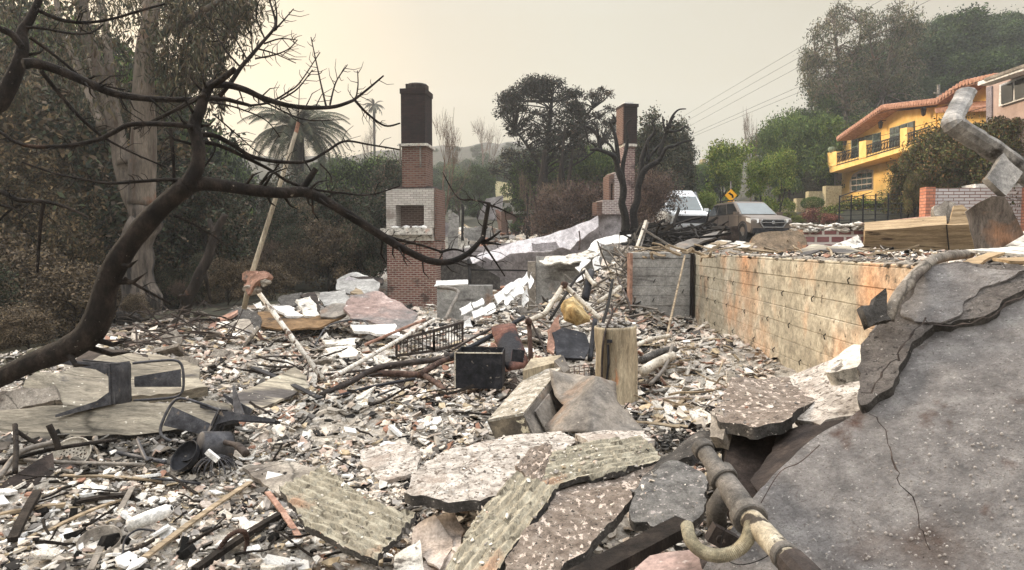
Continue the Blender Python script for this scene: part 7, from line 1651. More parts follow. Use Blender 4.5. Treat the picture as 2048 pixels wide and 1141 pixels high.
# ---------------------------------------------------------------- palms
def palm(px, py, Yd, R_, h_trunk, nf, label, lw=1.0, tints=EUC, tr=.26, leaf=38):
    c = at(px, py, Yd); t = thing('palm_tree', c - Vector((0, 0, h_trunk)), label, 'palm tree')
    mb = MB(); mb.tube([c - Vector((0, 0, h_trunk)), c - Vector((0, 0, h_trunk * .5)), c - Vector((0, 0, .5)), c], [tr * 1.1, tr, tr * 1.25, tr * .8], 12); mb.build('trunk', M['charwood'], t, smooth=True)
    r_ = random.Random(int(px)); mb = MB()
    for i in range(nf):
        az = i * 2.399 + r_.uniform(-.2, .2); el = r_.uniform(-.35, 1.25); d = Vector((math.cos(az), math.sin(az), 0)); L = R_ * r_.uniform(.88, 1.12); pts = []
        for k in range(9):
            s = k / 8; a = el - 1.55 * s ** 1.25; 
            pts.append((pts[-1] + (d * math.cos(a) + Vector((0, 0, math.sin(a)))) * L / 8) if pts else c.copy())
        mb.tube(pts, [.03 * lw * (1 - .7 * k / 8) for k in range(9)], 3)
        side = d.cross(Vector((0, 0, 1)))
        for k in range(leaf):
            s = .10 + .90 * k / leaf; j = min(7, int(s * 8)); p = pts[j].lerp(pts[j + 1], s * 8 - j); tg = (pts[j + 1] - pts[j]).normalized()
            ll = L * .17 * math.sin(PI * min(1, s * .85 + .12)) ** .7
            for sd in (-1, 1):
                e_ = p + (side * sd * .75 + tg * .55 - Vector((0, 0, .45))) * ll
                w = tg * .034 * lw; mb.add([p - w, p + w, e_], [(0, 1, 2)])
    me = bpy.data.meshes.new('fronds'); v = np.array(mb.v) - np.array(ORG[t.name]); me.from_pydata(v.tolist(), [], mb.f)
    col = me.color_attributes.new('tint', 'FLOAT_COLOR', 'POINT'); tn = np.array(tints)[np.random.default_rng(3).integers(0, len(tints), len(v))]; col.data.foreach_set('color', np.concatenate([tn, np.ones((len(v), 1))], 1).ravel())
    me.materials.append(M['leaf']); mesh_part('fronds', me, t); return t
palm(597, 262, 42, 3.5, 6.5, 76, 'big date palm with arching fronds behind the leaning pole', tints=EUC + DGREEN)
palm(748, 212, 110, 1.9, 12, 26, 'slender distant fan palm left of the tall chimney', 2.0, EUC, .18, 20)
# ---------------------------------------------------------------- dark scorched cedars in the centre

P_pine = mk('pine_tree', 8.0, seed=35, crown_r=2.0, tints=DGREEN + EUC + BURNT[:1], nleaf=13000, lsize=.14, lev=5, trunk_r=.16, first=.3, spread=.5, up=.15, low=.25, clump=.3, fill=.5, label='half burnt pine behind the pollarded tree', cat='tree')
def cluster_tree(name, label, Yd, base, trunks, top, bot, x0, x1, ncl, tints, lsize, nper, bark, dy=2.0, rcl=(.35, .8), flat=.55, asp=.4, droop=0.0, seed=1, gap=0.0, limbr=.05):
    """tree with a crown built of separate leaf clumps, each on its own limb, filling the outline between top and bot"""
    t = thing(name, at(base[0], base[1], Yd), label, 'tree'); r_ = random.Random(seed); g_ = np.random.default_rng(seed); node = []; mb = MB()
    for pts, r0, r1 in trunks:
        S = smooth_path([at(x, y, Yd + q) for x, y, q in pts], 6); mb.tube(S, [r0 + (r1 - r0) * i / (len(S) - 1) for i in range(len(S))], 9); node += [(p, r0 + (r1 - r0) * i / (len(S) - 1)) for i, p in enumerate(S) if i > len(S) * .3]
    mb.build('trunk', bark, t, smooth=True); mb = MB(); L_, H_ = [], []
    for i in range(ncl):
        px = r_.uniform(x0, x1); a, b = np.interp(px, *zip(*top)), np.interp(px, *zip(*bot)); py = a + (b - a) * r_.random() ** 1.25
        if noise.noise(Vector((px / 26, py / 20, seed))) < gap - .45: continue
        c = at(px, py, Yd + r_.uniform(-dy, dy)); q = [(n_[0] - c).length * (1.6 if n_[0].z > c.z - .3 else 1) for n_ in node]; k = int(np.argmin(q)); n0 = node[k][0]
        m_ = n0.lerp(c, .5) + Vector((r_.gauss(0, .2), r_.gauss(0, .2), r_.uniform(-.1, .35))); mb.tube(smooth_path([n0, m_, c], 4), [limbr * (1 - .085 * j) for j in range(9)], 4)
        rr = r_.uniform(*rcl); n = int(nper * (rr / rcl[1]) ** 1.5); v = g_.normal(0, 1, (n, 3)); v /= np.linalg.norm(v, axis=1)[:, None]
        L_.append(np.array(c) + v * (rr * g_.random(n) ** .6)[:, None] * np.array([1, 1, flat])); H_.append(np.full(n, r_.uniform(.65, 1.3)))
        for j in range(4): d = Vector((r_.gauss(0, 1), r_.gauss(0, 1), r_.gauss(.2, .6))).normalized() * rr * .9; mb.tube([c, c + d], [limbr * .3, .006], 3)
    mb.build('limbs', bark, t); mesh_part('crown', leaf_mesh('crown', np.concatenate(L_) - np.array(ORG[t.name]), lsize, tints, seed, asp, droop, np.concatenate(H_)), t); return t
cluster_tree('cedar_tree', 'large scorched dark cedar with a broad flat ragged crown in the centre', 42, (1090, 470), [([(1092, 475, 0), (1088, 400, 0), (1090, 330, .3), (1098, 260, .2), (1105, 185, 0)], .30, .08), ([(1090, 350, .2), (1060, 300, -.6), (1030, 260, -1)], .12, .05), ([(1092, 330, .2), (1125, 280, .5), (1150, 225, .8)], .12, .05)],
 [(998, 215), (1012, 188), (1040, 180), (1062, 160), (1100, 152), (1135, 165), (1165, 192)], [(998, 232), (1040, 300), (1100, 335), (1165, 330)], 998, 1165, 190, BLACKG + DGREEN[:1] + BURNT[:1], .17, 150, M['char'], seed=5, gap=.12)
cluster_tree('cedar_tree', 'open scorched cedar leaning right between the large cedar and the far chimney', 43, (1140, 470), [([(1140, 475, 0), (1132, 400, 0), (1125, 330, 0), (1150, 270, .3), (1185, 215, .4)], .20, .06), ([(1128, 340, 0), (1165, 320, .4), (1205, 290, .8)], .09, .04)],
 [(1140, 205), (1170, 190), (1205, 178), (1225, 195), (1238, 214)], [(1140, 320), (1205, 310), (1238, 240)], 1140, 1238, 75, BLACKG + BURNT[:2], .16, 110, M['char'], seed=6, gap=.2, rcl=(.3, .6))
cluster_tree('scorched_tree', 'low smoky scorched tree drooping under the left half of the large cedar', 46, (1050, 470), [([(1052, 475, 0), (1050, 400, 0), (1045, 330, 0)], .14, .05)], [(985, 330), (1030, 290), (1075, 300), (1110, 320)], [(985, 370), (1110, 400)], 985, 1110, 60, BLACKG + EUC, .17, 110, M['char'], seed=7, gap=.2, rcl=(.3, .6))
EL = lin((78, 84, 62), (98, 98, 74), (60, 66, 50), (116, 106, 82))
for i, (lab, bx, tr_, top, bot, x0, x1, n) in enumerate([
 ('tall airy eucalyptus at the left edge of the hillside trees', 1690, [([(1692, 300, 0), (1690, 240, 0), (1685, 160, 0), (1672, 90, 0), (1668, 40, 0)], .28, .08), ([(1688, 200, 0), (1655, 140, -.5), (1630, 110, -1)], .12, .05), ([(1686, 170, 0), (1715, 100, .5), (1722, 50, .6)], .12, .05)], [(1604, 130), (1618, 90), (1640, 50), (1668, 12), (1700, 18), (1735, 30)], [(1604, 160), (1640, 230), (1690, 270), (1735, 240)], 1604, 1738, 150),
 ('tall eucalyptus with pale slanting limbs beside the dark green hillside', 1770, [([(1760, 300, 0), (1765, 220, 0), (1775, 140, 0), (1790, 70, 0), (1800, 30, 0)], .26, .08), ([(1768, 200, 0), (1800, 130, .6), (1822, 90, 1)], .12, .05), ([(1768, 190, 0), (1745, 110, -.5), (1740, 60, -.6)], .12, .05)], [(1725, 50), (1760, 28), (1800, 12), (1828, 30), (1842, 60)], [(1725, 240), (1780, 260), (1842, 190)], 1722, 1842, 130)]):
    cluster_tree('eucalyptus_tree', lab, 60, (bx, 300), tr_, top, bot, x0, x1, n, EL, .27, 130, M['eucbark'], dy=3, rcl=(.5, 1.15), flat=.9, asp=.3, droop=.7, seed=11 + i, gap=.10, limbr=.07)

put(P_pine, 1318, 37, top=212, wide=1.0, rz=1, label='half burnt pine right of the far chimney behind the pollarded tree', base=470)
put(P_pine, 1345, 42, top=232, wide=.8, rz=3, label='second half burnt pine just left of the street trees', base=470)
put(P_rust, 1296, 27, top=345, wide=.65, rz=1, label='dry brown hedge bush between the pollarded tree and the white van', base=475)
put(P_bare, 885, 33, top=198, wide=.62, rz=.5, label='bare burnt conifer right beside the tall brick chimney', base=480)
put(P_bare, 1055, 36, top=330, wide=.5, rz=2.5, label='small bare tree leaning in front of the brick ruin', base=480)
for i, (px, py0, py1, w) in enumerate([(1085, 300, 470, .22), (1140, 300, 470, .14), (1125, 250, 470, .13)]):
    mb = MB(); q = [at(px + 6 * math.sin(k * 2.1), py1 + (py0 - py1) * k / 4, 40) for k in range(5)]; mb.tube(smooth_path(q, 4), [w * (1 - .4 * k / 16) for k in range(17)], 10)
    tag(mb.build('burnt_bole', M['charwood'], smooth=True), ['thick burnt trunk under the left half of the dark cedar', 'slim burnt trunk right of the thick one', 'slim burnt trunk between the other two'][i], 'trunk')
# ---------------------------------------------------------------- ruins in the smoky centre
t = thing('brick_ruin', at(1035, 475, 44), 'roofless brick ruin with an arched doorway in the smoky centre', 'ruin')
f = Fr(1035, 475, 44, R(6)); uvf = tuple(f.X); br = M['brickraw']
mb = MB(); f.blk(mb, 1002, 1014, 424, 478, 0, .3); f.blk(mb, 1014, 1026, 424, 440, .001, .3); f.blk(mb, 1026, 1036, 428, 478, 0, .3); f.blk(mb, 1036, 1050, 428, 450, .001, .3); f.blk(mb, 1050, 1055, 428, 478, 0, .3); mb.build('wall', br, t, uv=uvf)
mb = MB(); f.blk(mb, 1027, 1060, 423, 428, -.3, .5); f.blk(mb, 1056, 1080, 421, 426, -.3, .8); mb.build('lintel', M['white'], t)
mb = MB(); f.blk(mb, 1056, 1061, 428, 478, 0, .3); f.blk(mb, 1068, 1079, 424, 478, 0, .5); mb.build('burnt_post', M['char'], t)
slab('pink_gable', [(990, 420, 45), (1008, 440, 44.6), (1012, 478, 44.5), (1000, 478, 45)], .3, br, 'broken triangular brick gable end left of the arched doorway', 'gable', sp=.4)
slab('insulation_sheet', [(1062, 430, 44), (1070, 432, 44), (1068, 470, 44), (1062, 472, 44)], .1, M['terracotta'], 'orange board hanging at the right end of the brick ruin', 'board', sp=.4)
slab('white_shed', [(955, 440, 60), (972, 398, 60), (1006, 391, 60), (1000, 440, 60)], 3, M['smoothgrey'], 'pale blue grey tent like roof half hidden by far trees', 'roof', sp=1)
slab('yellow_wall', [(990, 362, 85), (1026, 368, 85), (1024, 402, 85), (992, 402, 85)], 4, mat('pale_yellow_wall', [(206, 196, 150), (222, 212, 172)], 2), 'distant pale yellow house wall glimpsed between trunks', 'house', sp=2)
for i, (a, b, c, d, mm, lab) in enumerate([(896, 425, 917, 500, 'formgrey', 'broken grey wall stub just right of the tall chimney'), (903, 440, 912, 505, 'soot_shade', 'dark burnt door post beside the grey wall stub'), (922, 408, 928, 482, 'char', 'black post standing in the smoky ruins'), (1052, 385, 1057, 480, 'char', 'tall black post in front of the brick ruin'), (888, 470, 935, 500, 'plaster', 'pale heap of wall between the chimney and the ruins'), (928, 452, 1000, 482, 'formgrey', 'low smoky grey wall left of the brick ruin'), (880, 445, 905, 520, 'smoothgrey', 'grey wall remnant touching the right side of the chimney')]):
    Yd = 30 + i * 1.3; slab('ruin_wall', [(a, b + 4, Yd), ((a + c) / 2, b, Yd), (c, b + 8, Yd), (c, d, Yd), (a, d, Yd)], .25, M[mm], lab, 'wall', sp=.25, wob=.05, edge=1)
g_ = np.random.default_rng(41); n = 2600; Yq = g_.uniform(26, 50, n); px = g_.uniform(870, 1215, n); x = (px - CX) / F * Yq; r = .06 + .5 * g_.random(n) ** 4
shards('far_rubble', x, Yq, gz_np(x, Yq) + r * .4, r, pick(g_, n, [4, 4, 3, 3, 4, 3, 2, 2, 2, 3, 3, 3]), np.minimum(.1, r * .4), .5, 'pale rubble between the distant burnt ruins', 42)
# fence, loungers
t = thing('wooden_fence', at(660, 560, 31), 'dark vertical board fence behind the loungers left of the chimney', 'fence')
mb = MB(); x = 0
A, B = at(585, 560, 31), at(775, 556, 31); L_ = (B - A).length; d = (B - A) / L_
while x < L_:
    w = .16; hgt = 1.55 + rs.uniform(-.05, .05); mb.box(A + d * (x + w / 2) + Vector((0, rs.uniform(-.01, .01), hgt / 2 - .2)), (w - .015, .03, hgt)); x += w
mb.build('board_panel', M['fence'], t)
for k in range(5): mb = MB(); mb.box(A + d * (k / 4 * L_) + Vector((0, .08, .7)), (.12, .12, 1.8)); mb.build('post', M['fence'], t)
for i, px in enumerate((678, 716)):
    c = at(px, 556, 27); t = thing('wooden_lounger', c, ['wooden lounger with raised slatted back, left one of two by the fence', 'wooden lounger with raised back, right one of two by the fence'][i], 'lounger')
    mb = MB()
    for k in range(8): mb.box(c + Vector((-.75 + k * .15, 0, .28)), (.11, .6, .03))
    mb.build('seat', M['terracotta'], t)
    mb = MB()
    for k in range(6): mb.box(c + Vector((.42 + k * .10, 0, .33 + k * .09)), (.10, .6, .03), Matrix.Rotation(-.75, 3, 'Y'))
    mb.build('backrest', M['terracotta'], t)
    for sx in (-.7, .4):
        for sy in (-.25, .25): mb = MB(); mb.box(c + Vector((sx, sy, .12)), (.06, .06, .3)); mb.build('leg', M['charwood'], t)
# ---------------------------------------------------------------- yellow house up on the right
KX, KY, KS = 22.9, 50.0, .062
def hp(px, py, off=0.0):
    """point on the street facade seen through a pixel; off metres towards the street"""
    a = at(px, py, 1).x; Yw = (KX - off - KS * KY) / (a - KS); return at(px, py, Yw)
HN = Vector((-1, KS, 0)).normalized(); HX = Vector((KS, 1, 0)).normalized()
ywall = mat('yellow_stucco', [(224, 182, 106), (234, 194, 120), (240, 206, 138)], 1.2, bump=.2, grain=.08)
t = thing('yellow_house', hp(1800, 430), 'yellow stucco two storey house with terracotta tile roof and balcony', 'house')
def hquad(name, P4, m, parent, off=0, th=.1, sp=.6):
    return slab(name, [hp(x, y, off) for x, y in P4], th, m, parent=parent, raw3=True, sp=sp, edge=.05, wob=0, smooth=False)
hquad('wall', [(1676, 470), (1676, 335), (1690, 276), (1765, 226), (1872, 214), (1872, 470)], ywall, t, 0, 6, 1.5)
hquad('wall', [(1872, 470), (1872, 214), (1925, 182), (1990, 168), (1990, 470)], ywall, t, -.05, 6, 1.5)
tile = mat('roof_tiles', [(146, 108, 92), (182, 136, 114), (208, 166, 144)], 6, bump=.4, layers=[(7, .62, .06, (130, 104, 92))])
rl = [(1674, 283), (1765, 220), (1872, 209), (1926, 174), (1992, 160)]
mb = MB()
for i in range(len(rl) - 1):
    a, b = hp(*rl[i], 1.0), hp(*rl[i + 1], 1.0); dp = -HN * 7.5 + Vector((0, 0, .35))
    up = Vector((0, 0, .16)); mb.add([a, b, b + dp, a + dp, a + up, b + up, b + dp + up, a + dp + up], [(3, 2, 1, 0), (4, 5, 6, 7), (0, 1, 5, 4), (1, 2, 6, 5), (2, 3, 7, 6), (3, 0, 4, 7)])
    k = max(3, int((b - a).length / .26))
    for j in range(k):
        p = a.lerp(b, (j + .5) / k) + Vector((0, 0, .17)); mb.tube([p + HN * .06, p - HN * .5 + Vector((0, 0, .02)), p - HN * 3 + Vector((0, 0, .16))], [.13, .12, .11], 8)
roof = mb.build('roof', tile, t)
mb = MB(); a, b = hp(1872, 222, .9), hp(1985, 218, .9)
for j in range(22): p = a.lerp(b, j / 21); mb.tube([p, p - HN * 1.0 + Vector((0, 0, .3))], .12, 8)
mb.build('porch_roof', tile, t)
gr = mat('grey_green_frame', [(96, 108, 104), (126, 138, 132)], 3, bump=.1)
def hwin(x0, x1, yl0, yl1, yr0, yr1, nx, ny, name='window', off=.06, par=None):
    par = par or t
    w = hquad(name, [(x0, yl1), (x0, yl0), (x1, yr0), (x1, yr1)], gr, par, off, .08)
    for i in range(nx):
        for j in range(ny):
            def q(u, v):
                x = x0 + (x1 - x0) * u; top = yl0 + (yr0 - yl0) * u; bot = yl1 + (yr1 - yl1) * u; return (x, top + (bot - top) * v)
            e_ = .12; u0, u1, v0, v1 = (i + e_) / nx, (i + 1 - e_) / nx, (j + e_ * .7) / ny, (j + 1 - e_ * .7) / ny
            hquad('pane', [q(u0, v1), q(u0, v0), q(u1, v0), q(u1, v1)], M['glass'], w, off + .03, .02)
    return w
hwin(1702, 1728, 281, 325, 274, 318, 2, 3, 'balcony_door'); hwin(1729, 1760, 273, 318, 265, 309, 2, 3, 'balcony_door')
hwin(1779, 1800, 257, 302, 251, 296, 2, 3, 'balcony_door'); hwin(1801, 1828, 250, 296, 242, 289, 2, 3, 'balcony_door')
aw = hquad('arched_window', [(1699, 386), (1699, 362), (1706, 349), (1718, 342), (1733, 339), (1745, 341), (1745, 379)], M['pinkplaster'], t, .05, .12)
for i in range(4):
    for j in range(3):
        x0, x1 = 1703 + i * 10.4, 1711.5 + i * 10.4; y0 = 350 + j * 11.5 + (5 if i == 0 and j == 0 else 0) - i * 1.2; y1 = 359 + j * 11.5 - i * 1.2
        hquad('pane', [(x0, y1), (x0, y0), (x1, y0 - 1), (x1, y1 - 1)], M['glass'], aw, .09, .02)
# balcony
mb = MB(); a, b = hp(1668, 338, 1.5), hp(1800, 302, 1.5)
bal = slab('balcony', [hp(1660, 346, 1.2), hp(1657, 331, 1.2), hp(1830, 284, 1.2), hp(1830, 296, 1.2)], 1.3, ywall, parent=t, raw3=True, sp=.8, edge=.05, wob=0, smooth=False)
for px0, px1, y0, y1 in ((1655, 1673, 306, 334), (1718, 1732, 284, 318), (1800, 1814, 258, 292)):
    slab('balcony_post', [hp(px0, y1, 1.25), hp(px0, y0, 1.25), hp(px1, y0 - 3, 1.25), hp(px1, y1 - 3, 1.25)], .35, ywall, parent=bal, raw3=True, sp=.4, edge=.05, wob=0, smooth=False)
for px0, px1, yl, yr in ((1673, 1718, 308, 296), (1732, 1800, 292, 272), (1814, 1860, 268, 254)):
    mb = MB(); n = int((px1 - px0) / 3)
    for i in range(n + 1):
        x = px0 + (px1 - px0) * i / n; yt = yl + (yr - yl) * i / n; mb.tube([hp(x, yt, 1.2), hp(x, yt + 24, 1.2)], .022, 4)
        if i < n and i % 2 == 0:
            c = (hp(x + 3, yt + 10, 1.2)); mb.tube([c + HX * (.16 * math.cos(q)) + Vector((0, 0, .2 * math.sin(q))) for q in np.linspace(0, 5.5, 9)], .018, 4)
    mb.bar(hp(px0, yl, 1.2), hp(px1, yr, 1.2), .06, .06); mb.bar(hp(px0, yl + 23, 1.2), hp(px1, yr + 22, 1.2), .05, .05); mb.build('railing', M['blackmetal'], bal)
for px, py in ((1690, 286), (1761, 252), (1847, 226)):
    c = hp(px, py, .35); mb = MB(); mb.lathe(c, [(0, .34), (.16, .18), (.14, .16), (.10, -.12), (.03, -.18)], 8); mb.bar(c + Vector((0, 0, .3)), c - HN * .3 + Vector((0, 0, .3)), .04, .04); mb.build('wall_lamp', M['rustdark'], t)
mb = MB(); c = hp(1664, 306, 1.2); mb.lathe(c, [(.12, 0), (.24, .14), (.26, .3), (.2, .36), (.22, .4)], 12); o = mb.build('plant_pot', mat('green_glaze', [(120, 134, 112), (150, 160, 138)], 3), smooth=True); tag(o, 'green glazed pot on the end post of the yellow balcony', 'pot')
mb = MB(); mb.box(hp(1676, 400, .12), (.4, .5, 3.6)); mb.build('stone_corner', M['brickraw'], t)
# pink grey house next door
t = thing('pink_house', hp(2060, 420, 1.2), 'pinkish grey house with white window frames at the right edge', 'house')
pkw = mat('mauve_stucco', [(160, 140, 132), (180, 158, 148)], 1.5, grain=.1, bump=.2)
hquad('wall', [(1973, 480), (1973, 172), (2048, 150), (2170, 110), (2170, 480)], pkw, t, 1.3, 6, 1.5)
hquad('corner_trim', [(1972, 268), (1972, 176), (1983, 172), (1983, 262)], mat('grey_trim', [(128, 120, 124), (150, 142, 146)], 3), t, 1.36, .05)
mb = MB(); a, b = hp(1968, 168, 2.0), hp(2170, 100, 2.0); mb.bar(a, b, .5, .16); mb.build('roof_edge', M['white'], t)
mb = MB(); a, b = hp(1968, 163, 2.3), hp(2170, 92, 2.3); dp = -HN * 8 + Vector((0, 0, 1.2)); mb.add([a, b, b + dp, a + dp, a + Vector((0, 0, .12)), b + Vector((0, 0, .12)), b + dp + Vector((0, 0, .12)), a + dp + Vector((0, 0, .12))], [(3, 2, 1, 0), (4, 5, 6, 7), (0, 1, 5, 4), (1, 2, 6, 5), (2, 3, 7, 6), (3, 0, 4, 7)]); mb.build('roof', M['cement'], t)
w = hquad('window', [(1997, 214), (1999, 170), (2060, 147), (2060, 194)], M['white'], t, 1.42, .06)
for a, b in ((2002, 2024), (2029, 2056)): hquad('pane', [(a, 209 - (a - 2002) * .33), (a, 173 - (a - 2002) * .37), (b, 173 - (b - 2002) * .37), (b, 209 - (b - 2002) * .33)], M['darkglass'], w, 1.46, .02)
# bushes before the houses
P_big = mk('bronze_shrub', 4.0, seed=44, crown_r=2.6, tints=lin((84, 90, 52), (106, 104, 60), (66, 74, 44), (124, 96, 66), (78, 66, 48)), nleaf=22000, lsize=.10, lev=4, trunk_r=.1, first=.2, spread=.85, low=.08, clump=.25, fill=.75, label='large bronze green shrub in front of the yellow house', cat='shrub')
for px, Yd, top, w, lab in ((1812, 32, 300, .75, 'left shoulder of the bronze green shrubs before the yellow house'), (1885, 31, 248, .8, 'tallest bronze green shrub before the yellow house'), (1945, 30, 228, .9, 'bronze green shrub under the pink grey house'), (2015, 29, 232, .8, 'bronze green shrub at the right edge behind the duct'), (1905, 30, 318, .9, 'lower bronze green shrub behind the white brick wall'), (1825, 30, 345, .5, 'low bronze green shrub above the iron railing')):
    put(P_big, px, Yd, top=top, wide=w, label=lab, base=432)
for i, (P_, px, Yd, top, lab) in enumerate([(P_red, 1640, 38, 418, 'reddish low shrub left of the iron railing'), (P_red, 1618, 40, 425, 'reddish shrub beside the round topiary'), (P_shrub, 1665, 36, 412, 'mixed green shrub at the left end of the railing'), (P_shrub, 1590, 38, 432, 'green brown shrub just above the brown car'), (P_red, 1660, 34, 428, 'rust red shrub low by the railing'), (P_shrub, 1572, 42, 425, 'small shrub below the garden steps'),
      (P_shrub, 1700, 35.5, 402, 'bushy green plant behind the railing, first from the left'), (P_shrub, 1735, 35, 400, 'bushy green plant behind the railing, second from the left'), (P_shrub, 1770, 34.5, 398, 'bushy green plant behind the railing, third from the left'), (P_shrub, 1805, 34, 388, 'bushy green plant behind the railing, fourth from the left'), (P_shrub, 1840, 33.5, 384, 'bushy green plant behind the railing, nearest the white brick wall'), (P_bright, 1418, 40, 385, 'small leafless tinged bush between the van and the sign'), (P_olive, 1385, 44, 372, 'olive hedge tree behind the white van'), (P_olive, 1350, 46, 362, 'olive tree at the far end of the hedge')]):
    put(P_, px, Yd, top=top, wide=1.3 if i < 11 else .9, label=lab, base=450)
# bank, railing, white brick wall
slab('garden_bank', [(1672, 446, 33.6), (1672, 420, 35.5), (1860, 412, 32.5), (1860, 446, 31)], .4, M['soil'], 'planted earth bank behind the iron railing', 'bank', sp=.5, wob=.1); bpy.data.objects['garden_bank']['kind'] = 'structure'
t = thing('iron_railing', at(1765, 440, 32), 'black iron garden railing in front of the planted bank', 'railing')
A, B = at(1678, 442, 33.5), at(1856, 438, 30.5); hA = 1.15
for k in range(8):
    p = A.lerp(B, k / 7); mb = MB(); mb.box(p + Vector((0, 0, .45)), (.05, .05, 1.5)); mb.build('post', M['blackmetal'], t)
mb = MB()
for z in (.02, .25, .48, .71, .94, 1.12): mb.bar(A + Vector((0, 0, z)), B + Vector((0, 0, z)), .025, .025)
mb.build('rails', M['blackmetal'], t)
mb = MB(); mb.bar(A + Vector((0, 0, 1.15)), at(1742, 372, 34), .04, .04); mb.bar(A + Vector((0, 0, .85)), at(1744, 384, 34), .03, .03); mb.build('handrail', M['blackmetal'], t)
t = thing('white_brick_wall', at(1950, 440, 28), 'whitewashed block wall with an orange brick pier, behind the timber planter', 'wall')
f = Fr(1950, 470, 28, R(-6)); uvf = tuple(f.X); mb = MB(); f.blk(mb, 1872, 2170, 376, 500, 0, .4); mb.build('blockwork', M['brickbig'], t, uv=uvf)
obr = brick_mat('orange_block', (186, 118, 92), (206, 142, 116), (150, 110, 92), bw=.3, bh=.125, msize=.02, bump=1)
mb = MB(); f.blk(mb, 1853, 1871, 374, 500, -.08, .45); mb.build('end_pier', obr, t, uv=uvf)
mb = MB(); f.blk(mb, 2034, 2060, 376, 500, -.1, .4); mb.build('middle_pier', obr, t, uv=uvf)
mb = MB(); f.blk(mb, 1950, 2170, 368, 375.5, .1, 1.6); tag(mb.build('porch_ledge', M['white']), 'white stone ledge on top of the block wall under the duct', 'ledge')
t = thing('porch_railing', at(1985, 368, 29), 'short dark railing standing on the white ledge', 'railing'); mb = MB()
for k in range(9): mb.bar(at(1966 + k * 9, 366, 28.6), at(1966 + k * 9, 322 - k * 1.5, 28.6), .03, .03)
mb.bar(at(1964, 321, 28.6), at(2042, 308, 28.6), .05, .05); mb.build('bars', M['blackmetal'], t)
slab('orange_kerb', [(1715, 447, 24), (1865, 432, 24), (1866, 436, 23.6), (1725, 453, 23.6)], .1, M['terracotta'], 'orange brick coping line behind the timber planter', 'coping', sp=.3)
# garden steps: stepped cream walls, topiary
cream = mat('cream_garden_wall', [(168, 158, 128), (190, 180, 150)], 2, bump=.3, layers=[(2, .6, .1, (150, 142, 120))])
t = thing('garden_steps', at(1620, 430, 46), 'stepped cream garden walls climbing to the yellow house', 'garden wall')
for i, (a, b, y) in enumerate([(1540, 1562, 421), (1562, 1592, 413), (1592, 1616, 397), (1616, 1650, 383), (1650, 1682, 372)]):
    f = Fr((a + b) / 2, 450, 48 - i * .6); mb = MB(); f.blk(mb, a, b - .3, y, 450, 0, .5); mb.build('wall_step', cream, t)
mb = MB(); mb.ico(at(1625, 407, 42), .62, 3, .12, 3, (1.05, 1, .62)); p_ = np.array([v for v in mb.v]); t = thing('topiary_bush', at(1625, 425, 42), 'clipped rounded green topiary bush by the garden steps', 'bush')
c = np.array(at(1625, 407, 42)); g_ = np.random.default_rng(2); dd = g_.normal(0, 1, (5000, 3)); dd /= np.linalg.norm(dd, axis=1)[:, None]; pts = c + dd * np.array([.68, .62, .38]) * g_.uniform(.8, 1.02, (5000, 1)) - np.array(ORG[t.name]); mesh_part('crown', leaf_mesh('crown', pts, .06, GREEN, 3), t)
mb = MB(); mb.tube([at(1625, 435, 42), at(1625, 410, 42)], .06, 6); mb.build('trunk', M['charwood'], t)
# far roof peeking behind the trees, utility pole, wires
t = thing('far_house', at(1405, 375, 70), 'far cream house with a chimney and terracotta roof left of the bright green tree', 'house')
slab('roof', [(1380, 343, 70), (1412, 330, 70), (1440, 336, 70), (1440, 342, 70), (1382, 352, 70)], 4, tile, parent=t, sp=2)
mb = MB(); f = Fr(1405, 345, 70); f.blk(mb, 1388, 1425, 337, 375, .5, 4); mb.build('wall', cream, t); mb = MB(); f.blk(mb, 1409, 1418, 316, 336, 1, 2); mb.build('chimney', cream, t)
t = thing('utility_pole', at(1877, 230, 52), 'thin utility pole rising behind the tiled roof', 'pole'); mb = MB(); mb.tube([at(1877, 260, 52), at(1877, 170, 52)], .11, 8); mb.bar(at(1868, 186, 52), at(1892, 190, 52), .1, .1); mb.build('mast', M['ductmetal'], t)
for i, (a, b, c) in enumerate([((1362, 236, 95), (1600, 95, 60), (1990, -130, 38)), ((1362, 249, 95), (1604, 112, 60), (2000, -100, 38)), ((1362, 262, 95), (1606, 130, 60), (2020, -80, 38)), ((1364, 278, 90), (1612, 168, 60), (1880, 60, 45)), ((1364, 283, 90), (1612, 180, 60), (1880, 90, 45)), ((1400, 320, 80), (1640, 262, 50), (2060, 130, 28)), ((1400, 335, 80), (1640, 300, 50), (2060, 190, 28))]):
    S = smooth_path([at(*a), at(*b), at(*c)], 8); mb = MB(); mb.tube(S, .014, 4); tag(mb.build('power_line', M['char']), 'thin overhead power line slanting across the right sky', 'power line', 'overhead power lines on the right')
# ---------------------------------------------------------------- road sign
t = thing('warning_sign', at(1462, 470, 33), 'yellow diamond curve sign with an arrow and a small speed plate', 'sign')
yl = mat('sign_yellow', [(226, 160, 30), (236, 176, 44)], 3, rough=.5, bump=0); bk = mat('sign_black', [(16, 16, 16), (26, 26, 26)], 3, bump=0)
c = at(1462, 391, 33); e_ = 12.3 / F * 33
mb = MB(); mb.box(c + Vector((0, .05, -.95)), (.05, .05, 3.2)); mb.build('post', M['ductmetal'], t)
mb = MB(); mb.box(c, (e_ * 1.414, .012, e_ * 1.414), Matrix.Rotation(PI / 4, 3, 'Y')); dm = mb.build('diamond', yl, t)
mb = MB(); q = [c + Vector((x * e_, -.011, z * e_)) for x, z in ((.24, -.42), (.26, -.15), (.12, .08), (-.10, .18))]; mb.tube(smooth_path(q, 4), .045, 5, flat=1)
mb.v = [(v[0], c.y - .011 + (v[1] - (c.y - .011)) * .08, v[2]) for v in mb.v]
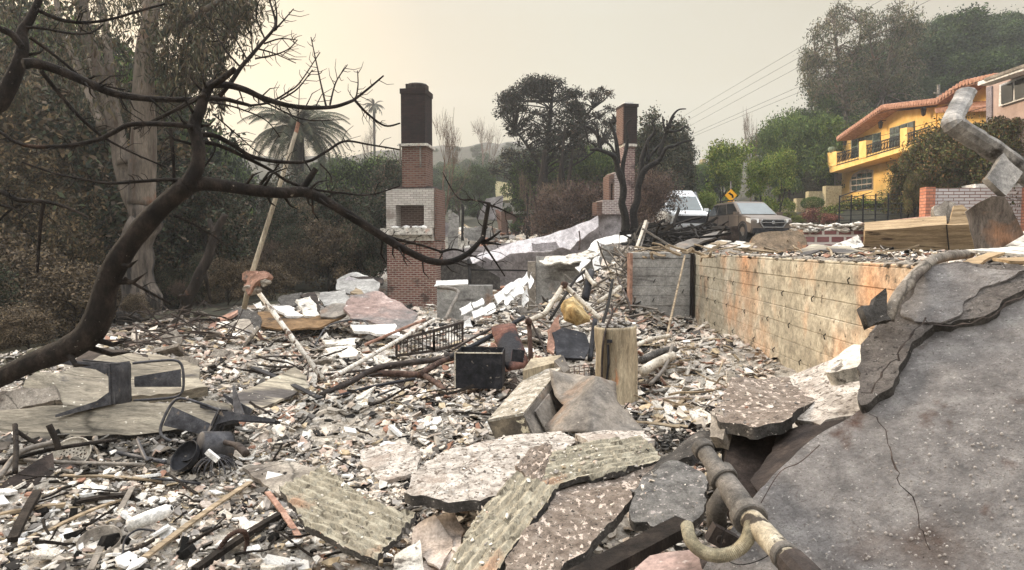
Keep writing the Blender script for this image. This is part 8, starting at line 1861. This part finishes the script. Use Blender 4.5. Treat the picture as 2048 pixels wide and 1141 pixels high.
o0 = len(mb.v); mb.add([c + Vector((x * e_, y, z * e_)) for y in (-.016, -.008) for x, z in ((-.12, .50), (-.04, .0), (-.48, .30))], [(0, 1, 2), (5, 4, 3)]); mb.build('arrow', bk, dm)
c2 = at(1462, 405, 33); mb = MB(); mb.box(c2 + Vector((0, 0, -.02)), (.30, .012, .22)); pl = mb.build('speed_plate', yl, t)
fc = bpy.data.curves.new('numerals', 'FONT'); fc.body = '15'; fc.size = .22; fc.extrude = .003; fc.align_x = 'CENTER'; fc.align_y = 'CENTER'; fc.materials.append(bk); ft_ = bpy.data.objects.new('numerals_curve', fc); COL.objects.link(ft_); bpy.context.view_layer.update(); fm_ = bpy.data.meshes.new_from_object(ft_.evaluated_get(bpy.context.evaluated_depsgraph_get())); bpy.data.objects.remove(ft_); fo_ = bpy.data.objects.new('numerals', fm_); COL.objects.link(fo_)
fo_.location = c2 + Vector((0, -.012, -.02)) - ORG[t.name]; fo_.rotation_euler = (PI / 2, 0, 0); fo_.parent = pl
# ---------------------------------------------------------------- vehicles
def car(name, px, py, Yd, head, L, W, H, prof, glassZ, body, label, cat, kind):
    """prof: side outline (x along length, front at +L/2) of the lower body and cabin"""
    c = at(px, py, Yd); t = thing(name, c, label, cat); Xh = Vector((math.sin(head), -math.cos(head), 0)); Sd = Vector((-Xh.y, Xh.x, 0)); Rm = Matrix((Xh, Sd, Vector((0, 0, 1)))).transposed()
    T = lambda x, y, z: c + Rm @ Vector((x, y, z))
    lower, cabin = prof
    def loft(P, w0, w1, zc, nm, m):       # P polygon in x,z ; half width falls from w0 at zc to w1 at the top
        zt = max(z for _, z in P); n = len(P); mb = MB(); vs = []
        ys = [(-1, .90), (-1, 1), (1, 1), (1, .90)]
        rings = []
        for s, k in ((-1, 1.0), (-.93, 1.03), (.93, 1.03), (1, 1.0)):
            for x, z in P:
                f_ = max(0, (z - zc) / max(.01, zt - zc)); w = w0 + (w1 - w0) * f_
                xx = x if abs(s) < 1 else x * .985; zz = z if abs(s) < 1 else z - (.015 if z > zc else -.015)
                vs.append(T(xx, s * w, zz))
        fs = [tuple(range(n - 1, -1, -1)), tuple(3 * n + i for i in range(n))]
        for l in range(3): fs += [(l * n + i, l * n + (i + 1) % n, (l + 1) * n + (i + 1) % n, (l + 1) * n + i) for i in range(n)]
        mb.add(vs, fs); bm2 = bmesh.new(); vv = [bm2.verts.new(v) for v in mb.v]
        for f_ in mb.f: bm2.faces.new([vv[i] for i in f_])
        bmesh.ops.recalc_face_normals(bm2, faces=bm2.faces[:]); bmesh.ops.bevel(bm2, geom=bm2.edges[:], offset=.03, segments=2, affect='EDGES', clamp_overlap=True); bm2.verts.index_update()
        m2 = MB(); m2.add([v.co for v in bm2.verts], [tuple(v.index for v in f_.verts) for f_ in bm2.faces]); bm2.free(); return m2.build(nm, m, t)
    bd = loft(lower, W / 2, W / 2 * .96, .6, 'body', body); loft(cabin, W / 2 * .95, W / 2 * .78, cabin[0][1], 'cabin', body)
    zt = max(z for _, z in cabin); zb = cabin[0][1]; wf = lambda z: W / 2 * (.95 + (.78 - .95) * max(0, (z - zb) / (zt - zb)))
    xs = sorted(cabin, key=lambda p: p[0]); fb, ft = cabin[-1], cabin[-2]
    def lerp(a, b, f_): return (a[0] + (b[0] - a[0]) * f_, a[1] + (b[1] - a[1]) * f_)
    a, b = lerp(fb, ft, .06), lerp(fb, ft, .90); o = Vector((.012, 0, .006))
    mb = MB(); k = [T(a[0], -wf(a[1]) * .90, a[1]), T(a[0], wf(a[1]) * .90, a[1]), T(b[0], wf(b[1]) * .88, b[1]), T(b[0], -wf(b[1]) * .88, b[1])]; sh_ = Rm @ Vector((.02, 0, .012))
    mb.add([v + sh_ for v in k] + [v - sh_ for v in k], [(0, 1, 2, 3), (7, 6, 5, 4), (0, 4, 5, 1), (1, 5, 6, 2), (2, 6, 7, 3), (3, 7, 4, 0)]); mb.build('windscreen', M['glass'], t)
    rb, rt = cabin[0], cabin[1]; z0, z1 = zb + .05, zt - .10
    fx = lambda z: fb[0] + (ft[0] - fb[0]) * (z - zb) / (zt - zb) - .12; rx = lambda z: rb[0] + (rt[0] - rb[0]) * (z - zb) / (zt - zb) + .12
    cuts = [0, .36, .72, 1] if kind == 'suv' else [0, .3, .65, 1]
    for s in (-1, 1):
        for i in range(3):
            mb = MB(); q = []
            for z, e0, e1 in ((z0, cuts[i], cuts[i + 1]), (z1, cuts[i], cuts[i + 1])):
                x0, x1 = fx(z) + (rx(z) - fx(z)) * e0, fx(z) + (rx(z) - fx(z)) * e1; x0 -= .03; x1 += .03
                q.append((x0, z)); q.append((x1, z))
            P4 = [q[0], q[1], q[3], q[2]]; vs = [T(x, s * (wf(z) + .012), z) for x, z in P4] + [T(x, s * (wf(z) - .02), z) for x, z in P4]
            mb.add(vs, [(0, 1, 2, 3), (7, 6, 5, 4), (0, 4, 5, 1), (1, 5, 6, 2), (2, 6, 7, 3), (3, 7, 4, 0)]); mb.build('side_window', M['darkglass'], t)
        mb = MB(); mb.box(T(fb[0] - .1, s * (W / 2 + .09), zb + .06), (.12, .2, .14), Rm); mb.build('mirror', body, t)
    for sx in (L * .31, -L * .29):
        for s in (-1, 1):
            rt_ = Rm @ Matrix.Rotation(PI / 2, 3, 'X'); cc = T(sx, s * (W / 2 - .10), .34)
            mb = MB(); mb.lathe(cc, [(.20, -.1), (.34, -.1), (.345, -.06), (.345, .06), (.34, .1), (.20, .1), (.20, -.1)], 20, rt_); wh = mb.build('tyre', M['char'], t)
            mb = MB(); mb.lathe(cc, [(0, -.09), (.06, -.1), (.20, -.07), (.21, 0), (.20, .07), (.06, .1), (0, .09)], 10, rt_); mb.build('rim', M['ductmetal'], wh)
            mb = MB(); mb.lathe(T(sx, s * (W / 2 - .02), .34), [(.36, -.03), (.43, -.02), (.44, .02), (.37, .035)], 20, rt_ ); mb.build('wheel_arch', M['blackmetal'], t)
    xf = max(x for x, _ in lower)
    return t, T, Rm, xf
bpnt = mat('dusty_brown_paint', [(84, 74, 66), (104, 93, 83)], 1.6, rough=.42, bump=.03, spec=.5, layers=[(2, .64, .12, (104, 94, 84))])
L, W, H = 4.55, 1.82, 1.68
low = [(-2.22, .32), (-2.25, .95), (-2.20, 1.06), (.75, 1.08), (1.45, 1.02), (2.05, .90), (2.22, .78), (2.25, .42), (2.1, .28)]
cab = [(-2.15, 1.05), (-1.75, 1.60), (-1.4, 1.67), (.0, 1.68), (.25, 1.64), (1.12, 1.04)]
t, T, Rm, xf = car('parked_suv', 1492, 480, 31, R(9), L, W, H, (low, cab), 1, bpnt, 'dusty brown sport utility car facing the camera on the street', 'car', 'suv')
chrome = mat('bright_chrome', [(190, 194, 200), (220, 224, 228)], 3, rough=.25, metal=.8, bump=0)
mb = MB(); gq = [(-.46, .80), (.46, .80), (.56, .68), (.44, .50), (-.44, .50), (-.56, .68), (-.46, .80)]
for i in range(6): mb.bar(T(2.27, gq[i][0], gq[i][1]), T(2.27, gq[i + 1][0], gq[i + 1][1]), .035, .04)
mb.bar(T(2.28, -.5, .69), T(2.28, .5, .69), .02, .03); mb.build('grille_frame', chrome, t)
mb = MB(); mb.box(T(2.245, 0, .65), (.03, .98, .28), Rm); mb.build('grille', M['blackmetal'], t)
mb = MB(); mb.lathe(T(2.29, 0, .69), [(0, .012), (.07, .008), (.075, 0)], 16, rot_from(Rm @ Vector((0, 1, 0)), Rm @ Vector((1, 0, 0)))); mb.build('badge', chrome, t)
mb = MB(); mb.box(T(2.2, 0, .36), (.12, 1.7, .2), Rm); mb.build('bumper', M['blackmetal'], t)
lampm = mat('headlight_glass', [(190, 190, 186), (224, 222, 216)], 4, rough=.15, bump=0, spec=.8)
for s in (-1, 1):
    mb = MB(); q = [T(2.20, s * .60, .84), T(2.06, s * .90, .86), T(1.75, s * .93, .90), T(1.78, s * .93, .76), T(2.10, s * .90, .66), T(2.26, s * .62, .68)]; dd_ = Rm @ Vector((-.06, -s * .03, 0))
    q = [v + Rm @ Vector((.015, s * .012, 0)) for v in q]; mb.add(q + [v + dd_ for v in q], [tuple(range(6)) if s > 0 else tuple(range(5, -1, -1)), tuple(range(11, 5, -1))] + [(i, (i + 1) % 6, 6 + (i + 1) % 6, 6 + i) for i in range(6)]); mb.build('headlight', lampm, t)
    mb = MB(); mb.bar(T(-1.5, s * .68, 1.73), T(.1, s * .68, 1.73), .04, .04); mb.build('roof_rail', M['blackmetal'], t)
    for x_ in (.62, -.45): mb = MB(); mb.bar(T(x_ - .1, s * (W / 2 + .005), .98), T(x_ + .1, s * (W / 2 + .005), .98), .02, .03); mb.build('door_handle', bpnt, t)
    mb = MB()
    for x_ in (1.05, .12, -.95): mb.bar(T(x_, s * (W / 2 - .002), 1.05), T(x_ - .02, s * (W / 2 + .0), .42), .012, .012)
    mb.build('door_seam', M['blackmetal'], t)
wp_ = mat('white_van_paint', [(206, 210, 214), (222, 226, 228)], 2, rough=.35, bump=.02, spec=.5)
low = [(-2.7, .35), (-2.75, 1.2), (-2.7, 1.32), (1.3, 1.34), (2.2, 1.22), (2.55, 1.1), (2.62, .55), (2.5, .35)]
cab = [(-2.7, 1.3), (-2.62, 2.2), (-2.4, 2.38), (.1, 2.40), (.75, 2.12), (1.55, 1.30)]
t, T, Rm, xf = car('white_van', 1352, 476, 36, R(2), 5.3, 2.0, 2.4, (low, cab), 1, wp_, 'white high roofed van behind the charred timber pile', 'van', 'van')
mb = MB(); mb.box(T(2.6, 0, .85), (.08, 1.5, .34), Rm); mb.build('grille', M['blackmetal'], t)
for s in (-1, 1): mb = MB(); mb.box(T(2.6, s * .82, .88), (.08, .26, .26), Rm); mb.build('headlight', lampm, t)
low = [(-2.1, .3), (-2.15, .8), (-1.9, .92), (1.2, .92), (2.0, .78), (2.1, .35)]; cab = [(-1.9, .9), (-1.3, 1.32), (-.2, 1.38), (.2, 1.34), (1.0, .9)]
t, T, Rm, xf = car('blue_car', 1400, 466, 42, R(2), 4.2, 1.7, 1.4, (low, cab), 1, mat('pale_blue_paint', [(120, 132, 160), (150, 160, 184)], 2, rough=.35, bump=0, spec=.5), 'pale blue car squeezed between the white van and the brown car', 'car', 'suv')
# ---------------------------------------------------------------- smoke haze
mb = MB(); mb.box((0, 130, 32), (700, 410, 84))
hm = bpy.data.materials.new('smoke_haze'); hm.use_nodes = True
hn, hl = hm.node_tree.nodes, hm.node_tree.links; hn.clear()
ho = hn.new('ShaderNodeOutputMaterial'); pv = hn.new('ShaderNodeVolumePrincipled')
pv.inputs['Color'].default_value = (0.93, 0.95, 0.97, 1); pv.inputs['Density'].default_value = 0.0011; pv.inputs['Anisotropy'].default_value = 0.35
hl.new(pv.outputs[0], ho.inputs['Volume'])
hzb = mb.build('haze', hm, origin=(0, 0, 0)); tag(hzb, 'thin wildfire smoke hanging over the whole place', 'haze', kind='stuff')
for o in list(bpy.data.objects):        # drop prototypes that were never placed
    if 'h' in o and o.name not in used:
        if '.' not in o.name:
            for ch in list(o.children): bpy.data.objects.remove(ch)
            bpy.data.objects.remove(o)

for o in COL.objects:
    if o.parent is None and 'category' in o and 'kind' not in o: o['kind'] = 'thing'
